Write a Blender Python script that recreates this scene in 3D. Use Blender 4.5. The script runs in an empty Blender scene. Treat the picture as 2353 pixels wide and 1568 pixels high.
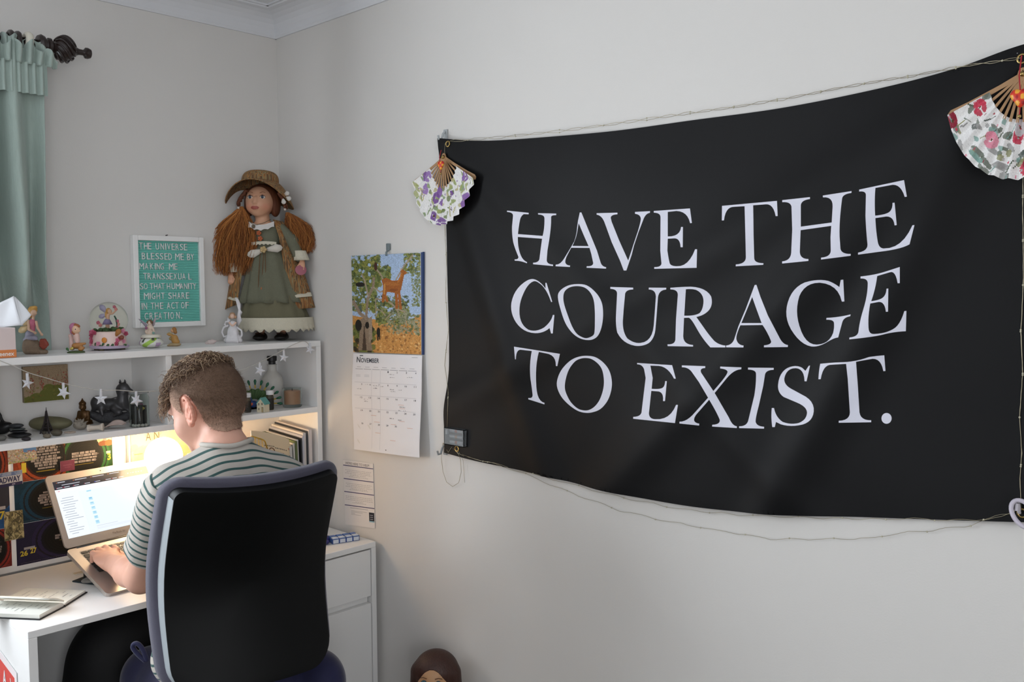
import bpy, bmesh, math, random
import numpy as np
from mathutils import Vector, Matrix
random.seed(7)
RNG = np.random.default_rng(7)
SC = bpy.context.scene
COL = SC.collection
PI = math.pi

# ------------------------------------------------------------------ camera
FPX, FW, FH = 2080.925, 2353.0, 1568.0
CAM = np.array([-1.8103, -2.8412, 1.5768])
YAW, PITCH, ROLL = .8113, -.0613, -.0055
_f = np.array([math.sin(YAW)*math.cos(PITCH), math.cos(YAW)*math.cos(PITCH), math.sin(PITCH)])
_r = np.cross(_f, [0, 0, 1]); _r /= np.linalg.norm(_r); _u = np.cross(_r, _f)
CR = math.cos(ROLL)*_r + math.sin(ROLL)*_u
CU = -math.sin(ROLL)*_r + math.cos(ROLL)*_u
CF = _f
cd = bpy.data.cameras.new('camera'); cam = bpy.data.objects.new('camera', cd); COL.objects.link(cam)
cd.sensor_width = 36; cd.lens = FPX/FW*36; cd.clip_start = .02; cd.clip_end = 60
cam.matrix_world = Matrix(((CR[0], CU[0], -CF[0], CAM[0]), (CR[1], CU[1], -CF[1], CAM[1]), (CR[2], CU[2], -CF[2], CAM[2]), (0, 0, 0, 1)))
SC.camera = cam

def ray(px, py): return CF + CR*(px-FW/2)/FPX - CU*(py-FH/2)/FPX
def on(px, py, ax, val):                 # where a sight line meets the plane axis = val
    d = ray(px, py); return CAM + d*((val-CAM[ax])/d[ax])
def at(px, py, depth): return CAM + ray(px, py)*depth

# ------------------------------------------------------------------ light
SC.view_settings.view_transform = 'Standard'; SC.view_settings.look = 'None'
SC.view_settings.exposure = 0.06; SC.view_settings.gamma = 1.0; SC.view_settings.use_curve_mapping = False
w = bpy.data.worlds.new('sky'); SC.world = w; w.use_nodes = True
bg = w.node_tree.nodes['Background']; bg.inputs[0].default_value = (.80, .90, 1.0, 1); bg.inputs[1].default_value = 1.0
WIN = (-2.62, -1.24, .95, 2.12)          # window opening x0 x1 z0 z1 in the back wall
WY = .03                                 # room side of the back wall
def area(name, loc, tgt, sx, sy, power, col):
    l = bpy.data.lights.new(name, 'AREA'); l.shape = 'RECTANGLE'; l.size = sx; l.size_y = sy; l.energy = power; l.color = col
    o = bpy.data.objects.new(name, l); COL.objects.link(o); o.location = loc
    o.rotation_euler = (Vector(tgt)-Vector(loc)).to_track_quat('-Z', 'Y').to_euler(); return o
area('window_daylight', ((WIN[0]+WIN[1])/2, WY+.135, 1.535), ((WIN[0]+WIN[1])/2, -2, 1.535), 1.36, 1.15, 70, (.88, .94, 1.0))
area('added_side_fill', (-3.535, -1.55, 1.535), (0, -1.55, 1.535), 1.48, 1.15, 5, (.90, .95, 1.0))  # added fill from the left; no window is known there
area('added_front_fill', (-2.5, -4.435, 1.60), (-2.5, 0, 1.60), 1.38, 1.18, 40, (.96, .97, 1.0))  # added fill for back wall and hutch, behind the camera

# ------------------------------------------------------------------ colours and materials
def lin(h):
    if isinstance(h, str):
        h = h.lstrip('#'); v = [int(h[i:i+2], 16)/255 for i in (0, 2, 4)]
    else: v = list(h)
    return np.array([c/12.92 if c <= .04045 else ((c+.055)/1.055)**2.4 for c in v])
def mat(name, col='#888888', rough=.5, metal=0., var=0., vscale=20., bump=0., bscale=80., sheen=0., trans=0., ior=1.45, spec=.5, attr=None, emit=None, estr=0., coat=0., sss=0., stretch=None, alpha=1.):
    m = bpy.data.materials.new(name); m.use_nodes = True; nt = m.node_tree; N = nt.nodes; L = nt.links
    b = N['Principled BSDF']; c = lin(col)
    b.inputs['Base Color'].default_value = (*c, 1); b.inputs['Roughness'].default_value = rough; b.inputs['Metallic'].default_value = metal
    b.inputs['Specular IOR Level'].default_value = spec; b.inputs['IOR'].default_value = ior
    if sheen: b.inputs['Sheen Weight'].default_value = sheen; b.inputs['Sheen Roughness'].default_value = .4
    if trans: b.inputs['Transmission Weight'].default_value = trans
    if coat: b.inputs['Coat Weight'].default_value = coat
    if sss:
        b.inputs['Subsurface Weight'].default_value = sss; b.inputs['Subsurface Radius'].default_value = (.01, .004, .002); b.inputs['Subsurface Scale'].default_value = 1.
    if alpha < 1: b.inputs['Alpha'].default_value = alpha
    tc = N.new('ShaderNodeTexCoord')
    src = tc.outputs['Object']
    if stretch:
        mp = N.new('ShaderNodeMapping'); mp.inputs['Scale'].default_value = stretch; L.new(src, mp.inputs['Vector']); src = mp.outputs['Vector']
    colout = None
    if attr:
        a = N.new('ShaderNodeAttribute'); a.attribute_name = attr; colout = a.outputs['Color']
    n = N.new('ShaderNodeTexNoise'); n.inputs['Scale'].default_value = vscale; n.inputs['Detail'].default_value = 4; L.new(src, n.inputs['Vector'])
    rp = N.new('ShaderNodeMapRange'); rp.inputs['To Min'].default_value = 1-max(var, .015); rp.inputs['To Max'].default_value = 1+max(var, .015); L.new(n.outputs['Fac'], rp.inputs['Value'])
    mx = N.new('ShaderNodeVectorMath'); mx.operation = 'SCALE'
    if colout is not None: L.new(colout, mx.inputs[0])
    else: mx.inputs[0].default_value = tuple(c)
    L.new(rp.outputs[0], mx.inputs['Scale']); L.new(mx.outputs[0], b.inputs['Base Color'])
    if bump:
        n2 = N.new('ShaderNodeTexNoise'); n2.inputs['Scale'].default_value = bscale; n2.inputs['Detail'].default_value = 3; L.new(src, n2.inputs['Vector'])
        bp = N.new('ShaderNodeBump'); bp.inputs['Strength'].default_value = bump; bp.inputs['Distance'].default_value = .004
        L.new(n2.outputs['Fac'], bp.inputs['Height']); L.new(bp.outputs[0], b.inputs['Normal'])
    if emit is not None:
        if emit == 'attr': L.new(colout, b.inputs['Emission Color'])
        else: b.inputs['Emission Color'].default_value = (*lin(emit), 1)
        b.inputs['Emission Strength'].default_value = estr
    return m

# ------------------------------------------------------------------ meshes
class MB:
    """collects shapes; build() links them as one mesh object"""
    def __init__(s): s.v = []; s.f = []; s.c = []; s.col = None
    def add(s, v, f):
        o = len(s.v); s.v += [tuple(map(float, p)) for p in v]; s.f += [tuple(i+o for i in q) for q in f]; s.c += [s.col]*len(f); return s
    def box(s, lo, hi, bev=0., M=None):
        lo = np.minimum(lo, hi); hi = np.maximum(lo, hi) if False else np.array(hi, float); lo = np.array(lo, float)
        bev = min(bev, .49*min(hi-lo)) if bev else 0
        if not bev:
            v = [(x, y, z) for x in (lo[0], hi[0]) for y in (lo[1], hi[1]) for z in (lo[2], hi[2])]
            f = [(0, 1, 3, 2), (4, 6, 7, 5), (0, 4, 5, 1), (2, 3, 7, 6), (0, 2, 6, 4), (1, 5, 7, 3)]
        else:
            bm = bmesh.new(); bmesh.ops.create_cube(bm, size=1)
            for q in bm.verts: q.co = Vector([lo[i]+(q.co[i]+.5)*(hi[i]-lo[i]) for i in range(3)])
            bmesh.ops.bevel(bm, geom=bm.edges[:], offset=bev, segments=2, affect='EDGES', profile=.5)
            bm.verts.ensure_lookup_table(); v = [q.co[:] for q in bm.verts]; f = [[q.index for q in p.verts] for p in bm.faces]; bm.free()
        if M is not None: v = [(M @ Vector(p))[:] for p in v]
        return s.add(v, f)
    def grid(s, fn, nu, nv, closeu=False, closev=False):
        v = []; U = nu if closeu else nu+1; V = nv if closev else nv+1
        for j in range(V):
            for i in range(U): v.append(fn(i/nu, j/nv))
        f = []
        for j in range(nv):
            for i in range(nu):
                a = j*U+i; b = j*U+(i+1) % U; c = ((j+1) % V)*U+(i+1) % U; d = ((j+1) % V)*U+i
                f.append((a, b, c, d))
        return s.add(v, f)
    def lathe(s, prof, n=24, c=(0, 0, 0), cap=True, M=None):
        v = []; k = len(prof)
        for r, z in prof:
            for i in range(n): a = 2*PI*i/n; v.append((c[0]+r*math.cos(a), c[1]+r*math.sin(a), c[2]+z))
        f = [(j*n+i, j*n+(i+1) % n, (j+1)*n+(i+1) % n, (j+1)*n+i) for j in range(k-1) for i in range(n)]
        if cap: f += [tuple(range(n-1, -1, -1)), tuple(range((k-1)*n, k*n))]
        if M is not None: v = [(M @ Vector(p))[:] for p in v]
        return s.add(v, f)
    def ell(s, c, r, n=16, m=10, M=None):
        v = []; R = r if hasattr(r, '__len__') else (r, r, r)
        for j in range(m+1):
            t = PI*j/m
            for i in range(n): a = 2*PI*i/n; v.append((R[0]*math.sin(t)*math.cos(a), R[1]*math.sin(t)*math.sin(a), R[2]*math.cos(t)))
        if M is not None: v = [(M @ Vector(p))[:] for p in v]
        v = [(p[0]+c[0], p[1]+c[1], p[2]+c[2]) for p in v]
        f = [(j*n+i, (j+1)*n+i, (j+1)*n+(i+1) % n, j*n+(i+1) % n) for j in range(m) for i in range(n)]
        return s.add(v, f)
    def tube(s, pts, r, n=8, closed=False, cap=True):
        P = [np.array(p, float) for p in pts]; k = len(P); rr = r if hasattr(r, '__len__') else [r]*k
        v = []; nrm = None
        for i in range(k):
            a = P[(i-1) % k] if closed or i > 0 else P[i]; b = P[(i+1) % k] if closed or i < k-1 else P[i]
            t = b-a; t = t/(np.linalg.norm(t)+1e-12)
            if nrm is None:
                h = np.array([0, 0, 1.]) if abs(t[2]) < .9 else np.array([1., 0, 0]); nrm = np.cross(t, h)
            nrm = nrm - t*np.dot(nrm, t); nrm /= np.linalg.norm(nrm)+1e-12; bn = np.cross(t, nrm)
            for q in range(n):
                g = 2*PI*q/n; v.append(P[i]+rr[i]*(math.cos(g)*nrm+math.sin(g)*bn))
        K = k if closed else k-1
        f = [(j*n+i, j*n+(i+1) % n, ((j+1) % k)*n+(i+1) % n, ((j+1) % k)*n+i) for j in range(K) for i in range(n)]
        if cap and not closed: f += [tuple(range(n-1, -1, -1)), tuple(range((k-1)*n, k*n))]
        return s.add(v, f)
    def prism(s, poly, h0, h1, fn):      # polygon (convex-ish) extruded; fn(x,y,h)->xyz
        n = len(poly); v = [fn(x, y, h0) for x, y in poly]+[fn(x, y, h1) for x, y in poly]
        f = [tuple(range(n-1, -1, -1)), tuple(range(n, 2*n))]+[(i, (i+1) % n, n+(i+1) % n, n+i) for i in range(n)]
        return s.add(v, f)
    def xf(s, M):
        s.v = [(M @ Vector(p))[:] for p in s.v]; return s
    def build(s, name, m, parent=None, smooth=False, loc=None):
        me = bpy.data.meshes.new(name)
        v = s.v
        if loc is not None: v = [(p[0]-loc[0], p[1]-loc[1], p[2]-loc[2]) for p in v]
        me.from_pydata(v, [], s.f); me.materials.append(m)
        if any(c is not None for c in s.c):
            ca = me.color_attributes.new('Col', 'FLOAT_COLOR', 'CORNER')
            arr = np.ones((len(me.loops), 4), np.float32); i = 0
            for q, c in zip(s.f, s.c):
                if c is not None: arr[i:i+len(q), :3] = c
                i += len(q)
            ca.data.foreach_set('color', arr.ravel())
        return link(name, me, parent, smooth, loc)
def link(name, me, parent=None, smooth=False, loc=None):
    me.update()
    bm = bmesh.new(); bm.from_mesh(me); bmesh.ops.recalc_face_normals(bm, faces=bm.faces[:]) if smooth != 'keep' else None; bm.to_mesh(me); bm.free()
    if smooth:
        me.polygons.foreach_set('use_smooth', [True]*len(me.polygons))
        if smooth == 'auto': me.set_sharp_from_angle(angle=math.radians(40))
    o = bpy.data.objects.new(name, me); COL.objects.link(o)
    if loc is not None: o.location = loc
    if parent is not None: setparent(o, parent)
    return o
def world_loc(o):
    p = Vector(o.location)
    q = o.parent
    while q is not None: p = p+Vector(q.location); q = q.parent
    return p
def setparent(o, parent):                # parents carry no rotation; children keep their place
    o.parent = parent; o.location = Vector(o.location)-world_loc(parent)
def tag(o, label, cat, group=None, kind=None):
    o['label'] = label; o['category'] = cat
    if group: o['group'] = group
    if kind: o['kind'] = kind
    return o
def thing(name, label, cat, loc=(0, 0, 0), group=None):
    o = bpy.data.objects.new(name, None); COL.objects.link(o); o.location = tuple(map(float, loc)); o.empty_display_size = .05
    return tag(o, label, cat, group)
def struct(o): o['kind'] = 'structure'; return o
def copy_part(o, parent, loc):
    c = o.copy(); COL.objects.link(c); c.parent = parent; c.location = loc; return c

# ------------------------------------------------------------------ soft bodies: smooth union of ellipsoids / capsules, meshed by surface nets
def RM(f, u):                             # frame with forward f, up u -> 3x3 rows (right, forward, up)
    f = np.array(f, float); f /= np.linalg.norm(f); u = np.array(u, float); r = np.cross(f, u); r /= np.linalg.norm(r); u = np.cross(r, f)
    return np.array([r, f, u])
class Soft:
    def __init__(s, res, k=.01): s.p = []; s.res = res; s.k = k
    def e(s, c, r, R=None, k=None, sub=False): s.p.append(('e', np.array(c, float), np.array(r, float)*np.ones(3), None if R is None else np.array(R), s.k if k is None else k, sub)); return s
    def c(s, a, b, ra, rb, k=None, sub=False): s.p.append(('c', np.array(a, float), np.array(b, float), (ra, rb), s.k if k is None else k, sub)); return s
    def chain(s, pts, rs, k=None):
        for i in range(len(pts)-1): s.c(pts[i], pts[i+1], rs[i], rs[i+1], k)
        return s
    def bb(s, q):
        if q[0] == 'e': m = q[2].max(); return q[1]-m, q[1]+m
        m = max(q[3]); return np.minimum(q[1], q[2])-m, np.maximum(q[1], q[2])+m
    def mesh(s):
        B = [s.bb(q) for q in s.p if not q[5]]; pad = 3*s.res
        lo = np.min([b[0] for b in B], 0)-pad; hi = np.max([b[1] for b in B], 0)+pad
        n = np.ceil((hi-lo)/s.res).astype(int)+1; F = np.full(n, 1e3, np.float32)
        ax = [lo[i]+np.arange(n[i])*s.res for i in range(3)]
        for q in s.p:
            k = q[4]; b0, b1 = s.bb(q); m = 2.5*k+4*s.res
            i0 = np.clip(np.floor((b0-m-lo)/s.res).astype(int), 0, n-1); i1 = np.clip(np.ceil((b1+m-lo)/s.res).astype(int)+1, 1, n)
            if (i1 <= i0).any(): continue
            X, Y, Z = np.meshgrid(*[ax[i][i0[i]:i1[i]] for i in range(3)], indexing='ij'); P = np.stack([X, Y, Z], -1)
            if q[0] == 'e':
                d = P-q[1]
                if q[3] is not None: d = d @ q[3].T
                a = np.linalg.norm(d/q[2], axis=-1); g = np.linalg.norm(d/q[2]**2, axis=-1)+1e-9; D = a*(a-1)/g
            else:
                ab = q[2]-q[1]; t = np.clip(((P-q[1])@ab)/(ab@ab+1e-12), 0, 1); D = np.linalg.norm(P-q[1]-t[..., None]*ab, axis=-1)-(q[3][0]+(q[3][1]-q[3][0])*t)
            sl = tuple(slice(i0[i], i1[i]) for i in range(3)); O = F[sl]
            if q[5]: F[sl] = np.maximum(O, -D)
            else:
                if k > 0:
                    h = np.clip(.5+.5*(O-D)/k, 0, 1); F[sl] = O*(1-h)+D*h-k*h*(1-h)
                else: F[sl] = np.minimum(O, D)
        # surface nets
        S = F < 0; A = np.zeros(n-1, int)
        for dx in (0, 1):
            for dy in (0, 1):
                for dz in (0, 1): A += S[dx:n[0]-1+dx, dy:n[1]-1+dy, dz:n[2]-1+dz]
        C = np.argwhere((A > 0) & (A < 8)); idx = np.full(n-1, -1, int); idx[tuple(C.T)] = np.arange(len(C))
        acc = np.zeros((len(C), 3)); cnt = np.zeros(len(C))
        E = [((0, 0, 0), (1, 0, 0)), ((0, 1, 0), (1, 1, 0)), ((0, 0, 1), (1, 0, 1)), ((0, 1, 1), (1, 1, 1)), ((0, 0, 0), (0, 1, 0)), ((1, 0, 0), (1, 1, 0)), ((0, 0, 1), (0, 1, 1)), ((1, 0, 1), (1, 1, 1)), ((0, 0, 0), (0, 0, 1)), ((1, 0, 0), (1, 0, 1)), ((0, 1, 0), (0, 1, 1)), ((1, 1, 0), (1, 1, 1))]
        for a, b in E:
            a = np.array(a); b = np.array(b); fa = F[tuple((C+a).T)]; fb = F[tuple((C+b).T)]; m = (fa < 0) != (fb < 0)
            t = fa[m]/(fa[m]-fb[m]); acc[m] += C[m]+a+(b-a)*t[:, None]; cnt[m] += 1
        V = lo+acc/cnt[:, None]*s.res; Q = []
        for d in range(3):
            sh = np.array(n)-1; e = np.zeros(3, int); e[d] = 1
            a0 = S[:n[0]-e[0], :n[1]-e[1], :n[2]-e[2]]; a1 = S[e[0]:, e[1]:, e[2]:]
            X = np.argwhere(a0 != a1); o1, o2 = [(1, 2), (2, 0), (0, 1)][d]
            X = X[(X[:, o1] > 0) & (X[:, o2] > 0) & (X[:, o1] < n[o1]-1) & (X[:, o2] < n[o2]-1)]
            fl = a0[tuple(X.T)]; u = np.zeros(3, int); u[o1] = 1; w_ = np.zeros(3, int); w_[o2] = 1
            q = np.stack([idx[tuple((X-u-w_).T)], idx[tuple((X-w_).T)], idx[tuple(X.T)], idx[tuple((X-u).T)]], 1)
            q[~fl] = q[~fl][:, ::-1]; Q.append(q)
        Q = np.concatenate(Q); Q = Q[(Q >= 0).all(1)]
        return V, Q
def qmesh(name, V, Q, m, parent=None, cols=None, smooth=True, fattr=None, loc=None):
    me = bpy.data.meshes.new(name); V = np.asarray(V, np.float32)
    if loc is not None: V = V-np.array(loc, np.float32)
    me.vertices.add(len(V)); me.vertices.foreach_set('co', V.ravel()); k = Q.shape[1]
    me.loops.add(len(Q)*k); me.loops.foreach_set('vertex_index', Q.ravel().astype(np.int32)); me.polygons.add(len(Q)); me.polygons.foreach_set('loop_start', np.arange(0, len(Q)*k, k, dtype=np.int32))
    me.update(calc_edges=True); me.validate(); me.materials.append(m)
    if cols is not None:
        ca = me.color_attributes.new('Col', 'FLOAT_COLOR', 'POINT'); a = np.ones((len(V), 4), np.float32); a[:, :3] = cols; ca.data.foreach_set('color', a.ravel())
    if fattr is not None:
        for nm, arr in fattr.items():
            fa = me.attributes.new(nm, 'FLOAT', 'POINT'); fa.data.foreach_set('value', np.asarray(arr, np.float32))
    if smooth: me.polygons.foreach_set('use_smooth', [True]*len(me.polygons))
    o = bpy.data.objects.new(name, me); COL.objects.link(o)
    if loc is not None: o.location = tuple(map(float, loc))
    if parent is not None: setparent(o, parent)
    return o
def soft(name, S, m, parent=None, colfn=None, **kw):
    V, Q = S.mesh(); return qmesh(name, V, Q, m, parent, None if colfn is None else colfn(V), **kw)

# ------------------------------------------------------------------ flat print: a small painter, shown as face colours on a sheet
class Cv:
    def __init__(s, w, h, bg='#ffffff'):
        s.w, s.h = w, h; s.a = np.zeros((h, w, 3)); s.a[:] = lin(bg)
        s.Y, s.X = np.mgrid[0:h, 0:w]; s.X = (s.X+.5)/w; s.Y = (s.Y+.5)/h; s.asp = w/h
    def put(s, m, c, o=1.): s.a[m] = s.a[m]*(1-o)+lin(c)*o if isinstance(c, (str, tuple, list)) else s.a[m]*(1-o)+c*o; return s
    def rect(s, x0, y0, x1, y1, c, o=1.): return s.put((s.X >= x0) & (s.X < x1) & (s.Y >= y0) & (s.Y < y1), c, o)
    def ell(s, x, y, rx, ry, c, ang=0, o=1.):
        dx = (s.X-x); dy = (s.Y-y); ca, sa = math.cos(ang), math.sin(ang); u = (dx*ca*s.asp+dy*sa)/s.asp; v = -dx*s.asp*sa+dy*ca
        return s.put((u/rx)**2+(v/ry)**2 < 1, c, o)
    def line(s, pts, w_, c, o=1.):
        for (x0, y0), (x1, y1) in zip(pts[:-1], pts[1:]):
            ax = (x1-x0)*s.asp; ay = y1-y0; t = np.clip((((s.X-x0)*s.asp)*ax+(s.Y-y0)*ay)/(ax*ax+ay*ay+1e-12), 0, 1)
            s.put(((s.X-x0)*s.asp-t*ax)**2+((s.Y-y0)-t*ay)**2 < w_*w_/4, c, o)
        return s
    def poly(s, pts, c, o=1.):
        m = np.zeros((s.h, s.w), bool); n = len(pts)
        for i in range(n):
            x0, y0 = pts[i]; x1, y1 = pts[(i+1) % n]
            if y0 == y1: continue
            m ^= ((s.Y >= min(y0, y1)) & (s.Y < max(y0, y1)) & (s.X < x0+(s.Y-y0)*(x1-x0)/(y1-y0)))
        return s.put(m, c, o)
    def grain(s, amt, seed=0, blk=1):
        r = np.random.default_rng(seed); n = r.normal(0, amt, ((s.h+blk-1)//blk, (s.w+blk-1)//blk)); n = np.repeat(np.repeat(n, blk, 0), blk, 1)[:s.h, :s.w]
        s.a = np.clip(s.a*(1+n[..., None]), 0, 1); return s
    def blobs(s, n, box, cols, r, seed=0, o=.9):
        q = random.Random(seed)
        for _ in range(n):
            rr = q.uniform(*r); s.ell(q.uniform(box[0], box[2]), q.uniform(box[1], box[3]), rr/s.asp*q.uniform(.6, 1.5), rr, q.choice(cols), q.uniform(0, 3), o)
        return s
def sheet(name, cv, fn, m, parent=None, nsub=1, back=.0012, loc=None):
    """cv painted on the surface fn(u right, v down) -> xyz; a thin body sits behind it"""
    w_, h = cv.w, cv.h; V = np.array([fn(i/w_, j/h) for j in range(h+1) for i in range(w_+1)], float)
    J, I = np.mgrid[0:h, 0:w_]; a = J*(w_+1)+I; Q = np.stack([a, a+w_+1, a+w_+2, a+1], -1).reshape(-1, 4)
    nv = len(V)
    if back:                              # close it: back face offset along the normal
        c = np.array(fn(.5, .5)); nrm = np.cross(np.array(fn(.5, .6))-c, np.array(fn(.6, .5))-c); nrm /= np.linalg.norm(nrm)
        bi = [(i/6, j/6) for j in range(7) for i in range(7)]; Vb = np.array([fn(*t) for t in bi])-nrm*back
        V = np.concatenate([V, Vb]); Jb, Ib = np.mgrid[0:6, 0:6]; ab = nv+Jb*7+Ib; Qb = np.stack([ab, ab+1, ab+8, ab+7], -1).reshape(-1, 4)
        edge = lambda L1, L2: [[L1[0], L1[-1], L2[-1], L2[0]]]
        tl, tr, bl, br = 0, w_, h*(w_+1), h*(w_+1)+w_; TL, TR, BL, BR = nv, nv+6, nv+42, nv+48
        Q = np.concatenate([Q, Qb, np.array([[tl, tr, TR, TL], [tr, br, BR, TR], [br, bl, BL, BR], [bl, tl, TL, BL]])])
    me = bpy.data.meshes.new(name); V = V.astype(np.float32)
    if loc is not None: V = V-np.array(loc, np.float32)
    me.vertices.add(len(V)); me.vertices.foreach_set('co', V.ravel()); me.loops.add(len(Q)*4); me.loops.foreach_set('vertex_index', Q.ravel().astype(np.int32))
    me.polygons.add(len(Q)); me.polygons.foreach_set('loop_start', np.arange(0, len(Q)*4, 4, dtype=np.int32)); me.update(calc_edges=True)
    ca = me.color_attributes.new('Col', 'FLOAT_COLOR', 'CORNER'); A = np.ones((len(Q), 4, 4), np.float32); A[:, :, :3] = .7
    A[:w_*h, :, :3] = cv.a.reshape(-1, 1, 3); ca.data.foreach_set('color', A.ravel()); me.materials.append(m)
    o = bpy.data.objects.new(name, me); COL.objects.link(o)
    if loc is not None: o.location = tuple(map(float, loc))
    if parent is not None: setparent(o, parent)
    return o
_txt = {}
def text_mesh(s, size=1., extrude=0., bold=0.):
    k = (s, size, extrude, bold)
    if k not in _txt:
        cu = bpy.data.curves.new('text', 'FONT'); cu.body = s; cu.size = size; cu.extrude = extrude; cu.offset = bold; cu.resolution_u = 3
        o = bpy.data.objects.new('text', cu); COL.objects.link(o); bpy.context.view_layer.update()
        me = bpy.data.meshes.new_from_object(o.evaluated_get(bpy.context.evaluated_depsgraph_get())); bpy.data.objects.remove(o); bpy.data.curves.remove(cu)
        xs = [v.co.x for v in me.vertices]; ys = [v.co.y for v in me.vertices]; _txt[k] = (me, min(xs), max(xs), min(ys), max(ys))
    return _txt[k]
def put_text(s, name, m, parent, fn, box, extrude=0., lift=.0006, bold=0., keep=False):
    """text fitted in box (u0,v0,u1,v1; v down) of surface fn, lifted off it"""
    me0, x0, x1, y0, y1 = text_mesh(s, 1., 0., bold); me = me0.copy(); me.name = name
    c = np.array(fn(.5, .5)); nrm = np.cross(np.array(fn(.5, .6))-c, np.array(fn(.6, .5))-c); nrm /= np.linalg.norm(nrm)
    co = np.array([v.co[:] for v in me.vertices]); u = box[0]+(co[:, 0]-x0)/(x1-x0)*(box[2]-box[0]); v = box[3]-(co[:, 1]-y0)/(y1-y0)*(box[3]-box[1])
    P = np.array([np.array(fn(a, b))+nrm*lift for a, b in zip(u, v)])
    if extrude:
        n = len(P); bmx = bmesh.new(); me.vertices.foreach_set('co', P.astype(np.float32).ravel()); me.update(); bmx.from_mesh(me)
        r = bmesh.ops.extrude_face_region(bmx, geom=bmx.faces[:]); bmesh.ops.translate(bmx, vec=Vector(nrm*extrude), verts=[g for g in r['geom'] if isinstance(g, bmesh.types.BMVert)])
        bmesh.ops.recalc_face_normals(bmx, faces=bmx.faces[:]); bmx.to_mesh(me); bmx.free()
    else: me.vertices.foreach_set('co', P.astype(np.float32).ravel())
    me.materials.clear(); me.materials.append(m); me.update()
    o = bpy.data.objects.new(name, me); COL.objects.link(o)
    if parent is not None: setparent(o, parent)
    return o
def bil(p00, p10, p11, p01):              # u right, v down
    p00, p10, p11, p01 = [np.array(p, float) for p in (p00, p10, p11, p01)]
    return lambda u, v: (p00*(1-u)+p10*u)*(1-v)+(p01*(1-u)+p11*u)*v
PRINT = mat('printed_paper', attr='Col', rough=.6, spec=.3)
PAINT = mat('painted_resin', attr='Col', rough=.4)
# ================================================================== the room
WALLM = mat('wall_paint', '#d9d6d2', rough=.75, var=.02, vscale=3, bump=.05, bscale=260, spec=.2)
CEILM = mat('ceiling_paint', '#dfe0e2', rough=.8, var=.015, vscale=2, spec=.2)
CORN = mat('cornice_plaster', '#dcdde0', rough=.6, var=.01, spec=.3)
FLOORM = mat('carpet', '#4b463f', rough=.95, var=.15, vscale=300, bump=.4, bscale=500, spec=.1)
WHITE = mat('white_laminate', '#ecebe9', rough=.38, var=.01, vscale=4, spec=.45)
XL, YF, ZC = -3.4, -4.3, 2.545
x0, x1, z0, z1 = WIN
b = MB()
for lo, hi in (((XL-.1, WY, 0), (x0, WY+.14, ZC)), ((x1, WY, 0), (.1, WY+.14, ZC)), ((x0, WY, 0), (x1, WY+.14, z0)), ((x0, WY, z1), (x1, WY+.14, ZC))): b.box(lo, hi)
struct(b.build('wall_back', WALLM))
struct(MB().box((0, YF-.1, 0), (.12, WY, ZC)).build('wall_right', WALLM))
b = MB(); wl = (-2.3, -.8, .95, 2.12)
for lo, hi in (((XL-.14, YF, 0), (XL, wl[0], ZC)), ((XL-.14, wl[1], 0), (XL, WY, ZC)), ((XL-.14, wl[0], 0), (XL, wl[1], wl[2])), ((XL-.14, wl[0], wl[3]), (XL, wl[1], ZC))): b.box(lo, hi)
struct(b.build('wall_left', WALLM))
b = MB(); wf = (-3.2, -1.8, 1.0, 2.2)
for lo, hi in (((XL-.14, YF-.14, 0), (wf[0], YF, ZC)), ((wf[1], YF-.14, 0), (0, YF, ZC)), ((wf[0], YF-.14, 0), (wf[1], YF, wf[2])), ((wf[0], YF-.14, wf[3]), (wf[1], YF, ZC))): b.box(lo, hi)
struct(b.build('wall_front', WALLM))
struct(MB().box((XL-.2, YF-.2, -.1), (.2, WY+.2, 0)).build('floor', FLOORM))
struct(MB().box((XL-.2, YF-.2, ZC), (.2, WY+.2, ZC+.1)).build('ceiling', CEILM))
def cove(p0, p1, inward, name):           # quarter-hollow plaster cove with a small lip
    b = MB(); p0 = np.array(p0, float); p1 = np.array(p1, float); n = np.array(inward, float); D = .088
    prof = [(0, -D), (.006, -D), (.009, -D+.008)]+[(.009+(D-.02)*(1-math.cos(t)), -D+.012+(D-.022)*math.sin(t)) for t in np.linspace(0, PI/2, 7)]+[(D-.008, -.006), (D, -.006), (D, 0), (0, 0)]
    k = len(prof)
    for P in (p0, p1): b.v += [tuple(P+n*a+np.array([0, 0, c])) for a, c in prof]
    b.f += [(i, (i+1) % k, k+(i+1) % k, k+i) for i in range(k)]; b.c += [None]*k
    return struct(b.build(name, CORN))
cove((XL, WY, ZC), (0, WY, ZC), (0, -1, 0), 'trim_1'); cove((0, WY, ZC), (0, YF, ZC), (-1, 0, 0), 'trim_2')
for nm, lo, hi in (('baseboard_right', (-.014, YF, 0), (0, WY, .09)), ('baseboard_back', (XL, WY-.014, 0), (-.014, WY, .09))): struct(MB().box(lo, hi, .004).build(nm, CORN))
GLASS = mat('window_glass', '#ffffff', rough=.0)
_n = GLASS.node_tree; _t = _n.nodes.new('ShaderNodeBsdfTransparent'); _g = _n.nodes.new('ShaderNodeBsdfGlossy'); _g.inputs['Roughness'].default_value = .02; _m = _n.nodes.new('ShaderNodeMixShader'); _m.inputs[0].default_value = .05
_n.links.new(_t.outputs[0], _m.inputs[1]); _n.links.new(_g.outputs[0], _m.inputs[2]); _n.links.new(_m.outputs[0], _n.nodes['Material Output'].inputs['Surface'])
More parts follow.
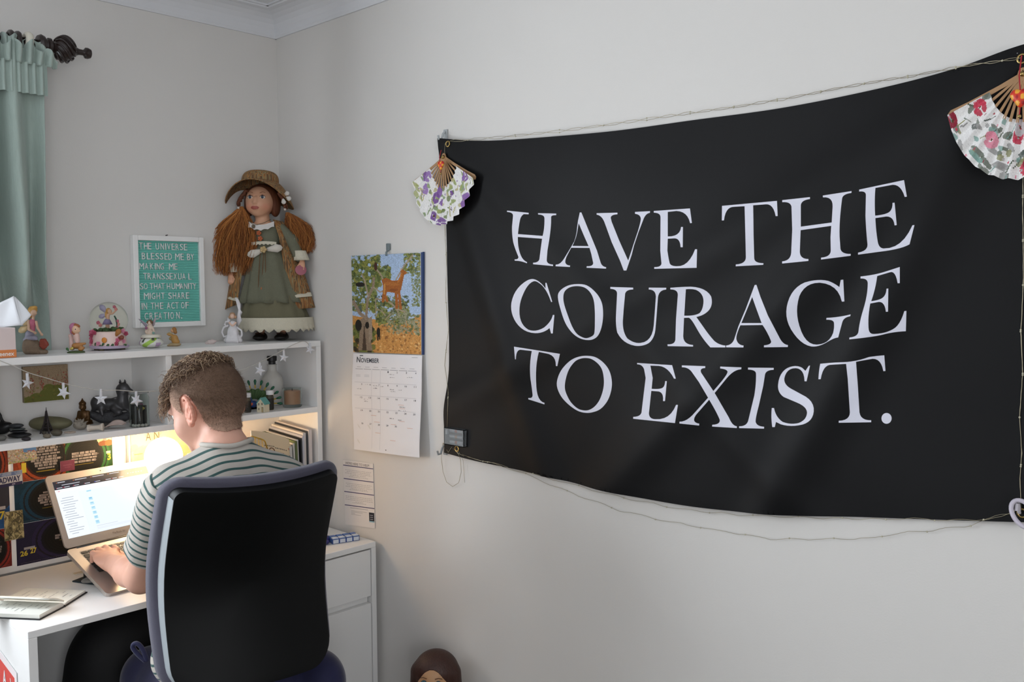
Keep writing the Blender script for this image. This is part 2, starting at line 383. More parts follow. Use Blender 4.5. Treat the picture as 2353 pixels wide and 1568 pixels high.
def window(nm, fn, x0, x1, z0, z1):       # fn(a along, d depth, z)
    b = MB(); fr = .05
    def bx(a0, a1, c0, c1, d0=.05, d1=.10):
        p = [fn(a, d, c) for a in (a0, a1) for d in (d0, d1) for c in (c0, c1)]; b.box(np.min(p, 0), np.max(p, 0), .004)
    bx(x0, x0+fr, z0, z1); bx(x1-fr, x1, z0, z1); bx(x0, x1, z0, z0+fr); bx(x0, x1, z1-fr, z1); bx((x0+x1)/2-.025, (x0+x1)/2+.025, z0, z1)
    o = struct(b.build(nm, CORN))
    for a0, a1 in ((x0+fr, (x0+x1)/2-.025), ((x0+x1)/2+.025, x1-fr)):
        g = MB(); p = [fn(a, d, c) for a in (a0, a1) for d in (.073, .077) for c in (z0+fr, z1-fr)]; g.box(np.min(p, 0), np.max(p, 0)); g.build('window_pane', GLASS, o)
    s = MB(); p = [fn(a, d, c) for a in (x0-.03, x1+.03) for d in (-.03, .05) for c in (z0-.03, z0)]; s.box(np.min(p, 0), np.max(p, 0), .005); s.build('window_sill', CORN, o)
window('window_1', lambda a, d, c: (a, WY+d, c), *WIN)
window('window_added_front', lambda a, d, c: (a, YF-d, c), *wf)  # made-up window, out of view, added to carry the front fill
window('window_added_side', lambda a, d, c: (XL-d, a, c), wl[0], wl[1], wl[2], wl[3])  # assumed left-wall window, unseen, added for the side fill

# ------------------------------------------------------------------ curtain and rod
DARKWOOD = mat('dark_stained_wood', '#2c211e', rough=.35, var=.25, vscale=40, coat=.2)
CURT = mat('sage_linen', '#a3b2aa', rough=.9, var=.10, vscale=160, bump=.25, bscale=300, sheen=.2, stretch=(1, 1, .12))
RZ, RY = 2.262, -.085
rod = thing('curtain_rod', 'dark wooden curtain rod with carved twisted finial above the green curtain', 'curtain rod', (-1.0, RY, RZ))
Rx = Matrix.Rotation(PI/2, 4, 'Y')
MB().tube([(-2.95, RY, RZ), (-.835, RY, RZ)], .0135, 16).build('pole', DARKWOOD, rod, True)
f0 = -.845
def lat(prof, n=24): return MB().lathe([(r, z) for r, z in prof], n, M=Matrix.Translation((f0, RY, RZ)) @ Rx)
lat([(.014, 0), (.026, .002), (.030, .010), (.027, .018), (.019, .021), (.020, .026), (.024, .029), (.024, .036), (.017, .040), (.013, .046)]).build('finial_collar', DARKWOOD, rod, 'auto')
lat([(.013, .044), (.020, .05), (.030, .058), (.034, .070), (.032, .082), (.024, .094), (.014, .104), (.009, .114), (.008, .126), (.010, .129), (.0155, .133), (.016, .139), (.013, .147), (.006, .150)]).build('finial', DARKWOOD, rod, 'auto')
for i in range(9):                        # twisted cage ribs round the bulb
    b = MB(); pts = []
    for t in np.linspace(0, 1, 14):
        r = .020+.018*math.sin(PI*t)**.8; a = i*2*PI/9+t*2.0; pts.append((f0+.048+t*.052, RY+r*math.cos(a), RZ+r*math.sin(a)))
    b.tube(pts, .0028, 6).build('finial_rib', DARKWOOD, rod, True)
MB().box((-.995, RY-.005, RZ-.03), (-.975, WY, RZ-.012), .003).build('bracket', DARKWOOD, rod)
MB().tube([(-.985, RY, RZ-.014), (-.985, RY, RZ-.045)], .006, 8).build('bracket_stem', DARKWOOD, rod)
CURT.node_tree.nodes['Principled BSDF'].inputs['Roughness'].default_value = .9
cu = thing('curtain', 'pale sage green pleated curtain hanging from the dark wooden rod', 'curtain', (-1.0, RY, .6))
CX0, CX1 = -1.28, -.845
def curtain(u, v):
    z = RZ+.008-v*(RZ+.008-.80); d = RZ+.008-z
    hd = max(0, 1-d/.13)                  # gathered heading
    ph = u*2*PI*5.5+.9*math.sin(u*9)
    tuck = min(1, max(0, (1.62-z)/.2))    # squeezed in behind the hutch
    amp = (.011+.030*min(1, d/.5))*(1-tuck)+.006*tuck
    yc = (RY-.022+.01*min(1, d/.6))*(1-tuck)+.0175*tuck
    y = yc+amp*math.sin(ph)+.010*hd*math.sin(u*2*PI*21)*(d > .02)
    x = CX0+(CX1-CX0)*u+.006*math.sin(v*7+u*20)*(1-tuck)+.045*tuck+.012*math.exp(-((d-.04)/.03)**2)*(u > .9)
    return (x, y, z+.006*hd*math.sin(u*2*PI*13))
b = MB().grid(curtain, 220, 70); o = b.build('drape', CURT, cu, 'keep')
o.data.polygons.foreach_set('use_smooth', [True]*len(o.data.polygons))
sd = o.modifiers.new('thickness', 'SOLIDIFY'); sd.thickness = .0015
def ruffle(u, v):
    x = CX1-.36+u*.40; z = RZ-.012-v*.055
    return (x, RY-.032-.010*math.sin(u*2*PI*15)-.016*(1-v)*abs(math.sin(u*40)), z+.012*(1-v)*math.sin(u*55)-(.025*(u-.85)/.15*(1-v) if u > .85 else 0))
b = MB().grid(ruffle, 160, 8); o = b.build('heading_ruffle', CURT, cu, 'keep'); o.data.polygons.foreach_set('use_smooth', [True]*len(o.data.polygons)); o.modifiers.new('t', 'SOLIDIFY').thickness = .0015
MB().grid(lambda u, v: (CX1-.36+u*.372, RY-.036-.006*math.sin(u*2*PI*19), RZ-.062-v*.085), 160, 4).build('gathering_tape', CURT, cu, 'keep')
IVORY = mat('ivory_plastic', '#d9d4c4', rough=.4)
for i, (x, m_) in enumerate(((-.872, IVORY), (-.899, DARKWOOD), (-.917, DARKWOOD), (-.958, DARKWOOD), (-1.02, DARKWOOD), (-1.08, DARKWOOD))):
    r = .0265
    b = MB().tube([(x+.004*math.sin(a), RY+r*math.cos(a)*.95, RZ-.006+r*math.sin(a)) for a in np.linspace(0, 2*PI, 28)[:-1]], .0075 if i else .011, 8, closed=True)
    b.build('curtain_ring', m_, cu, True)

# ------------------------------------------------------------------ letter board on the back wall
tl, tr, br, bl = [on(*p, 1, WY-.02) for p in ((305, 541), (469, 545), (469, 748), (309, 755))]
LB0, LB1 = np.array([(tl[0]+bl[0])/2, WY-.02, (bl[2]+br[2])/2]), np.array([(tr[0]+br[0])/2, WY-.02, (tl[2]+tr[2])/2])
lbx0, lbx1, lbz0, lbz1 = LB0[0], LB1[0], LB0[2], LB1[2]
lb = thing('letter_board', 'turquoise felt letter board in white frame hanging on the back wall', 'letter board', ((lbx0+lbx1)/2, WY-.02, lbz0))
FW_ = .0165
for lo, hi in (((lbx0, lbz0), (lbx0+FW_, lbz1)), ((lbx1-FW_, lbz0), (lbx1, lbz1)), ((lbx0+FW_, lbz0), (lbx1-FW_, lbz0+FW_)), ((lbx0+FW_, lbz1-FW_), (lbx1-FW_, lbz1))):
    MB().box((lo[0], WY-.026, lo[1]), (hi[0], WY-.001, hi[1]), .002).build('frame_rail', WHITE, lb)
FELT = mat('turquoise_felt', '#76cbbd', rough=.95, var=.05, vscale=200, sheen=.3)
b = MB(); ix0, ix1, iz0, iz1 = lbx0+FW_, lbx1-FW_, lbz0+FW_, lbz1-FW_
b.box((ix0, WY-.012, iz0), (ix1, WY-.004, iz1)); b.build('felt_backing', FELT, lb)
nr = 48; pit = (iz1-iz0)/nr; me = None
for i in range(nr):
    if me is None:
        o = MB().box((ix0, WY-.0175, iz0+.15*pit), (ix1, WY-.012, iz0+.85*pit), pit*.25).build('felt_slat', FELT, lb); me = o
    else: copy_part(me, lb, Vector(me.location)+Vector((0, 0, i*pit)))
LETW = mat('white_plastic_letters', '#e9e7e6', rough=.4)
surf = lambda u, v: np.array([ix0+u*(ix1-ix0), WY-.0176, iz1-v*(iz1-iz0)])
# each line: x of its letters in the crop of the photograph (board interior 265..1075 x 215..1310 there)
LINES = [('THE UNIVERSE', 240, 330, [283, 345, 395, None, 495, 560, 622, 648, 707, 762, 820, 875]), ('BLESSED ME BY', 375, 465, [312, 377, 430, 490, 548, 608, 660, None, 752, 825, None, 915, 965]),
 ('MAKING ME', 512, 600, [275, 345, 415, 478, 500, 550, None, 665, 735]), ('TRANSSEXUAL', 645, 735, [325, 380, 440, 503, 560, 618, 668, 722, 785, 840, 925]),
 ('SO THAT HUMANITY', 783, 868, [275, 328, None, 405, 458, 510, 555, None, 628, 692, 748, 805, 862, 918, 940, 985]), ('MIGHT SHARE', 912, 1000, [325, 398, 425, 488, 550, None, 645, 705, 765, 825, 885]),
 ('IN THE ACT OF', 1045, 1135, [290, 315, None, 410, 465, 530, None, 622, 680, 735, None, 815, 875]), ('CREATION.', 1180, 1275, [325, 390, 455, 505, 575, 635, 665, 745, 808])]
for s_, ya, yb, xs in LINES:
    for ch, xp in zip(s_, xs):
        if ch == ' ' or xp is None: continue
        _, a0, a1, _, _ = text_mesh(ch); wch = {'I': 14, 'M': 62, 'W': 62, '.': 18}.get(ch, 46); y_a = yb-18 if ch == '.' else ya
        u = lambda p: (p-262)/(1078-262); v = lambda p: (p-212)/(1312-212)
        put_text(ch, 'letter', LETW, lb, surf, (u(xp), v(y_a), u(xp+wch), v(yb)), extrude=.0015, lift=.0008, bold=0. if ch in 'MW' else .004)
MB().tube([((lbx0+lbx1)/2, WY-.001, lbz1+.003), ((lbx0+lbx1)/2, WY-.012, lbz1+.004)], .0018, 8).build('hanging_nail', DARKWOOD, lb)

# ------------------------------------------------------------------ wall calendar on the right wall
cal = thing('wall_calendar', 'open wall calendar with a goat in a tree above the November page', 'calendar', (0, -.57, 1.35))
def wallq(pts, d): return bil(*[on(*p, 0, -d) for p in pts])
fpic = wallq([(807, 588), (966, 581), (968, 815), (812, 809)], .010)
c = Cv(150, 210, '#a9bfdc')
q = random.Random(3)
c.rect(0, .66, 1, 1, '#c08b4c'); c.poly([(0, .62), (.35, .66), (.7, .72), (1, .60), (1, 1), (0, 1)], '#c58f4e')
c.blobs(260, (.3, .7, 1, 1), ['#b57d40', '#d3a263', '#a8713a', '#dcb478', '#8f6236'], (.004, .012), 5)
g1 = ['#6c7438', '#83873f', '#5a6535', '#99954f', '#48552f', '#7d8a55']
c.blobs(60, (0, .02, .42, .30), g1, (.02, .045), 1); c.blobs(420, (0, .0, .44, .30), g1, (.004, .014), 21); c.blobs(40, (0, .28, .36, .56), g1, (.02, .04), 2); c.blobs(320, (0, .26, .38, .58), g1, (.004, .013), 22)
c.blobs(90, (.40, .12, .58, .26), g1, (.008, .02), 3); c.blobs(40, (.38, .46, .80, .68), g1+['#8d8f72', '#6b705a'], (.02, .045), 4); c.blobs(380, (.35, .42, .84, .72), g1+['#8d8f72', '#6b705a', '#3f4a2c'], (.004, .012), 24); c.blobs(260, (.52, .6, .98, .80), ['#7a7f5c', '#8d8f72', '#5f6a44', '#9a9a80'], (.004, .014), 6)
c.blobs(200, (.78, .0, 1, .2), g1, (.004, .014), 7); c.blobs(180, (.88, .15, 1, .52), ['#7a8560', '#6c7438', '#8f9470'], (.004, .012), 8); c.blobs(30, (.0, .0, .3, .5), ['#a9bfdc'], (.008, .02), 9)
c.blobs(60, (0, .72, .32, 1), ['#4c5a2c', '#6c7438', '#2f2a20'], (.015, .04), 10)
wood = '#a3927f'
c.poly([(.08, .98), (.12, .66), (.22, .62), (.30, .68), (.27, .84), (.30, .98)], '#8a7865'); c.poly([(.14, .98), (.18, .7), (.21, .98)], '#4a3c30'); c.poly([(.24, .66), (.30, .62), (.30, .86), (.25, .9)], '#9c8b78')
for pts, w_ in (([(.2, .64), (.12, .6), (.02, .48)], .035), ([(.21, .66), (.24, .45), (.33, .32), (.34, .24)], .026), ([(.25, .42), (.2, .26), (.16, .2)], .016), ([(.33, .33), (.43, .38), (.47, .37)], .014), ([(.36, .62), (.36, .45), (.5, .46), (.6, .5), (.66, .55), (.78, .58)], .014), ([(.36, .54), (.46, .58), (.5, .62)], .010), ([(.66, .55), (.7, .62)], .010), ([(.5, .66), (.58, .6)], .010), ([(.36, .13), (.44, .2), (.48, .26)], .014), ([(.66, .26), (.78, .12), (.9, .02)], .014), ([(.7, .72), (.84, .78)], .007), ([(.78, .62), (.8, .7)], .006)):
    c.line(pts, w_, wood if w_ < .02 else '#94826f')
c.ell(.13, .30, .07, .025, '#2a2520'); c.ell(.37, .12, .025, .045, '#4a2d22')
go = '#a2602c'                             # the goat
c.poly([(.455, .255), (.52, .235), (.60, .265), (.68, .265), (.72, .255), (.745, .20), (.72, .175), (.755, .155), (.81, .185), (.815, .20), (.775, .215), (.755, .28), (.73, .36), (.70, .40), (.60, .385), (.53, .38), (.475, .33)], go)
for pts, w_ in (([(.50, .32), (.485, .40), (.47, .47)], .030), ([(.52, .34), (.50, .41), (.53, .47)], .026), ([(.66, .38), (.665, .46), (.665, .54)], .028), ([(.70, .38), (.71, .46), (.72, .545)], .028)): c.line(pts, w_, go)
c.line([(.69, .28), (.73, .23), (.74, .20)], .018, '#b87334'); c.ell(.60, .30, .11, .02, '#b87438', .1, .6); c.line([(.5, .3), (.49, .4)], .014, '#c9904a'); c.ell(.63, .36, .06, .014, '#8a4f26')
c.line([(.735, .165), (.725, .145)], .008, '#d8b890')
c.ell(.395, .79, .028, .05, '#1f1c18'); c.line([(.385, .82), (.385, .87)], .012, '#1f1c18'); c.line([(.41, .82), (.41, .86)], .01, '#3a2a20'); c.ell(.09, .72, .05, .06, '#211d19'); c.ell(.225, .72, .03, .035, '#211d19')
c.grain(.16, 2, 1)
sheet('picture_page', c, fpic, PRINT, cal, back=.006)
BLUE = mat('calendar_blue_cover', '#28406e', rough=.5)
p = [on(*q_, 0, -.008) for q_ in ((966, 581), (972, 579), (971.5, 816), (968, 815))]
MB().add([(*x[:3],) for x in p]+[(x[0]+.006, x[1], x[2]) for x in p], [(0, 1, 2, 3), (7, 6, 5, 4), (0, 4, 5, 1), (1, 5, 6, 2), (2, 6, 7, 3), (3, 7, 4, 0)]).build('cover_edge', BLUE, cal)
pb = [np.array(on(*p_, 0, -d)) for p_, d in (((812, 812), .010), ((970, 817), .010), ((965, 1052), .030), ((813, 1033), .014))]
fb0 = bil(*pb)
def fgrid(u, v): P = fb0(u, v); return P+np.array([-.006*math.sin(v*PI)*(1-u)-.004*math.sin(v*6+u*3)*v, 0, 0])
c = Cv(150, 230, '#e4e4e8'); K = '#6d6f78'
for i in range(7):
    xa = .045+i*.128; c.rect(xa+.02, .135, xa+.085, .141, K, .6); c.rect(xa, .158, xa+.115, .1605, '#8b8d94')
    for r_ in range(6): c.rect(xa-.006, .165+r_*.135, xa-.003, .165+r_*.135+.13, '#c9cad0', .7)
for r_ in range(1, 7): c.rect(.04, .158+r_*.135, .93, .1605+r_*.135, '#c2c3ca', .8)
for i in range(2):
    for k in range(6): c.rect(.06+i*.13, .19+k*.014, .13+i*.13, .1925+k*.014, '#a9abb3', .7)
for (a, d, n_) in ((.55, .20, .07), (.55, .23, .08), (.80, .22, .08), (.20, .31, .07), (.32, .32, .08), (.32, .345, .06), (.43, .325, .04), (.56, .35, .06), (.56, .37, .08), (.67, .35, .06), (.08, .36, .07), (.18, .465, .06), (.18, .485, .07), (.69, .52, .09), (.69, .555, .1), (.56, .64, .06), (.68, .65, .06)):
    for k in range(9):
        if q.random() < .8: c.rect(a+n_*k/9, d+q.uniform(-.003, .003), a+n_*(k+.75)/9, d+.006, '#70727a', .8)
for (a, d) in ((.68, .50), (.70, .535), (.33, .69), (.58, .70), (.70, .66), (.82, .72), (.35, .80), (.58, .86), (.28, .625)): c.rect(a, d, a+.08, d+.006, '#c98f78', .7)
c.ell(.52, .965, .008, .006, '#333333'); c.rect(.10, .018, .155, .024, '#44464c'); c.rect(.86, .022, .94, .026, '#a0a2a8'); c.rect(.06, .098, .18, .102, '#a0a2a8')
pg = sheet('month_page', c, fgrid, PRINT, cal, back=.0008)
INK = mat('dark_grey_print', '#3d4049', rough=.7, var=.05)
put_text('N', 'month_name', INK, pg, fgrid, (.06, .034, .115, .092), bold=.012); put_text('OVEMBER', 'month_name', INK, pg, fgrid, (.125, .046, .40, .092), bold=.012)
dn = 0
for r_ in range(5):
    for i in range(7):
        d = 29+i if r_ == 0 else None
        n_ = r_*7+i-3+1-0
        n_ = r_*7+i-2
        if n_ < 1 or n_ > 30: continue
        xa = .045+i*.128; s_ = str(n_); put_text(s_, 'day_number', INK, pg, fgrid, (xa+.085 if n_ > 9 else xa+.1, .170+r_*.135, xa+.115, .187+r_*.135), bold=.004)
CLIP = mat('clear_plastic_clip', '#9aa6a8', rough=.25, trans=.5)
pc = on(888, 580, 0, -.012); MB().tube([pc+np.array([.010, 0, .022]), pc+np.array([.006, .004, .004]), pc, pc+np.array([-.004, -.003, -.010])], .0035, 8).box(pc+np.array([.004, -.008, .006]), pc+np.array([.0115, .008, .028]), .002).build('wall_hook', CLIP, cal)

# ------------------------------------------------------------------ help leaflet on the right wall
lf = wallq([(788, 1057), (857, 1066), (862, 1215), (794, 1206)], .0022)
leaf = thing('leaflet', 'narrow white help leaflet with four navy rules taped to the right wall', 'leaflet', lf(.5, 1))
c = Cv(70, 160, '#e3dedb')
for v_ in (.082, .285, .485, .695): c.rect(0, v_-.006, 1, v_+.006, '#3d3c63')
for k, (v0, n_) in enumerate(((.145, 5), (.35, 5), (.55, 5))):
    for i in range(n_):
        wd = [.86, .78, .88, .55, .62][i] if k < 2 else [.9, .92, .95, .25, .45][i]
        x = .5-wd/2
        while x < .5+wd/2:
            l_ = q.uniform(.02, .07); c.rect(x, v0+i*.024, min(x+l_, .5+wd/2), v0+i*.024+.007, '#8a8486', .75); x += l_+.015
c.rect(.18, .725, .78, .733, '#77727a', .9)
for i in range(4): c.rect(.22, .77+i*.018, [.75, .6, .35, .55][i]+.0, .776+i*.018, '#a39d9f', .8)
c.rect(.82, .765, .985, .895, '#2c2c33'); c.rect(.82, .895, .985, .912, '#8fb6c4')
for i in range(3): c.rect(.85, .80+i*.03, .95, .808+i*.03, '#cfcfd6')
lo_ = sheet('leaflet_sheet', c, lf, PRINT, leaf, back=.0006)
put_text("WE'RE HERE TO HELP!", 'leaflet_heading', mat('grey_print', '#6f6a6c', rough=.7), lo_, lf, (.08, .022, .88, .062))

# ------------------------------------------------------------------ the flag
FLAG = mat('black_satin_cloth', '#09090b', rough=.58, var=.06, vscale=6, bump=.05, bscale=900, sheen=.015, spec=.24)
FLAGW = mat('white_flag_print', '#d6d6e2', rough=.6, var=.02)
TOPC = [(-.856, 2.005), (-1.0, 1.983), (-1.164, 1.969), (-1.458, 1.953), (-1.706, 1.951), (-1.92, 1.948), (-2.105, 1.955), (-2.266, 1.970), (-2.392, 1.990)]
BOTC = [(-.867, 1.084), (-1.0, 1.076), (-1.159, 1.071), (-1.459, 1.061), (-1.713, 1.063), (-1.932, 1.081), (-2.121, 1.106), (-2.286, 1.130), (-2.41, 1.149)]
def bump(y, z):                            # stand-off from the wall: soft diagonal folds
    def ridge(y0, z0, dy, dz, wd, a):
        n = math.hypot(dy, dz); d = ((y-y0)*dz-(z-z0)*dy)/n; t = ((y-y0)*dy+(z-z0)*dz)/n
        return a*math.exp(-(d/wd)**2)/(1+math.exp(-(t+.1)*14))
    h = .011
    h += ridge(-2.37, 1.97, .80, -.80, .060, .016)+ridge(-2.37, 1.97, .42, -.80, .050, .014)+ridge(-2.38, 1.96, .85, -.42, .055, .011)
    h += ridge(-.87, 1.98, -.34, -.80, .050, .013)+ridge(-.87, 1.99, -.75, -.60, .045, .007)
    h += .003*math.sin(y*9+z*4)+.002*math.sin(z*14-y*5)
    e = min(1, max(0, (z-1.08)/.25)); h += .012*(1-e)*(.5+.5*math.sin(y*7+1))
    return h
def on_flag(px, py, lift=.0011):
    x = -.02
    for _ in range(4): P = on(px, py, 0, x); x = -(bump(P[1], P[2])+lift)
    P[0] = x; return P
def cint(C, u):
    t = u*(len(C)-1); i = min(int(t), len(C)-2); f = t-i
    p0 = C[max(i-1, 0)]; p1 = C[i]; p2 = C[i+1]; p3 = C[min(i+2, len(C)-1)]
    return [.5*(2*p1[k]+(p2[k]-p0[k])*f+(2*p0[k]-5*p1[k]+4*p2[k]-p3[k])*f*f+(3*p1[k]-p0[k]-3*p2[k]+p3[k])*f**3) for k in (0, 1)]
def flagp(u, v):
    a = cint(TOPC, u); b_ = cint(BOTC, u); y = a[0]+(b_[0]-a[0])*v; z = a[1]+(b_[1]-a[1])*v
    y += -.012*math.sin(PI*v)*(1-u)**3
    return (-bump(y, z), y, z)
fl = thing('flag', 'large black cloth flag with white serif lettering pinned to the right wall', 'flag', (0, -1.63, 1.07))
o = MB().grid(flagp, 150, 90).build('flag_cloth', FLAG, fl, 'keep'); o.data.polygons.foreach_set('use_smooth', [True]*len(o.data.polygons)); o.modifiers.new('t', 'SOLIDIFY').thickness = .0008
for v_, nm in ((.006, 'top'), (.994, 'bottom')):
    MB().grid(lambda u, t: (lambda P: (P[0]-.0009, P[1], P[2]))(flagp(u, v_+(t-.5)*.012)), 120, 2).build('flag_hem', FLAG, o, 'keep')
Q_ = 'q'
G = []
s1 = 4.706; s2 = 4.357
G.append(('H', 1140, 440, s1, [[(118,208),(352,232),(352,248),(300,246),(272,262,260,300),(245,370,236,462),(503,482),(525,400,523,290),(522,252,455,250),(453,236),(650,240),(649,258),(600,255,595,275),(594,340),(590,420,575,520),(555,640),(547,740),(545,788,615,792),(615,808),(400,788),(400,772),(455,772,468,735),(480,640),(497,512),(235,493),(232,600,262,680),(285,745,335,766),(333,778),(270,750,201,750),(201,735),(240,738,242,710),(200,610,185,550),(170,470,172,380),(183,265),(185,226,118,222)]]))
G.append(('A', 1140, 440, s1, [[(905,228),(922,228),(1000,420),(1090,640),(1130,770),(1145,815,1190,820),(1188,836),(978,826),(980,810),(1050,812,1050,775),(1030,680),(1010,612),(812,610),(775,680),(740,745,750,775),(762,800,800,802),(798,818),(643,810),(645,792),(690,795,730,735),(800,620),(845,540),(870,470,875,400),(885,320)],[(893,345),(950,480),(1000,592),(825,590),(870,500,880,420)]]))
G.append(('V', 1140, 440, s1, [[(1087,236),(1312,230),(1312,248),(1235,252,1240,290),(1250,330),(1330,530),(1428,748),(1465,640,1480,590),(1520,470),(1555,370,1565,300),(1565,250,1502,242),(1502,222),(1664,214),(1663,232),(1615,238,1590,310),(1540,440),(1490,590),(1465,690),(1408,856),(1380,856),(1340,750),(1250,550),(1170,330),(1140,258,1087,252)]]))
G.append(('E', 1140, 440, s1, [[(1705,212),(2096,184),(2117,342),(2098,344),(2070,215,1950,212),(1856,222),(1856,488),(1990,490,2000,385),(2020,385),(2018,604),(1995,604),(1990,508,1930,508),(1856,512),(1852,640),(1865,730,1875,770),(1880,808,1950,810),(2080,820,2152,626),(2173,626),(2168,827),(1710,838),(1710,820),(1785,820,1788,780),(1775,640),(1778,280),(1778,232,1705,230)]]))
G.append(('T', 1620, 390, s1, [[(184,392),(778,338),(786,502),(764,503),(740,370,660,375),(521,386),(525,700),(532,960),(535,1012,632,1012),(630,1030),(332,1046),(333,1026),(440,1020,442,950),(436,700),(428,396),(330,400,290,405),(220,420,205,549),(182,550)]]))
G.append(('H', 1620, 390, s1, [[(835,330),(1135,297),(1135,318),(1040,330,1036,385),(1036,617),(1370,572),(1380,400),(1385,290,1275,300),(1274,280),(1585,232),(1583,252),(1490,265,1483,310),(1450,550,1455,720),(1465,860),(1480,915,1576,912),(1575,932),(1255,973),(1255,952),(1355,945,1360,880),(1357,730),(1365,608),(1034,655),(1025,890),(1028,968,1118,967),(1118,988),(834,1016),(834,993),(925,985,932,900),(943,650),(935,400),(925,345,835,352)]]))
G.append(('E', 1620, 390, s1, [[(1667,216),(2152,113),(2183,292),(2160,296),(2120,160,2030,164),(1843,198),(1830,330,1840,498),(1920,490,1960,475),(2030,455,2028,360),(2050,357),(2073,600),(2050,603),(2040,505,1960,507),(1842,525),(1850,680,1868,780),(1880,850,1930,853),(2130,860,2243,602),(2265,600),(2212,808),(2130,855,1950,880),(1655,920),(1655,898),(1760,880,1757,810),(1740,640,1735,500),(1740,270),(1735,228,1667,237)]]))
G.append(('C', 1140, 620, s1, [[(533,143),(545,143),(607,348),(595,350),(540,190,465,145),(425,115,400,128),(340,150,290,270),(245,370,253,480),(262,600,350,650),(430,680,520,625),(600,560,613,490),(630,490),(612,690),(594,690),(578,632),(510,690,420,687),(290,680,215,570),(150,470,165,360),(190,220,300,140),(360,95,405,102),(470,115,535,205)]]))
G.append(('O', 1140, 620, s1, ['s',[(668,300),(690,230),(770,175),(870,156),(980,170),(1080,250),(1140,350),(1157,470),(1145,600),(1110,700),(1060,748),(990,762),(900,740),(820,680),(750,580),(700,440)],[(727,290),(745,230),(800,190),(880,178),(960,195),(1020,250),(1055,330),(1067,440),(1068,560),(1065,660),(1050,710),(985,740),(930,730),(870,690),(820,610),(770,480),(735,370)]]))
G.append(('U', 1140, 620, s1, [[(1235,187),(1482,194),(1482,214),(1405,215,1395,260),(1380,420),(1370,560),(1368,680,1420,745),(1490,800,1560,793),(1690,780,1705,600),(1720,400),(1728,290),(1725,215,1650,214),(1652,194),(1840,196),(1838,215),(1760,220,1750,300),(1735,500),(1722,650),(1710,750,1650,795),(1580,835,1500,823),(1370,800,1310,680),(1290,600,1297,480),(1308,260),(1310,210,1235,207)]]))
G.append(('R', 1140, 620, s1, [[(1884,196),(2000,186,2100,184),(2270,190,2325,290),(2350,380,2300,440),(2250,495,2165,512),(2259,645),(2300,705,2359,771),(2410,815,2479,821),(2479,841),(2317,841),(2230,750,2160,620),(2105,520,2080,520),(2032,522),(2023,720),(2025,810,2130,815),(2130,832),(1855,827),(1853,808),(1930,812,1938,760),(1945,540),(1965,270),(1965,214,1884,213)],[(2052,212),(2120,205,2165,220),(2240,255,2243,340),(2240,430,2200,470),(2150,502,2034,498)]]))
G.append(('A', 1620, 600, s1, [[(537,260),(556,258),(600,390),(680,590),(800,820),(840,905,897,910),(895,931),(637,934),(638,913),(720,905,715,870),(690,800,640,720),(622,693),(382,696),(330,810,340,850),(355,910,417,915),(415,936),(228,934),(228,915),(290,910,315,850),(360,710),(440,520)],[(510,390),(560,530),(612,672),(393,672)]]))
G.append(('G', 1620, 600, s1, [[(1468,205),(1495,202),(1507,438),(1480,440),(1440,250,1240,235),(1080,235,1020,380),(970,540,1020,700),(1080,910,1210,905),(1340,900,1385,780),(1400,720,1395,670),(1390,632,1312,636),(1313,616),(1450,610,1575,578),(1570,598),(1500,610,1485,660),(1440,828),(1400,830,1330,872),(1230,935,1150,925),(1030,905,930,740),(850,600,895,450),(940,290,1080,232),(1220,190,1330,215),(1400,240,1453,283)]]))
G.append(('E', 1620, 600, s1, [[(1682,168),(1850,150,1960,112),(2106,65),(2106,240),(2083,241),(2060,100,2000,122),(1862,163),(1845,300,1797,436),(1870,425,1905,408),(1960,380,1962,300),(1982,298),(1979,548),(1956,550),(1945,440,1880,443),(1787,460),(1760,600,1768,720),(1770,795,1830,790),(1950,785,2030,740),(2110,700,2155,543),(2178,540),(2172,760),(2050,765,1950,790),(1850,820,1560,848),(1562,828),(1655,820,1660,760),(1670,660,1710,530),(1760,370,1760,240),(1758,185,1682,190)]]))
G.append(('T', 1140, 770, s1, [[(193,127),(690,205),(662,338),(646,336),(650,215,540,200),(462,184),(420,330,435,560),(445,720,523,735),(522,752),(440,725,348,697),(348,682),(395,690,395,650),(385,560,372,480),(355,330,386,174),(260,160),(215,165,213,264),(204,264)]]))
G.append(('O', 1140, 770, s1, ['s',[(657,550),(672,450),(720,360),(800,280),(880,240),(970,226),(1070,240),(1160,300),(1225,390),(1252,510),(1240,620),(1200,720),(1130,800),(1050,835),(970,843),(880,820),(780,750),(700,660)],[(743,570),(755,470),(790,370),(850,290),(910,258),(975,250),(1040,265),(1110,320),(1150,390),(1166,500),(1155,600),(1120,700),(1070,770),(1010,810),(950,817),(880,795),(810,730),(765,650)]]))
G.append(('E', 1140, 770, s1, [[(1525,303),(1700,315,1903,327),(1943,473),(1924,473),(1860,345,1760,335),(1668,332),(1693,465),(1682,583),(1760,590,1795,575),(1825,560,1828,500),(1846,500),(1826,716),(1805,716),(1815,610,1740,610),(1678,606),(1652,850),(1655,910,1720,912),(1880,925,1946,757),(1966,757),(1934,954),(1482,907),(1483,887),(1560,885,1572,840),(1617,465),(1600,370),(1580,318,1525,318)]]))
G.append(('X', 1560, 790, s2, [[(30,218),(264,226),(263,245),(205,245,222,290),(345,475),(430,375),(490,300,487,280),(480,255,413,249),(414,230),(626,238),(624,257),(550,260,480,345),(358,495),(500,740),(535,825,580,828),(580,846),(333,831),(334,813),(420,810,408,760),(380,690,303,562),(170,715),(120,790,204,802),(202,821),(5,800),(6,782),(80,785,160,690),(292,542),(200,385),(130,285),(95,235,30,237)]]))
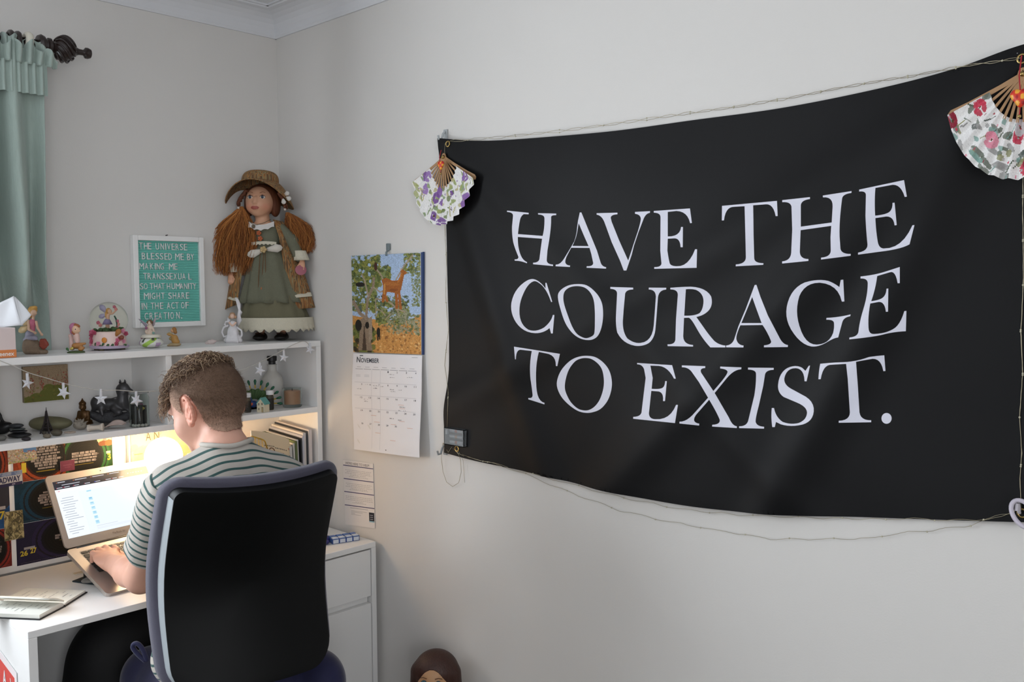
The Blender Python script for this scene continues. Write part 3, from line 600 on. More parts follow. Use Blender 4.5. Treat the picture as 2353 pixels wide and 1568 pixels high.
G.append(('I', 1560, 790, s2, [[(692,240),(949,243),(949,262),(870,265,862,310),(845,420),(800,620),(760,770,770,790),(785,830,853,833),(852,852),(603,846),(603,828),(685,830,697,760),(755,520),(775,400,772,300),(770,262,692,260)]]))
G.append(('S', 1560, 790, s2, [[(1313,220),(1278,378),(1258,377),(1255,250,1170,246),(1075,245,1055,350),(1050,410,1120,450),(1230,510),(1360,570,1350,680),(1340,780,1240,810),(1120,840,1020,808),(972,785),(960,836),(935,836),(920,740,930,645),(952,645),(970,740,1040,785),(1120,815,1200,795),(1280,765,1283,690),(1280,630,1180,590),(1050,535),(985,490,993,410),(1005,290,1085,245),(1170,205,1235,243),(1267,273),(1300,222)]]))
G.append(('T', 1560, 790, s2, [[(1415,202),(1550,188,1650,186),(1780,180,1900,135),(1960,125,2056,117),(2068,274),(2047,276),(2025,150,1940,152),(1860,165,1773,182),(1790,400),(1808,690),(1820,770,1925,768),(1925,788),(1600,793),(1600,773),(1710,770,1712,690),(1690,350),(1674,203),(1550,210,1510,213),(1440,225,1420,356),(1397,357),(1400,280,1415,202)]]))
G.append(('.', 1560, 790, s2, [[(2079+51*math.cos(a), 749+54*math.sin(a)) for a in np.linspace(0, 2*PI, 29)[:-1]]]))
def outline(pts, smooth):
    out = []
    if smooth:
        n = len(pts)
        for i in range(n):
            p0, p1, p2, p3 = [np.array(pts[(i+k) % n], float) for k in (-1, 0, 1, 2)]
            for t in (0, .25, .5, .75): out.append(.5*(2*p1+(p2-p0)*t+(2*p0-5*p1+4*p2-p3)*t*t+(3*p1-p0-3*p2+p3)*t**3))
        return out
    for p in pts:
        if len(p) == 2: out.append(np.array(p, float))
        else:
            a = out[-1]; c_ = np.array(p[:2], float); e = np.array(p[2:], float)
            for t in (.17, .34, .5, .67, .84, 1): out.append(a*(1-t)**2+2*c_*t*(1-t)+e*t*t)
    return out
for ch, ox, oy, sc_, loops in G:
    sm = loops[0] == 's'; loops = loops[1:] if sm else loops
    cu_ = bpy.data.curves.new('glyph', 'CURVE'); cu_.dimensions = '2D'; cu_.fill_mode = 'BOTH'
    for lp in loops:
        pts = outline(lp, sm); sp = cu_.splines.new('POLY'); sp.points.add(len(pts)-1); sp.use_cyclic_u = True
        for k, p in enumerate(pts): sp.points[k].co = ((ox+p[0]/sc_)/100, -(oy+p[1]/sc_)/100, 0, 1)
    og = bpy.data.objects.new('glyph', cu_); COL.objects.link(og); bpy.context.view_layer.update()
    me = bpy.data.meshes.new_from_object(og.evaluated_get(bpy.context.evaluated_depsgraph_get())); bpy.data.objects.remove(og); bpy.data.curves.remove(cu_)
    bm = bmesh.new(); bm.from_mesh(me)
    for _ in range(3):
        le = [e for e in bm.edges if e.calc_length() > .16]
        if not le: break
        bmesh.ops.subdivide_edges(bm, edges=le, cuts=1); bmesh.ops.triangulate(bm, faces=[f for f in bm.faces if len(f.verts) > 3])
    for v_ in bm.verts: v_.co = Vector(on_flag(v_.co.x*100, -v_.co.y*100))
    bm.to_mesh(me); bm.free(); me.materials.clear(); me.materials.append(FLAGW); me.name = 'letter'
    ob = bpy.data.objects.new('letter', me); COL.objects.link(ob); setparent(ob, fl)
# fold creases show as geometry in flag_cloth; pins at the corners
PINM = mat('brass_eyelet', '#b39a62', rough=.3, metal=1.)
for p in ((1029, 331), (2349, 135), (1050, 1032), (2349, 1180)):
    P = on_flag(*p, .001); MB().tube([P+np.array([0, .0075*math.cos(a), .0075*math.sin(a)]) for a in np.linspace(0, 2*PI, 17)[:-1]], .0022, 6, closed=True).build('eyelet', PINM, fl, True)
# ================================================================== fans, wires and fittings on the right wall
_mc = {}
def cm(h, rough=.5, **k):
    key = (h, rough, tuple(sorted(k.items())))
    if key not in _mc: _mc[key] = mat('paint_'+h.lstrip('#'), h, rough, **k)
    return _mc[key]
BAMBOO = mat('bamboo', '#a5805a', rough=.45, var=.15, vscale=60, stretch=(1, 1, .2))
def fan(name, label, piv, R, aL, aR, sy, cv, x0):
    P = np.array(on(*piv, 0, x0))          # angles from straight down, + towards the room corner
    F = thing(name, label, 'fan', P)
    n = 26
    def rad(a, r, h): return (P[0]-h, P[1]+sy*r*math.sin(a), P[2]-r*math.cos(a))
    ang = lambda u: aL+(aR-aL)*u
    r0 = .42*R
    def leaf(u, v):
        k = u*n; zz = abs((k % 2)-1); r = r0+(R-r0)*v
        sc = 1-.018*zz*v
        return rad(ang(u), r*sc, .004+.010*zz*(.5+.5*v)+.012*u*(1-u)*4*v)
    w_, h = cv.w, cv.h
    sheet('fan_leaf', cv, leaf, PRINT, F, back=0)
    for i in range(n//2+1):
        u = i/(n/2); g = i in (0, n//2); a = ang(u); b = MB(); wd = .0050 if g else .0026; L_ = R*.995 if g else r0*1.08
        pts = [(-.012, .6), (0, 1), (.3, .75), (.7, 1.0 if g else .9), (.95, 1.5 if g else .9), (1, .7 if g else .9)]
        t = np.array([math.cos(a), math.sin(a)]); v = []
        for hh in (-.0008, .0008):
            for q_, wq in pts:
                r = q_*L_ if q_ > 0 else q_*1.0
                for s_ in (-1, 1):
                    y = sy*r*math.sin(a)+s_*wd*wq*t[0]; z = -r*math.cos(a)+s_*wd*wq*t[1]; v.append((P[0]-.003-hh-.0005*(i % 3)-(.011*4*u*(1-u)*min(1, max(0, q_))*.5), P[1]+y, P[2]+z))
        m_ = len(pts); f = []
        for k in range(m_-1):
            f.append((2*k, 2*k+1, 2*k+3, 2*k+2)); o_ = 2*m_; f.append((o_+2*k, o_+2*k+2, o_+2*k+3, o_+2*k+1))
            f.append((2*k, 2*k+2, o_+2*k+2, o_+2*k)); f.append((2*k+1, o_+2*k+1, o_+2*k+3, 2*k+3))
        f += [(0, 2*m_, 2*m_+1, 1), (2*m_-2, 2*m_-1, 4*m_-1, 4*m_-2)]
        b.add(v, f).build('guard_stick' if g else 'rib', BAMBOO, F)
    MB().tube([(P[0]+.002, P[1], P[2]), (P[0]-.012, P[1], P[2])], .004, 10).build('rivet', PINM, F, True)
    return F, P, R, rad
def floral(seed, cols, leafc, n1=9):
    c = Cv(150, 70, '#e6e4e2'); q = random.Random(seed)
    for _ in range(n1*5):
        x, y = q.random(), q.random(); c.ell(x, y, q.uniform(.012, .030), q.uniform(.04, .12), q.choice(leafc), q.uniform(0, 3), .85)
    for _ in range(n1*2):
        x, y = q.random(), q.random(); c.line([(x, y), (x+q.uniform(-.06, .06), y+q.uniform(.1, .3))], .016, q.choice(leafc))
    for _ in range(n1):
        x, y = q.random(), q.random(); col = q.choice(cols)
        sz = q.uniform(.8, 1.5)
        for k in range(5): a = k*1.256+q.random(); c.ell(x+.020*sz*math.cos(a), y+.075*sz*math.sin(a), .017*sz, .060*sz, col, a, .95)
        c.ell(x, y, .007, .028, '#5d3f2a')
    for _ in range(n1*3): x, y = q.random(), q.random(); c.ell(x, y, .006, .024, q.choice(cols), 0, .9)
    return c.grain(.05, seed)
cvf = floral(12, ['#8a63a5', '#9a7ab3', '#7b5596'], ['#8f9c53', '#a4a96a', '#6f7f43', '#b8b07c', '#7d9460'], 12)
FN, FP, FR, frad = fan('folding_fan', 'small purple and green floral folding fan hanging at the corner-side edge of the flag', (1022, 362), .196, 1.24, -1.20, .72, cvf, -.030)
cvg = floral(31, ['#a82a3c', '#c23a52', '#8c2236', '#d98a9c', '#b9b3b4'], ['#55604f', '#6d7468', '#7fa39a', '#8a8a5c', '#46504a', '#9a9896'], 15)
FN2, FP2, FR2, frad2 = fan('folding_fan', 'red rose patterned folding fan at the right edge of the photo over the flag', (2352, 172), .182, 1.26, -1.26, .70, cvg, -.045)
for o_ in (FN, FN2): o_['group'] = 'folding fans on the flag corners'
REDCORD = mat('red_cord', '#a5222c', rough=.7)
def charm(F, px, py, x0, s, tail, top):
    P = np.array(on(px, py, 0, x0)); S_ = Soft(.0009*s/1.0, .004*s)
    for sg in (-1, 1): S_.e(P+np.array([0, sg*.0055*s, .003*s]), (.0045*s, .0075*s, .0075*s))
    S_.e(P+np.array([0, 0, -.003*s]), (.0045*s, .008*s, .008*s)).e(P+np.array([0, 0, -.010*s]), (.003*s, .004*s, .005*s))
    def col(V):
        C = np.tile(lin('#d3391f'), (len(V), 1)); n_ = np.sin(V[:, 1]*420/s)*np.sin(V[:, 2]*380/s+1)
        C[n_ > .25] = lin('#eda838'); C[n_ < -.62] = lin('#a8161c'); return C
    h = soft('heart_charm', S_, PAINT, F, col)
    MB().tube([top, (top+P)/2+np.array([-.004, .002, 0]), P+np.array([-.003, 0, .008*s])], .0011, 6).build('charm_cord', REDCORD, F)
    MB().tube([P+np.array([0, 0, -.012*s]), P+np.array([0, .001, -tail])], .0009, 6).build('charm_tail', REDCORD, F)
    MB().ell(P+np.array([0, .001, -tail-.003]), .0032, 10, 6).build('bead', PINM, F, True)
charm(FN, 1013, 379, -.055, 1., .022, FP+np.array([-.012, .002, .02])); charm(FN2, 2345, 222, -.075, 1.25, .03, FP2+np.array([-.015, .0, .03]))
# hooks
HOOK = mat('clear_hook_plastic', '#cfd4d6', rough=.2, trans=.35)
def hook(name, label, px, py, d=.012, up=1, m_=HOOK):
    P = np.array(on(px, py, 0, -.001)); b = MB().box(P+np.array([-.004, -.008, -.018]), P+np.array([0, .008, .018]), .002)
    b.tube([P+np.array([-.004, 0, .012*up]), P+np.array([-d, 0, .004*up]), P+np.array([-d-.006, 0, -.012*up]), P+np.array([-d-.016, 0, -.013*up]), P+np.array([-d-.019, 0, -.002*up])], .0032, 8)
    return tag(b.build(name, m_, None, 'auto'), label, 'hook', 'adhesive hooks at the flag corners')
hook('wall_hook', 'clear adhesive hook above the small floral fan', 1025, 312)
hook('wall_hook', 'grey adhesive hook under the battery pack', 1024, 1032, .014, 1, mat('grey_hook_plastic', '#9fa3a6', rough=.3, trans=.2))
hook('wall_hook', 'white ring hook at the lower right corner of the flag', 2349, 1168, .02, -1, mat('white_hook_plastic', '#cbc7cf', rough=.3))
hook('wall_hook', 'pale hook above the rose patterned fan', 2353, 128, .02)
P = on(2352, 1182, 0, -.045); MB()
tag(MB().tube([P+np.array([.008*math.sin(a), .020*math.cos(a), .022*math.sin(a+.5)]) for a in np.linspace(0, 2*PI, 30)[:-1]], .0042, 8, closed=True).build('plastic_ring', mat('lilac_white_plastic', '#c3bcc8', rough=.3), None, True), 'white plastic ring at the lower right corner of the flag', 'ring')
# fairy lights
WIRE = mat('copper_light_wire', '#a59c84', rough=.35, metal=.6, var=.2)
fy = thing('fairy_lights', 'thin copper wire fairy lights strung around the black flag', 'string lights', on(1650, 1200, 0, 0))
LEDM = mat('led_bead', '#d8d2b8', rough=.15, trans=.3)
leds = MB()
def wire(pts, d, amp=2.2, seed=0, two=True, r=.00055, name='wire', par=None, beads=True, step=14):
    q = random.Random(seed); L_ = []
    for (xa, ya), (xb, yb) in zip(pts[:-1], pts[1:]):
        k = max(1, int(math.hypot(xb-xa, yb-ya)/step))
        for i in range(k): L_.append((xa+(xb-xa)*i/k, ya+(yb-ya)*i/k))
    L_.append(pts[-1]); W_ = []
    for s_ in range(2 if two else 1):
        P_ = []
        for i, (x, y) in enumerate(L_):
            ph = i*1.05+s_*PI; e = np.array(on_wallflag(x+q.uniform(-1, 1)*amp*.25, y+amp*math.sin(ph)+q.uniform(-1, 1)*amp*.4, d+.0012*math.cos(ph))); P_.append(e)
            if beads and i % 7 == 3: leds.ell(e, .0019, 8, 5)
        MB().tube(P_, r, 5).build(name, WIRE, par or fy, True)
def on_wallflag(px, py, d):
    P = on(px, py, 0, -d); y, z = P[1], P[2]
    if -2.41 < y < -.86:
        t = (y+.86)/(-2.41+.86)*8; zt = np.interp(-y, [-a for a, _ in TOPC], [b_ for _, b_ in TOPC]); zb = np.interp(-y, [-a for a, _ in BOTC], [b_ for _, b_ in BOTC])
        if zb-.004 < z < zt+.004: return on_flag(px, py, .002)
    return P
wire([(1030, 324), (1060, 323), (1120, 318), (1200, 311), (1300, 300), (1400, 286), (1500, 272), (1600, 258), (1700, 244), (1800, 228), (1900, 208), (2000, 190), (2100, 174), (2180, 158), (2260, 145), (2346, 134)], .018, 2.6, 1)
wire([(1022, 330), (1023, 420), (1022, 520), (1026, 600), (1024, 680), (1030, 760), (1022, 840), (1030, 900), (1027, 985)], .006, 2.5, 2, r=.0005)
wire([(1062, 1044), (1110, 1060), (1180, 1080), (1250, 1108), (1330, 1140), (1420, 1172), (1520, 1196), (1640, 1218), (1770, 1239), (1900, 1240), (2010, 1237), (2060, 1226), (2130, 1221), (2230, 1208), (2330, 1176)], .008, 2., 3, two=False, r=.0005)
wire([(1075, 1050), (1180, 1078), (1300, 1110), (1420, 1142), (1560, 1170), (1700, 1184), (1850, 1190), (2020, 1194), (2100, 1192), (2180, 1196), (2260, 1194), (2330, 1178)], .010, 1.8, 4, two=False, r=.0005)
wire([(2352, 310), (2350, 480), (2352, 640), (2346, 760), (2350, 860), (2343, 960), (2348, 1040), (2344, 1100), (2346, 1168)], .026, 2.2, 5)
wire([(1038, 1028), (1030, 1040), (1018, 1018), (1014, 1050), (1018, 1085), (1026, 1108), (1040, 1119), (1054, 1110), (1060, 1085), (1058, 1055), (1048, 1032)], .010, .3, 6, two=False, beads=False, r=.0007, step=6)
wire([(1040, 1030), (1052, 1042), (1066, 1048)], .020, .3, 7, two=False, beads=False, r=.0007); wire([(1050, 1030), (1064, 1058), (1068, 1110)], .012, .3, 8, two=False, beads=False, r=.0005)
leds.build('led_beads', LEDM, fy, True)['kind'] = 'stuff'
# battery pack
bp = thing('battery_pack', 'clear plastic battery pack with three cells on the wall beside the flag', 'battery pack', on(1043, 1025, 0, 0))
CASE = mat('clear_case_plastic', '#dfe3e6', rough=.12, trans=.85, ior=1.3)
a = on(1020, 982, 0, -.034); b_ = on(1066, 1026, 0, -.034); y0, y1, zt, zb = a[1], b_[1], a[2], b_[2]-.004
bb = MB()
for lo, hi in (((-.034, y1, zb), (-.0325, y0, zt)), ((-.034, y1, zb), (-.003, y1+.002, zt)), ((-.034, y0-.002, zb), (-.003, y0, zt)), ((-.034, y1, zt-.002), (-.003, y0, zt)), ((-.034, y1, zb), (-.003, y0, zb+.002))): bb.box(lo, hi)
bb.build('case', CASE, bp)
MB().box((-.008, y1+.001, zb+.001), (-.002, y0-.001, zt-.001)).build('case_back', mat('grey_translucent_case', '#bfc3c6', rough=.3), bp)
CELL = mat('silver_cell', '#a7abb0', rough=.3, metal=.7); h3 = (zt-zb)/3
for i in range(3):
    zc = zb+h3*(i+.5); c_ = MB().tube([(-.020, y1+.014, zc), (-.020, y0-.016, zc)], .0068, 12).build('battery_cell', CELL, bp, 'auto')
    MB().tube([(-.020, (y0+y1)/2-.006, zc), (-.020, (y0+y1)/2+.004, zc)], .0070, 12).build('cell_band', cm('#a8543e' if i != 1 else '#b78a6c'), c_, 'auto')
    MB().tube([(-.020, y1+.004, zc), (-.020, y1+.013, zc)], .0066, 12).build('end_contact', cm('#26282c'), bp, 'auto')
MB().box((-.032, y0-.012, zb+.03), (-.018, y0-.004, zt-.006), .001).build('switch_block', cm('#b9bdc0'), bp)

# ================================================================== desk and hutch
DX0, DX1, DY0, DY1, DZ = -1.069, -.019, -.526, -.016, .75
T = .018
desk = thing('desk', 'white laminate desk with drawer cabinet under its right end', 'desk', ((DX0+DX1)/2, -.27, 0))
MB().box((DX0, DY0, DZ-T), (DX1, DY1, DZ), .0015).build('desktop', WHITE, desk)
MB().box((DX0, DY0, 0), (DX0+T+.003, DY1, DZ-T), .001).build('side_panel', WHITE, desk)
MB().box((DX1-T, DY0, 0), (DX1, DY1, DZ-T), .001).build('side_panel', WHITE, desk)
CX = -.385
MB().box((CX, DY0, 0), (CX+T, DY1, DZ-T), .001).build('cabinet_side', WHITE, desk)
MB().box((DX0+.021, DY1-.03, .30), (CX, DY1-.012, DZ-T)).build('modesty_panel', WHITE, desk)
MB().box((CX+T, DY1-.02, 0), (DX1-T, DY1-.01, DZ-T)).build('cabinet_back', WHITE, desk)
fx0, fx1 = CX+T+.003, DX1-T-.003
MB().box((fx0, DY0+.002, .575), (fx1, DY0+.020, .727), .001).build('drawer_front', WHITE, desk)
MB().box((fx0, DY0+.022, .545), (fx1, DY0+.036, .580)).build('finger_groove', WHITE, desk)
MB().box((fx0, DY0+.002, .035), (fx1, DY0+.020, .551), .001).build('cabinet_door', WHITE, desk)
MB().box((fx0, DY0+.03, .0), (fx1, DY0+.04, .035)).build('plinth', WHITE, desk)
HF, HB, HT = -.238, .004, 1.392
MZ0, MZ1 = 1.1476, 1.166
hu = thing('desk_hutch', 'white two-tier shelf hutch standing on the back of the desk', 'shelf unit', (-.544, -.12, DZ))
MB().box((DX0, HF, HT-.019), (DX1, HB, HT), .0012).build('top_board', WHITE, hu)
MB().box((DX0, HF, DZ+.0005), (DX0+T, HB, HT-.019), .001).build('side_panel', WHITE, hu)
MB().box((DX1-T, HF, DZ+.0005), (DX1, HB, HT-.019), .001).build('side_panel', WHITE, hu)
MB().box((DX0+T, HF, MZ0), (DX1-T, HB, MZ1), .001).build('middle_shelf', WHITE, hu)
MB().box((-.567, HF+.003, MZ1), (-.549, HB, HT-.019), .001).build('divider', WHITE, hu)
MB().box((DX0+T, HB, DZ+.0005), (DX1-T, HB+.004, HT-.019)).build('back_panel', WHITE, hu)
PBY = HB-.001                              # pictures hang against the back panel
# ------------------------------------------------------------------ helper: place by what it stands on
class Loc:
    """local axes of a thing standing at sight line (px,py) on height z: X to the viewer's right, D away from the viewer"""
    def __init__(s, px, py, z, ymin=-.225, ymax=-.03):
        P = on(px, py, 2, z)
        if P[1] < ymin or P[1] > ymax:     # keep it on the board
            y = min(max(P[1], ymin), ymax); Q = on(px, py, 1, y); P = np.array([Q[0], y, z])
        s.P = P; dep = (P-CAM)@CF; s.s = FPX/dep; s.px, s.py = px, py
        s.X = np.array([CR[0], CR[1], 0]); s.X /= np.linalg.norm(s.X); s.D = np.array([-s.X[1], s.X[0], 0]); s.Z = np.array([0, 0, 1.])
        s.R = np.array([s.X, s.D, s.Z])
    def __call__(s, px, py, d=0.): return s.P+s.X*(px-s.px)/s.s+s.D*d+s.Z*(s.py-py)/s.s
    def m(s, px): return px/s.s
    def M(s, px=None, py=None, d=0.):
        o = s(px if px is not None else s.px, py if py is not None else s.py, d); M_ = Matrix.Identity(4)
        for i in range(3):
            for j, a in enumerate((s.X, s.D, s.Z)): M_[i][j] = a[i]
            M_[i][3] = o[i]
        return M_
# ================================================================== things on top of the hutch
# tissue box
L = Loc(38, 823, HT, -.222)
P = L.P; bw, bd, bh = .112, .105, .080
tb = thing('tissue_box', 'pale pink tissue box with orange base band at the left end of the top shelf', 'tissue box', (P[0]-bw/2, P[1]+bd/2, HT))
MB().box((P[0]-bw, P[1], HT+.0005), (P[0], P[1]+bd, HT+bh), .0015).build('carton', mat('pink_card', '#dccbc8', rough=.55, var=.08, vscale=14), tb)
ob = MB().box((P[0]-bw-.0006, P[1]-.0006, HT+.0008), (P[0]+.0006, P[1]+bd+.0006, HT+.022), .001).build('base_band', mat('orange_card', '#d8834a', rough=.5), tb)
put_text('Kleenex', 'brand_print', cm('#efe3da'), ob, bil((P[0]-bw, P[1]-.0008, HT+.022), (P[0], P[1]-.0008, HT+.022), (P[0], P[1]-.0008, HT), (P[0]-bw, P[1]-.0008, HT)), (.52, .22, .95, .75), bold=.02)
TIS = mat('tissue_paper', '#e4e6ea', rough=.9, var=.02)
TIS.node_tree.nodes['Principled BSDF'].inputs['Subsurface Weight'].default_value = .0
def quadsheet(name, pts, m, par, bulge=0., n=10):
    f_ = bil(*pts); nn = np.cross(np.array(pts[1])-np.array(pts[0]), np.array(pts[3])-np.array(pts[0])); nn = nn/np.linalg.norm(nn)
    o_ = MB().grid(lambda u, v: tuple(f_(u, v)+nn*bulge*(math.sin(PI*u)*math.sin(PI*v)+.25*math.sin(u*9+v*5))), n, n).build(name, m, par, 'keep')
    o_.data.polygons.foreach_set('use_smooth', [True]*len(o_.data.polygons)); o_.modifiers.new('t', 'SOLIDIFY').thickness = .0006; return o_
quadsheet('tissue', [L(-40, 712, .03), L(20, 682, .035), L(38, 750, .03), L(-35, 757, .03)], TIS, tb, .008)
quadsheet('tissue', [L(20, 682, .036), L(23, 688, .045), L(54, 727, .05), L(37, 752, .032)], TIS, tb, .003)
quadsheet('tissue', [L(-30, 720, .05), L(20, 684, .045), L(38, 740, .055), L(-20, 758, .05)], TIS, tb, -.006)

SKIN = '#d9b8a0'
def wing(name, L, pts, d, m, par, th=.0012):
    poly = [(p[0], p[1]) for p in pts]; b = MB(); n = len(poly); dd = d if hasattr(d, '__len__') else [d]*n
    c0 = (sum(p[0] for p in poly)/n, sum(p[1] for p in poly)/n); v = [L(*c0, sum(dd)/n-th), L(*c0, sum(dd)/n+th)]+[L(x, y, e-th*.4) for (x, y), e in zip(poly, dd)]+[L(x, y, e+th*.4) for (x, y), e in zip(poly, dd)]
    f = [(0, 2+i, 2+(i+1) % n) for i in range(n)]+[(1, 2+n+(i+1) % n, 2+n+i) for i in range(n)]+[(2+i, 2+n+i, 2+n+(i+1) % n, 2+(i+1) % n) for i in range(n)]
    return b.add(v, f).build(name, m, par, True)
def leafshape(x, y, l, w_, ang, n=10):
    ca, sa = math.cos(ang), math.sin(ang); out = []
    for i in range(n):
        t = 2*PI*i/n; u = l/2*(1-math.cos(t)); v = w_/2*math.sin(t)*(1.15 if u > l*.4 else .8); out.append((x+u*ca-v*sa, y+u*sa+v*ca))
    return out
def G(L): return lambda x, y, d=0.: L(x, y, d)
# --- fairy kneeling on a rock
L = Loc(82, 814, HT, -.215); mm = L.m
fg = thing('fairy_figurine', 'blonde fairy figurine with yellow wings kneeling on a brown rock', 'figurine', L.P)
S_ = Soft(.0016, .006).e(L(74, 798), (mm(21), mm(17), mm(16)), L.R).e(L(72, 788), (mm(17), mm(14), mm(11)), L.R).e(L(97, 809), (mm(13), mm(11), mm(7)), L.R).e(L(64, 806), (mm(10), mm(9), mm(9)), L.R).e(L(78, 806), (mm(12), mm(13), mm(9)), L.R)
soft('rock', S_, mat('rock_brown', '#7c6a58', rough=.8, var=.35, vscale=60, bump=.6, bscale=150), fg)
S_ = Soft(.0013, .003)
for i in range(16):
    a = i*2.4; r = mm(8)*math.sqrt((i+.5)/16); S_.e(L(104, 790, -.006)+L.X*r*math.cos(a)+L.Z*r*1.2*math.sin(a), (mm(4.2), mm(4), mm(4.2)))
soft('red_blossom', S_, mat('russet_resin', '#84392a', rough=.6, var=.3, vscale=80), fg)
S_ = Soft(.0012, .004).e(L(70, 770), (mm(10), mm(9), mm(11)), L.R).e(L(78, 776, -.008), (mm(13), mm(8), mm(6)), L.R).c(L(85, 777, -.01), L(90, 779, -.012), mm(5), mm(3)).c(L(66, 776), L(58, 781), mm(6), mm(4))
soft('skirt', S_, mat('lilac_grey_paint', '#8f8c9c', rough=.5, var=.15, vscale=50), fg)
S_ = Soft(.0012, .004).e(L(77, 744), (mm(7.5), mm(6), mm(12)), L.R).e(L(76, 757), (mm(6.5), mm(5.5), mm(9)), L.R)
soft('bodice', S_, mat('pink_paint', '#b8637a', rough=.5, var=.2, vscale=60), fg)
S_ = Soft(.0011, .002).c(L(70, 737, -.004), L(73, 757, -.010), mm(3), mm(2.6)).c(L(73, 757, -.010), L(88, 764, -.014), mm(2.6), mm(2.2)).c(L(86, 740), L(92, 754, -.008), mm(2.8), mm(2.5)).c(L(92, 754, -.008), L(102, 768, -.012), mm(2.5), mm(2.2)).e(L(89, 765, -.014), mm(3.2)).e(L(103, 769, -.012), mm(3))
S_.c(L(79, 735), L(80, 728), mm(3), mm(2.8)).e(L(82, 719, -.003), (mm(6.5), mm(6.5), mm(8)), L.R).e(L(88.6, 721, -.003), mm(1.4))
soft('fairy_body', S_, mat('resin_skin', '#c9a58b', rough=.45), fg)
S_ = Soft(.0011, .003).e(L(78, 713, .002), (mm(10), mm(9), mm(9.5)), L.R).e(L(72, 722, .003), (mm(5), mm(6), mm(9)), L.R).e(L(84, 707), (mm(5), mm(6), mm(4)), L.R)
soft('hair', S_, mat('golden_hair_paint', '#bd8f48', rough=.5, var=.25, vscale=90, stretch=(1, 1, .3)), fg)
WINGY = mat('yellow_wing', '#c9b084', rough=.4, var=.2, vscale=40)
wing('wing', L, leafshape(70, 745, 28, 14, PI+.25), .004, WINGY, fg); wing('wing', L, leafshape(69, 748, 32, 15, PI-.5), .008, WINGY, fg)
# --- child in pink cap with goose
L = Loc(176, 811, HT, -.215); mm = L.m
fg = thing('child_figurine', 'small figurine of a child in a pink cap on a green base', 'figurine', L.P)
MB().lathe([(mm(19), 0), (mm(19), mm(2)), (mm(15), mm(4)), (0.0005, mm(5))], 20, L(175, 811)).build('grass_base', mat('moss_green', '#4a5a38', rough=.8, var=.3, vscale=90), fg, True)
S_ = Soft(.001, .003).e(L(177, 773), (mm(7), mm(6), mm(12)), L.R).e(L(179, 782), (mm(6), mm(6), mm(8)), L.R); soft('torso', S_, mat('cream_pink_paint', '#d5b3a8', rough=.5, var=.15, vscale=70), fg)
S_ = Soft(.001, .003).e(L(176, 795), (mm(10), mm(9), mm(7)), L.R).c(L(180, 793), L(196, 790), mm(5), mm(2.5)).c(L(184, 797), L(192, 800), mm(4), mm(3)).e(L(186, 803), (mm(6), mm(5), mm(4)), L.R)
soft('trousers', S_, mat('ochre_paint', '#a8743f', rough=.5, var=.25, vscale=60), fg)
S_ = Soft(.001, .003).e(L(178, 757, -.003), (mm(9), mm(8), mm(10)), L.R).e(L(186, 761, -.004), mm(1.8)).c(L(177, 767), L(177, 770), mm(4), mm(4)); soft('head', S_, mat('peach_paint', '#dcb596', rough=.45), fg)
S_ = Soft(.001, .003).e(L(171, 752, .002), (mm(10), mm(9), mm(10)), L.R).e(L(168, 762, .002), (mm(6), mm(6), mm(7)), L.R); soft('cap', S_, mat('mauve_paint', '#b06d8a', rough=.5, var=.2, vscale=90), fg)
S_ = Soft(.001, .002)
for x, y in ((171, 763), (174, 767), (181, 748), (184, 750), (177, 747)): S_.e(L(x, y, -.004), mm(3.6))
soft('fringe', S_, cm('#9b5b35', .5), fg); MB().ell(L(180, 756.5, -.012), mm(1.5), 8, 6).build('eye', cm('#2c3a52'), fg, True)
S_ = Soft(.001, .003).c(L(160, 776, .01), L(163, 800, .008), mm(4), mm(6)).e(L(159, 772, .01), mm(4.5)).e(L(169, 775, .012), (mm(4), mm(3), mm(9)), L.R); soft('goose', S_, mat('pale_pink_paint', '#cfaea6', rough=.5), fg)
wing('leaf', L, leafshape(165, 803, 10, 6, -.5), -.012, cm('#c7b25a'), fg); wing('leaf', L, leafshape(163, 806, 9, 6, -2.2), -.012, cm('#3f6a3c'), fg)
# --- snow globe
L = Loc(252, 804, HT, -.20); mm = L.m
sg = thing('snow_globe', 'glass snow globe with a fairy inside on a pink flowered base', 'snow globe', L.P)
MB().lathe([(mm(40), mm(4)), (mm(42), mm(5)), (mm(42.5), mm(9)), (mm(40), mm(11))], 36, L.P).build('base_ring', mat('lilac_glaze', '#b9a8bd', rough=.35), sg, 'auto')
for a in (-.5, .5, 2.6, 3.7): MB().lathe([(mm(5), 0), (mm(6), mm(5))], 10, L.P+np.array([mm(28)*math.cos(a), mm(28)*math.sin(a), 0])).build('foot', cm('#6e6247'), sg)
MB().lathe([(mm(38), mm(10)), (mm(37.5), mm(13)), (mm(35.5), mm(28)), (mm(34), mm(40)), (mm(32), mm(43)), (mm(24), mm(44))], 40, L.P).build('drum', mat('cream_pink_glaze', '#e0c6bd', rough=.35), sg, 'auto')
GL = mat('globe_glass', '#f4f6ee', rough=.02, trans=1., ior=1.12)
gc = L(252, 736); MB().ell(gc, mm(41.5), 40, 26).build('glass_globe', GL, sg, True)
S_ = Soft(.0012, .002); q = random.Random(4)
for i in range(46):
    a = q.uniform(0, 6.28); r = mm(27)*math.sqrt(q.random()); S_.e(L(252, 758)+np.array([r*math.cos(a), r*math.sin(a), q.uniform(-mm(2), mm(4))]), mm(q.uniform(2.5, 5)))
soft('garden', S_, mat('globe_foliage', '#3f5934', rough=.7, var=.4, vscale=150), sg)
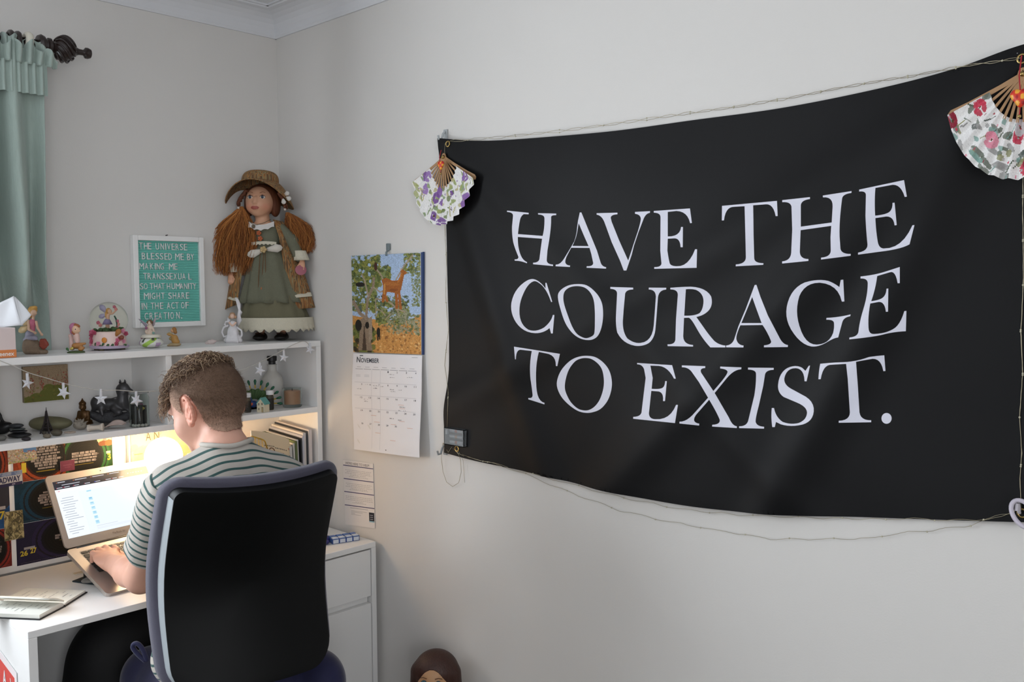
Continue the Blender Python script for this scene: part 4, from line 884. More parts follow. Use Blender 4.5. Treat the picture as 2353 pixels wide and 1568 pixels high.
S_ = Soft(.0010, .002).c(L(247, 756), L(248, 738), mm(2.2), mm(2.6)).c(L(251, 756), L(251, 738), mm(2.2), mm(2.6)).e(L(255, 718), (mm(4.2), mm(4), mm(5)), L.R).c(L(253, 724), L(262, 722, -.004), mm(2), mm(1.7)).c(L(262, 722, -.004), L(268, 717, -.004), mm(1.7), mm(1.6)).c(L(251, 726), L(250, 735), mm(3.2), mm(3.5)); soft('globe_fairy', S_, cm('#d4a98f', .5), sg)
MB().lathe([(mm(3.5), mm(12)), (mm(6), mm(9)), (mm(10), mm(0))], 14, L(249, 745)).build('fairy_skirt', mat('violet_paint', '#7c6f96', rough=.5, var=.2, vscale=90), sg, True)
S_ = Soft(.001, .002).e(L(251, 717, .003), (mm(5), mm(5), mm(6)), L.R).e(L(247, 725, .004), (mm(3.5), mm(4), mm(8)), L.R); soft('fairy_hair', S_, cm('#c79552', .5), sg)
WL = mat('lilac_wing', '#a79fbd', rough=.4, var=.2, vscale=60); wing('fairy_wing', L, leafshape(246, 722, 20, 11, PI+.9), .008, WL, sg); wing('fairy_wing', L, leafshape(246, 724, 18, 9, PI-.4), .010, WL, sg)
MB().tube([L(264, 727), L(268, 735), L(269.5, 745), L(269, 756)], [mm(1.5), mm(2), mm(2), mm(2)], 8).build('arch', cm('#2f5245', .6), sg, True)
def flowers(par, L, spots, d, cols, r=3.2, name='blossom'):
    for k, (x, y) in enumerate(spots):
        b = MB(); c_ = L(x, y, d if not callable(d) else d(x)); 
        for j in range(5): a = j*1.2566+k; b.ell(c_+L.X*mm(r*.75)*math.cos(a)+L.Z*mm(r*.75)*math.sin(a), mm(r*.62), 7, 5)
        b.ell(c_-L.D*mm(r*.5), mm(r*.45), 6, 4); b.build(name, cm(cols[k % len(cols)], .45), par, True)
rim = lambda x: -math.sqrt(max(mm(37)**2-mm(x-252)**2, 0))-.001
flowers(sg, L, [(265, 708), (268, 713), (270, 738), (272, 745), (231, 741), (235, 746), (269, 752)], .0, ['#c46a7e', '#d98f8a'], 3)
flowers(sg, L, [(217, 763), (214, 771), (221, 769), (219, 777), (213, 779), (223, 784), (217, 786), (219, 792), (232, 763), (228, 761), (288, 760), (291, 767), (284, 778), (288, 784), (279, 789), (281, 781), (243, 788)], rim, ['#c2607a', '#d489a0', '#a8435c'], 4.2)
wing('butterfly', L, leafshape(277, 772, 20, 12, -1.0), rim(283)-.004, cm('#a06a34'), sg); wing('butterfly', L, leafshape(283, 777, 14, 10, -.3), rim(283)-.004, cm('#7c3f2c'), sg)
MB().ell(L(257, 780, rim(257)), (mm(6), mm(2), mm(6.5)), 14, 8, Matrix(L.R.T.tolist())).build('orange_tulip', cm('#d08434', .4), sg, True)
for x in range(216, 290, 9): wing('leaf', L, leafshape(x, 793, 8, 5, -.6-.6*math.sin(x)), rim(x)-.001, cm('#3b5a36', .6), sg)
# --- fairy trinket box
L = Loc(348, 800, HT, -.20); mm = L.m
tk = thing('trinket_box', 'round white flower-painted trinket box with a winged fairy on its lid', 'trinket box', L.P)
def tcol(V):
    C = np.tile(lin('#dcdcd4'), (len(V), 1)); d = V-L.P; a = np.arctan2(d@L.D, d@L.X); z = d[:, 2]/mm(1)
    m = np.abs((a+1.5)*14-(z-12)*.9) < 4.5; C[m] = lin('#9dc04e'); C[(np.abs(a+2.7) < .25) & (z > 6) & (z < 19)] = lin('#a47ba8'); C[(np.abs(a+.55) < .25) & (z > 4) & (z < 13)] = lin('#b59ab8'); C[(np.abs(a+2.0) < .12) & (z > 14)] = lin('#4a4a44'); C[(np.abs(a+1.0) < .15) & (z > 18)] = lin('#55564a'); C[np.abs(z-1.5) < 1.5] = lin('#cfd0ca'); return C
S_ = Soft(.0011, .002).e(L(348, 788), (mm(26), mm(26), mm(12)), L.R).e(L(348, 783), (mm(23), mm(23), mm(9)), L.R); soft('pot', S_, PAINT, tk, tcol)
MB().lathe([(mm(22), 0), (mm(23), mm(2)), (mm(20), mm(6)), (mm(10), mm(8)), (.0005, mm(8.5))], 28, L(348, 776)).build('lid', mat('cream_glaze', '#dcd6c6', rough=.3, var=.1, vscale=60), tk, True)
S_ = Soft(.0011, .003).e(L(346, 766), (mm(10), mm(8), mm(7)), L.R).e(L(346, 754), (mm(6), mm(5), mm(8)), L.R).c(L(341, 751), L(338, 763, -.006), mm(2.4), mm(2.4)).c(L(351, 751), L(357, 763, -.006), mm(2.4), mm(2.4)).e(L(346, 743), (mm(5), mm(5), mm(5.5)), L.R)
soft('seated_fairy', S_, mat('pearl_resin', '#cdb7a4', rough=.4, var=.25, vscale=120), tk)
S_ = Soft(.001, .002).e(L(342.5, 741), mm(4)).e(L(349, 741), mm(4)).e(L(346, 739, .003), mm(4.5)); soft('fairy_hair', S_, mat('brown_hair_paint', '#6d5138', rough=.5, var=.3, vscale=120), tk)
wing('fairy_wing', L, [(343, 752), (336, 755), (326, 742), (318, 733), (323, 734), (334, 742)], .006, mat('grey_lilac_wing', '#9a8f9c', rough=.35), tk); wing('fairy_wing', L, [(350, 752), (349, 742), (354, 734), (359, 727), (358, 736), (355, 748)], .006, mat('grey_mauve_wing', '#a3979b', rough=.35), tk)
flowers(tk, L, [(340, 754), (356, 765), (330, 777), (364, 777)], -.008, ['#96607e', '#7fa39a'], 2.6)
# --- tiny fairy
L = Loc(401, 796, HT, -.20); mm = L.m
tf = thing('small_figurine', 'tiny ochre-robed angel figurine leaning back on the top shelf', 'figurine', L.P)
S_ = Soft(.001, .003).e(L(402, 792), (mm(14), mm(9), mm(4.5)), L.R).e(L(392, 794), (mm(8), mm(7), mm(3)), L.R); soft('shell_base', S_, mat('sand_resin', '#b39c76', rough=.6, var=.25, vscale=90), tf)
S_ = Soft(.001, .003).e(L(402, 780), (mm(8), mm(7), mm(11)), L.R).e(L(405, 786), (mm(8), mm(7), mm(7)), L.R).c(L(397, 772), L(387, 768, -.004), mm(3), mm(2)); soft('robe', S_, mat('amber_paint', '#b98b4c', rough=.5, var=.25, vscale=70), tf)
S_ = Soft(.001, .003).e(L(398, 760), (mm(5), mm(5), mm(5)), L.R); soft('face', S_, cm('#c79d78', .5), tf); S_ = Soft(.001, .003).e(L(401, 758, .001), (mm(5.5), mm(5.5), mm(6)), L.R).e(L(404, 764), mm(4)); soft('hair', S_, cm('#9a6a35', .5), tf)
wing('wing', L, leafshape(398, 770, 14, 9, PI+.2), .004, cm('#bda877'), tf); wing('wing', L, leafshape(398, 776, 11, 8, PI-.4), .004, cm('#bda877'), tf)
# --- sea shell
L = Loc(487, 791, HT, -.20); mm = L.m
def spiral(par_name, L, c0, c1, r0, col, label):
    b = MB(); pts = []; rs = []
    for t in np.linspace(0, 1, 40): pts.append(np.array(c0)*(1-t)+np.array(c1)*t); rs.append(r0*(math.sin(PI*min(1, t*1.15+.05))**.8)*(1+.10*math.sin(t*26))+.0006)
    return tag(b.tube(pts, rs, 14).build(par_name, col, None, True), label, 'shell')
SHELLM = mat('pinkish_shell', '#cdbcb8', rough=.45, var=.15, vscale=70)
r_ = mm(6); spiral('sea_shell', L, L(472, 790)+np.array([0, 0, .001]), L(503, 783), r_, SHELLM, 'pale pink whelk shell lying on the top shelf beside the angel jug')
# --- white angel jug
L = Loc(535, 788, HT, -.19); mm = L.m
aj = thing('angel_figurine', 'white porcelain winged angel figurine standing by the large doll', 'figurine', L.P)
PORC = mat('white_porcelain', '#d6d2d4', rough=.3, var=.06, vscale=60)
S_ = Soft(.0012, .004).e(L(535, 783), (mm(20), mm(14), mm(5)), L.R).e(L(536, 765), (mm(13), mm(11), mm(18)), L.R).e(L(536, 778), (mm(17), mm(13), mm(11)), L.R).c(L(521, 783), L(525, 776), mm(6), mm(5)).c(L(551, 783), L(548, 775), mm(6), mm(5))
for i in range(6): S_.c(L(524+i*5, 786, -.013+.0), L(528+i*3.2, 760, -.008), mm(2.4), mm(1.6))
S_.e(L(536, 745), (mm(8), mm(7), mm(8)), L.R); soft('gown', S_, PORC, aj)
for s_, pts in ((-1, [(527, 748), (516, 752), (511, 763), (515, 774), (524, 772)]), (1, [(545, 752), (556, 760), (557, 770), (550, 782)]), (-1, [(530, 740), (521, 739), (518, 746), (524, 751)])):
    MB().tube([L(*p_, -.002) for p_ in pts], mm(2.4), 8).build('handle', PORC, aj, True)
wing('wing', L, [(546, 752), (544, 735), (546, 722), (549, 708), (546, 694), (541, 684), (549, 688), (554, 700), (553, 712), (557, 718), (552, 730), (556, 736)], .006, PORC, aj, .003)
wing('wing', L, [(526, 752), (521, 740), (523, 730), (530, 736), (531, 748)], .006, PORC, aj, .002)
S_ = Soft(.001, .002).e(L(536, 727, -.003), (mm(5), mm(5), mm(6)), L.R).c(L(530, 742, -.006), L(536, 748, -.01), mm(2.4), mm(2)).c(L(544, 742, -.006), L(538, 748, -.01), mm(2.4), mm(2)); soft('face_and_arms', S_, cm('#d9b5a0', .4), aj)
S_ = Soft(.001, .002).e(L(535, 723, .002), (mm(6.5), mm(6), mm(5)), L.R).e(L(530, 729, .002), mm(4)).e(L(541, 729, .002), mm(4)); soft('hair', S_, cm('#b08a6c', .5), aj)

# ================================================================== things on the middle shelf
def stone(name, label, px, py, rx, rz, col, z=MZ1, ry=None, group=None, rough=.6, dz=0., **k):
    L = Loc(px, py, z, -.222); mm = L.m; S_ = Soft(max(.0011, mm(rx)/16), .004)
    S_.e(L.P+np.array([0, 0, mm(rz)+dz]), (mm(rx), mm(ry or rx*.75), mm(rz)), L.R).e(L.P+L.X*mm(rx*.3)+np.array([0, 0, mm(rz*.9)+dz]), (mm(rx*.62), mm((ry or rx*.75)*.8), mm(rz*.85)), L.R)
    o_ = soft(name, S_, mat('stone_'+col.lstrip('#'), col, rough=rough, var=.25, vscale=60, bump=.2, **k)); return tag(o_, label, 'pebble', group)
st = 'stacked black massage stones'
L = Loc(45, 1006, MZ1, -.2); zz = MZ1
for i, (px, rx, rz, lab) in enumerate(((45, 26, 6, 'long flat black stone at the bottom of the stone stack'), (43, 20, 3.2, 'thin black slate in the middle of the stone stack'), (41, 18, 2.4, 'pale edged grey slate under the topmost stacked stone'), (39, 16, 5.2, 'rounded dark grey stone topmost of the stone stack'))):
    S_ = Soft(.0014, .003).e(L(px, 1006)+np.array([0, 0, zz-MZ1+L.m(rz)]), (L.m(rx), L.m(rx*.7), L.m(rz)), L.R); tag(soft('stacked_stone', S_, mat('black_stone_%d' % i, ('#1d1d20', '#25262a', '#4a4f4e', '#33363a')[i], rough=.45, var=.2, vscale=50)), lab, 'stone', st); zz += 2*L.m(rz)*.97
stone('pebble', 'small purplish black pebble at the shelf edge before the stacked stones', 60, 1013, 10, 4, '#2c262a')
stone('pebble', 'round tan pebble in front of the tower model', 108, 1007, 9, 5, '#6b6152')
stone('pebble', 'mottled brown pebble beside the tower model', 130, 1002, 12.5, 7.5, '#4d4639')
stone('pebble', 'small brown pebble behind the tan pebble', 101, 999, 5, 4, '#423c34')
stone('pebble', 'dark brown pebble behind the bone spool', 243, 982, 11, 5, '#3d3833')
stone('pebble', 'speckled grey shell stone at the left edge of the middle shelf', 0, 1013, 14, 6.5, '#6a6964')
stone('shell_chip', 'flat thin cream shell chip beside the brown pebble', 160, 995, 13, 1.6, '#b3a394')
# black figurine at the left edge
L = Loc(8, 998, MZ1, -.2); mm = L.m
S_ = Soft(.0016, .006).e(L(4, 984), (mm(22), mm(14), mm(14)), L.R).e(L(16, 978), (mm(12), mm(10), mm(8)), L.R).c(L(22, 978), L(26, 982), mm(5), mm(5)).c(L(8, 972), L(2, 955), mm(4), mm(2.5)).c(L(2, 955), L(-3, 938), mm(2.5), mm(2))
tag(soft('black_figurine', S_, mat('black_lacquer', '#141416', rough=.4, var=.2)), 'black carved figurine cut off at the left edge of the middle shelf', 'figurine')
# olive stone bowl
L = Loc(118, 989, MZ1, -.13); mm = L.m
S_ = Soft(.0018, .008).e(L(118, 973.5), (mm(47), mm(30), mm(15.5)), L.R).e(L(100, 972), (mm(29), mm(26), mm(14)), L.R)
S_.e(L(92, 959), (mm(12), mm(9), mm(3.5)), L.R, sub=True).e(L(134, 959.5), (mm(10), mm(8), mm(3.5)), L.R, sub=True)
tag(soft('stone_candle_holder', S_, mat('olive_stone', '#6d6a50', rough=.6, var=.2, vscale=30, bump=.2)), 'long olive stone tealight holder behind the tower model', 'candle holder')
# Paris tower model
L = Loc(108, 996, MZ1, -.19); mm = L.m
tw = thing('tower_model', 'small dark metal lattice tower souvenir on the middle shelf', 'tower model', L.P); IRON = mat('dark_iron', '#3a3436', rough=.45, metal=.4, var=.2)
b = MB()
for sx in (-1, 1):
    for sd_ in (-1, 1):
        b = MB(); pts = [L.P+L.X*mm(sx*w1)+L.D*mm(sd_*w1)+np.array([0, 0, mm(h)]) for w1, h in ((10, 0), (7, 12), (4.2, 24), (2.2, 38), (1.1, 50))]
        b.tube(pts, [mm(2.1), mm(1.6), mm(1.3), mm(1.1), mm(.9)], 5).build('leg', IRON, tw)
for h, w1 in ((13, 7.5), (25, 4.6), (50, 1.8)): MB().box(L.P+np.array([-mm(w1), -mm(w1), mm(h)]), L.P+np.array([mm(w1), mm(w1), mm(h+2)]), .0004).build('platform', IRON, tw)
for h in range(3, 46, 4):
    w1 = np.interp(h, [0, 12, 24, 38, 50], [10, 7, 4.2, 2.2, 1.1]); w2 = np.interp(h+4, [0, 12, 24, 38, 50], [10, 7, 4.2, 2.2, 1.1]); b = MB()
    for k in range(4):
        a = [(-1, -1), (1, -1), (1, 1), (-1, 1)]; p0 = a[k]; p1 = a[(k+1) % 4]
        b.tube([L.P+L.X*mm(p0[0]*w1)+L.D*mm(p0[1]*w1)+np.array([0, 0, mm(h)]), L.P+L.X*mm(p1[0]*w2)+L.D*mm(p1[1]*w2)+np.array([0, 0, mm(h+4)])], mm(.7), 4)
    b.build('lattice', IRON, tw)
MB().tube([L.P+np.array([0, 0, mm(48)]), L.P+np.array([0, 0, mm(60)])], [mm(1.4), mm(.5)], 6).build('spire', IRON, tw)
# spiky shell
L = Loc(183, 989, MZ1, -.15); mm = L.m; S_ = Soft(.0012, .003).e(L(182, 977), (mm(13), mm(11), mm(10)), L.R).e(L(190, 979), (mm(9), mm(8), mm(8)), L.R); q = random.Random(8)
for i in range(17):
    a = q.uniform(0, 6.28); e = q.uniform(.0, 1.4); d = L.X*math.cos(a)*math.cos(e)+L.D*math.sin(a)*math.cos(e)+L.Z*math.sin(e); S_.c(L(183, 977)+d*mm(8), L(183, 977)+d*mm(q.uniform(13, 20)), mm(3.2), mm(.7), .001)
tag(soft('spiky_shell', S_, mat('murex_shell', '#8c8478', rough=.6, var=.3, vscale=110, bump=.4)), 'spiky grey murex shell in front of the bronze Buddha', 'shell')
# bronze seated figure
L = Loc(193, 973, MZ1, -.085); mm = L.m; bd_ = thing('buddha_figurine', 'dark bronze seated Buddha figurine on the middle shelf', 'figurine', L.P); BR = mat('aged_bronze', '#5a3f20', rough=.4, metal=.5, var=.4, vscale=60)
S_ = Soft(.0013, .004).e(L(193, 967), (mm(19), mm(13), mm(6)), L.R).c(L(178, 965, -.006), L(205, 966, -.01), mm(5), mm(4)).e(L(193, 953), (mm(11), mm(8), mm(13)), L.R).c(L(183, 946), L(181, 960, -.004), mm(4), mm(3.4)).c(L(203, 946), L(205, 960, -.004), mm(4), mm(3.4)).c(L(181, 960, -.004), L(193, 963, -.01), mm(3.4), mm(3)).c(L(205, 960, -.004), L(193, 963, -.01), mm(3.4), mm(3)); soft('seated_body', S_, BR, bd_)
S_ = Soft(.0012, .003).e(L(191, 934), (mm(7), mm(7), mm(9)), L.R).e(L(191, 926), (mm(8), mm(7.5), mm(6)), L.R).c(L(191, 922), L(191, 914), mm(4), mm(.8)).c(L(192, 942), L(192, 947), mm(4), mm(4)).e(L(191, 937, -.0085), mm(1.5)).e(L(184, 935), (mm(1.4), mm(1.5), mm(4)), L.R).e(L(198, 935), (mm(1.4), mm(1.5), mm(4)), L.R); soft('head_and_crown', S_, BR, bd_)
MB().lathe([(mm(20), 0), (mm(19), mm(3)), (mm(16), mm(4)), (.0005, mm(4.2))], 20, L.P).build('lotus_base', BR, bd_, True)
# bone spool
L = Loc(220, 992, MZ1, -.21); mm = L.m; d = L.X*.96+L.D*.2+np.array([0, 0, .05]); d /= np.linalg.norm(d); c_ = L(220, 983)
tag(MB().tube([c_+d*mm(t) for t in (-17.4, -17, -13, -10, -4, 4, 10, 13, 17, 17.4)], [.0005, mm(8), mm(8.6), mm(6.2), mm(5.2), mm(5.2), mm(6.2), mm(9), mm(8.6), .0005], 18).build('bone_spool', mat('bleached_bone', '#c2b6a8', rough=.6, var=.15, vscale=70), None, 'auto'), 'white bone-like spool lying on its side near the shelf edge', 'spool')
# flat mussel shell
L = Loc(260, 987, MZ1, -.2); mm = L.m
b = MB().grid(lambda u, v: tuple(L(236+u*50, 986-u*10-12*math.sin(PI*u)**.7*(v-.0)*.55, -.012+.03*v)+np.array([0, 0, .001+mm(6)*math.sin(PI*u)*(2*v-1)**2])), 20, 10); o_ = b.build('mussel_shell', mat('mother_of_pearl', '#c2aea6', rough=.35, var=.2, vscale=60), None, 'keep'); o_.data.polygons.foreach_set('use_smooth', [True]*len(o_.data.polygons)); o_.modifiers.new('t', 'SOLIDIFY').thickness = .0014; tag(o_, 'open flat pinkish mussel shell lying right of the bone spool', 'shell')
stone('shell_chip', 'small mottled cream shell leaning on the rocking horse base', 268, 975, 11, 5, '#8f7c68', rough=.5)
# rocking horse sculpture
L = Loc(258, 976, MZ1, -.075); mm = L.m; rh = thing('rocking_horse', 'grey pewter rocking horse ornament on the middle shelf', 'ornament', L.P); PEW = mat('dark_pewter', '#4b4a4c', rough=.38, metal=.45, var=.25, vscale=40)
S_ = Soft(.0018, .006)
for t in np.linspace(0, 1, 9): x = 214+t*86; S_.e(L(x, 970-14*(2*t-1)**2, 0), (mm(13), mm(11), mm(11-3*abs(2*t-1))), L.R)
S_.e(L(258, 961), (mm(38), mm(10), mm(13)), L.R); soft('rocker_base', S_, mat('stippled_pewter', '#454548', rough=.55, metal=.3, var=.3, vscale=120, bump=.5, bscale=200), rh)
S_ = Soft(.0017, .007).e(L(254, 934), (mm(30), mm(11), mm(15)), L.R).e(L(226, 930), (mm(16), mm(11), mm(17)), L.R).e(L(281, 932), (mm(16), mm(11), mm(17)), L.R).c(L(283, 925), L(285, 905), mm(12), mm(11)).e(L(284, 900), (mm(15), mm(10), mm(15)), L.R).e(L(287, 893), (mm(10), mm(9), mm(10)), L.R).c(L(292, 897), L(302, 903), mm(7), mm(5)).e(L(303, 905), mm(5))
S_.c(L(222, 938), L(213, 950), mm(6), mm(4)).c(L(236, 942, -.008), L(240, 956, -.01), mm(6), mm(4)).c(L(268, 942, -.010), L(280, 950, -.016), mm(8), mm(6)).c(L(280, 950, -.016), L(268, 958, -.014), mm(5), mm(4)).c(L(288, 938), L(298, 948), mm(6), mm(4)); soft('horse', S_, PEW, rh)
MB().grid(lambda u, v: tuple(L(243+24*u, 921+7*math.sin(PI*u)+16*v*v, -.012-.004*math.sin(PI*v)*(1))+L.D*(.024*(1-v)-.0)), 14, 8).build('saddle', mat('saddle_pewter', '#5c5b5e', rough=.4, metal=.4), rh, 'keep')
MB().tube([L(x, y, -.013) for x, y in ((296, 903), (288, 910), (276, 915), (262, 919))], mm(1.2), 6).build('reins', PEW, rh, True)
for sx in (279, 290): MB().tube([L(sx, 884, 0), L(sx+1, 880, -.002), L(sx, 876, 0)], [mm(3), mm(2.4), mm(.6)], 8).build('ear', PEW, rh, True)
# glass jar
L = Loc(321, 981, MZ1, -.21); mm = L.m; jr = thing('glass_jar', 'square glass jar holding black sticks and white pebbles', 'jar', L.P); JG = mat('jar_glass', '#e8efec', rough=.03, trans=1., ior=1.2)
b = MB(); rj = mm(22)
b.lathe([(rj*.9, 0.0005), (rj, mm(2)), (rj, mm(68)), (rj*.86, mm(73)), (rj*.84, mm(76)), (rj*.80, mm(76)), (rj*.82, mm(72)), (rj*.95, mm(67)), (rj*.95, mm(3)), (.0005, mm(3))], 32, L.P, cap=False).build('jar_body', JG, jr, 'auto')
MB().lathe([(rj*.82, mm(77)), (rj*.98, mm(77.5)), (rj*.98, mm(80)), (rj*.4, mm(82)), (.0005, mm(82))], 28, L.P).build('lid', mat('grey_glass_lid', '#aeb3b2', rough=.1, trans=.6), jr, 'auto')
q = random.Random(5)
for i in range(7):
    a = i*.9; r = rj*.56; c_ = L.P+np.array([r*math.cos(a), r*math.sin(a), 0]); hh = mm(q.uniform(40, 52))
    MB().tube([c_+np.array([0, 0, mm(5)]), c_+np.array([0, 0, hh])], mm(5.2), 8).build('dark_stick', mat('black_candle_wax', '#191715', rough=.5) if i == 0 else bpy.data.materials['black_candle_wax'], jr)
MB().ell(L(327, 939, -.006), (mm(9), mm(7), mm(5)), 14, 8).build('yellow_disc', cm('#a99b4e', .5), jr, True); MB().ell(L(325, 931, .004), mm(4), 10, 6).build('pink_bead', cm('#7d4a63', .5), jr, True)
for x, d in ((313, -.018), (319, -.022), (326, -.021), (333, -.016), (338, -.008)): MB().ell(L(x, 976, d), (mm(4.2), mm(4), mm(3.4)), 10, 6).build('white_pebble', cm('#b9b4ae', .6), jr, True)
# painted canvas on the back panel
p = [on(*q_, 1, PBY-.012) for q_ in ((52, 843), (156, 838), (158, 918), (55, 926))]; cx0, cx1, cz0, cz1 = (p[0][0]+p[3][0])/2, (p[1][0]+p[2][0])/2, (p[2][2]+p[3][2])/2, (p[0][2]+p[1][2])/2
cvs = thing('canvas_painting', 'small tan canvas painting of green bushes and red buds inside the hutch', 'painting', ((cx0+cx1)/2, PBY-.006, cz0))
MB().box((cx0, PBY-.012, cz0), (cx1, PBY, cz1), .001).build('canvas_block', mat('raw_canvas', '#8f8168', rough=.85), cvs)
c = Cv(100, 80, '#a58f74'); q = random.Random(2); c.grain(.06, 3, 2)
for _ in range(26):
    x = q.uniform(.02, .98); y = q.uniform(.55, .85); x2 = x+q.uniform(-.12, .12); y2 = q.uniform(.1, .5); c.line([(x, y), (x2, y2)], .008, '#6c5340', .8)
    for k in range(4): t = q.random(); c.ell(x2+(x-x2)*t+q.uniform(-.03, .03), y2+(y-y2)*t, .011, .016, '#a2443a', q.random(), .9)
for x, y, r in ((.1, .95, .12), (.26, .92, .17), (.5, .85, .2), (.6, .75, .2), (.55, .66, .14), (.72, .85, .25), (.9, .8, .2), (.75, .66, .1), (.97, .92, .2), (.4, 1, .2), (.87, .62, .06), (0, 1, .15)): c.ell(x, y, r*.9, r, '#6c6f33')
c.blobs(90, (0, .6, 1, 1), ['#7a7836', '#66682f', '#827d3c', '#5d572c', '#8a6736'], (.01, .03), 4, .6)
sheet('painted_face', c, bil((cx0+.0005, PBY-.0128, cz1), (cx1-.0005, PBY-.0128, cz1), (cx1-.0005, PBY-.0128, cz0), (cx0+.0005, PBY-.0128, cz0)), PRINT, cvs, back=.0006)
# --- right bay
L = Loc(627, 930, MZ1, -.085); mm = L.m; bo = thing('frosted_bottle', 'frosted white glass bottle with black stopper on the middle shelf', 'bottle', L.P)
MB().lathe([(mm(21), 0), (mm(24), mm(1.5)), (mm(24.5), mm(8)), (mm(24.5), mm(52)), (mm(22.5), mm(62)), (mm(17), mm(70)), (mm(11.5), mm(76)), (mm(10), mm(80)), (mm(10), mm(90)), (mm(11), mm(91)), (mm(11), mm(93)), (mm(9), mm(93))], 36, L.P).build('bottle_body', mat('frosted_glass', '#c2c0ba', rough=.5), bo, 'auto')
MB().lathe([(mm(8), mm(92)), (mm(8), mm(100)), (mm(11), mm(101)), (mm(11.3), mm(110)), (mm(10.5), mm(112)), (.0005, mm(112))], 24, L.P).build('stopper', mat('black_cap', '#141416', rough=.4), bo, 'auto')
L = Loc(672, 936, MZ1, -.18); mm = L.m; ca_ = thing('jar_candle', 'peach candle in a clear glass on the middle shelf', 'candle', L.P); r = mm(21.5)
MB().lathe([(r*.9, 0.0005), (r, mm(3)), (r*1.03, mm(44)), (r*.95, mm(44)), (r*.92, mm(7)), (.0005, mm(6))], 32, L.P, cap=False).build('candle_glass', JG, ca_, 'auto')
MB().lathe([(r*.84, mm(8)), (r*.86, mm(38)), (r*.6, mm(39)), (.0005, mm(38.5))], 28, L.P).build('wax', mat('peach_wax', '#c08e72', rough=.5, sss=.1), ca_, 'auto'); MB().tube([L.P+np.array([0, 0, mm(38)]), L.P+np.array([.001, 0, mm(43)])], mm(1), 6).build('wick', cm('#2a2420'), ca_)
for k, (px, py, lab) in enumerate(((569, 948, 'little oil vial with white cap left of the toy house'), (621, 942, 'little oil vial with white cap right of the toy house'))):
    L = Loc(px, py, MZ1, -.2); mm = L.m; vi = thing('oil_vial', lab, 'vial', L.P, 'essential oil vials')
    MB().lathe([(mm(7.5), 0), (mm(8.2), mm(1)), (mm(8.2), mm(30)), (mm(6.5), mm(34)), (mm(6.5), mm(36))], 20, L.P).build('vial_body', mat('amber_glass', '#5a5340', rough=.1, trans=.5) if k == 0 else bpy.data.materials['amber_glass'], vi, 'auto')
    MB().lathe([(mm(8.5), mm(3)), (mm(8.5), mm(27))], 20, L.P, cap=False).build('label', cm('#23201a', .6), vi, True); MB().lathe([(mm(8.6), mm(35)), (mm(8.6), mm(44)), (mm(7.5), mm(45)), (.0005, mm(45))], 20, L.P).build('cap', cm('#dcdcdc', .4), vi, 'auto')
L = Loc(605, 947, MZ1, -.215); mm = L.m; hs = thing('toy_house', 'tiny cream ceramic house with a teal roof on the middle shelf', 'ornament', L.P)
hw, hh, hd_ = mm(10.5), mm(19), mm(9); CE = mat('cream_ceramic', '#d3c8ad', rough=.45)
def hp(x, d, z): return tuple(L.P+L.X*x+L.D*d+np.array([0, 0, z]))
a = .42; ca2, sa2 = math.cos(a), math.sin(a); X2 = L.X*ca2-L.D*sa2; D2 = L.D*ca2+L.X*sa2
def hp(x, d, z): return tuple(L.P+X2*x+D2*d+np.array([0, 0, z+.0003]))
b = MB(); b.add([hp(-hw, -hd_, 0), hp(hw, -hd_, 0), hp(hw, -hd_, hh), hp(0, -hd_, hh+mm(12)), hp(-hw, -hd_, hh), hp(-hw, hd_, 0), hp(hw, hd_, 0), hp(hw, hd_, hh), hp(0, hd_, hh+mm(12)), hp(-hw, hd_, hh)], [(0, 1, 2, 3, 4), (9, 8, 7, 6, 5), (0, 5, 6, 1), (1, 6, 7, 2), (4, 9, 5, 0), (2, 7, 8, 3), (3, 8, 9, 4)]).build('house_body', CE, hs)
for s_ in (-1, 1):
    b = MB(); e = mm(1.5); b.add([hp(s_*(hw+e), -hd_-e*.4, hh-e), hp(s_*(hw+e), hd_+e*.4, hh-e), hp(0, hd_+e*.4, hh+mm(12)), hp(0, -hd_-e*.4, hh+mm(12)), hp(s_*(hw+e), -hd_-e*.4, hh+e), hp(s_*(hw+e), hd_+e*.4, hh+e), hp(0, hd_+e*.4, hh+mm(14.5)), hp(0, -hd_-e*.4, hh+mm(14.5))], [(0, 1, 2, 3), (7, 6, 5, 4), (0, 4, 5, 1), (1, 5, 6, 2), (2, 6, 7, 3), (3, 7, 4, 0)]).build('roof', cm('#5f9a92', .4), hs)
DK = cm('#3a352c')
for x, z in ((-5, 5), (-5, 16), (4.5, 17)):
    w_ = MB(); 
    for i in (-1, 1):
        for j in (0, 1): w_.add([hp(mm(x+i*1.1-.8), -hd_-.0003, mm(z+j*2.6)), hp(mm(x+i*1.1+.8), -hd_-.0003, mm(z+j*2.6)), hp(mm(x+i*1.1+.8), -hd_-.0003, mm(z+j*2.6+2)), hp(mm(x+i*1.1-.8), -hd_-.0003, mm(z+j*2.6+2))], [(0, 1, 2, 3)])
    w_.build('window', DK, hs)
MB().add([hp(mm(2.5), -hd_-.0003, 0), hp(mm(7.5), -hd_-.0003, 0), hp(mm(7.5), -hd_-.0003, mm(12)), hp(mm(2.5), -hd_-.0003, mm(12))], [(0, 1, 2, 3)]).build('door_frame', DK, hs); MB().add([hp(mm(3.3), -hd_-.0006, 0), hp(mm(6.7), -hd_-.0006, 0), hp(mm(6.7), -hd_-.0006, mm(11)), hp(mm(3.3), -hd_-.0006, mm(11))], [(0, 1, 2, 3)]).build('house_door', cm('#b7a378'), hs)
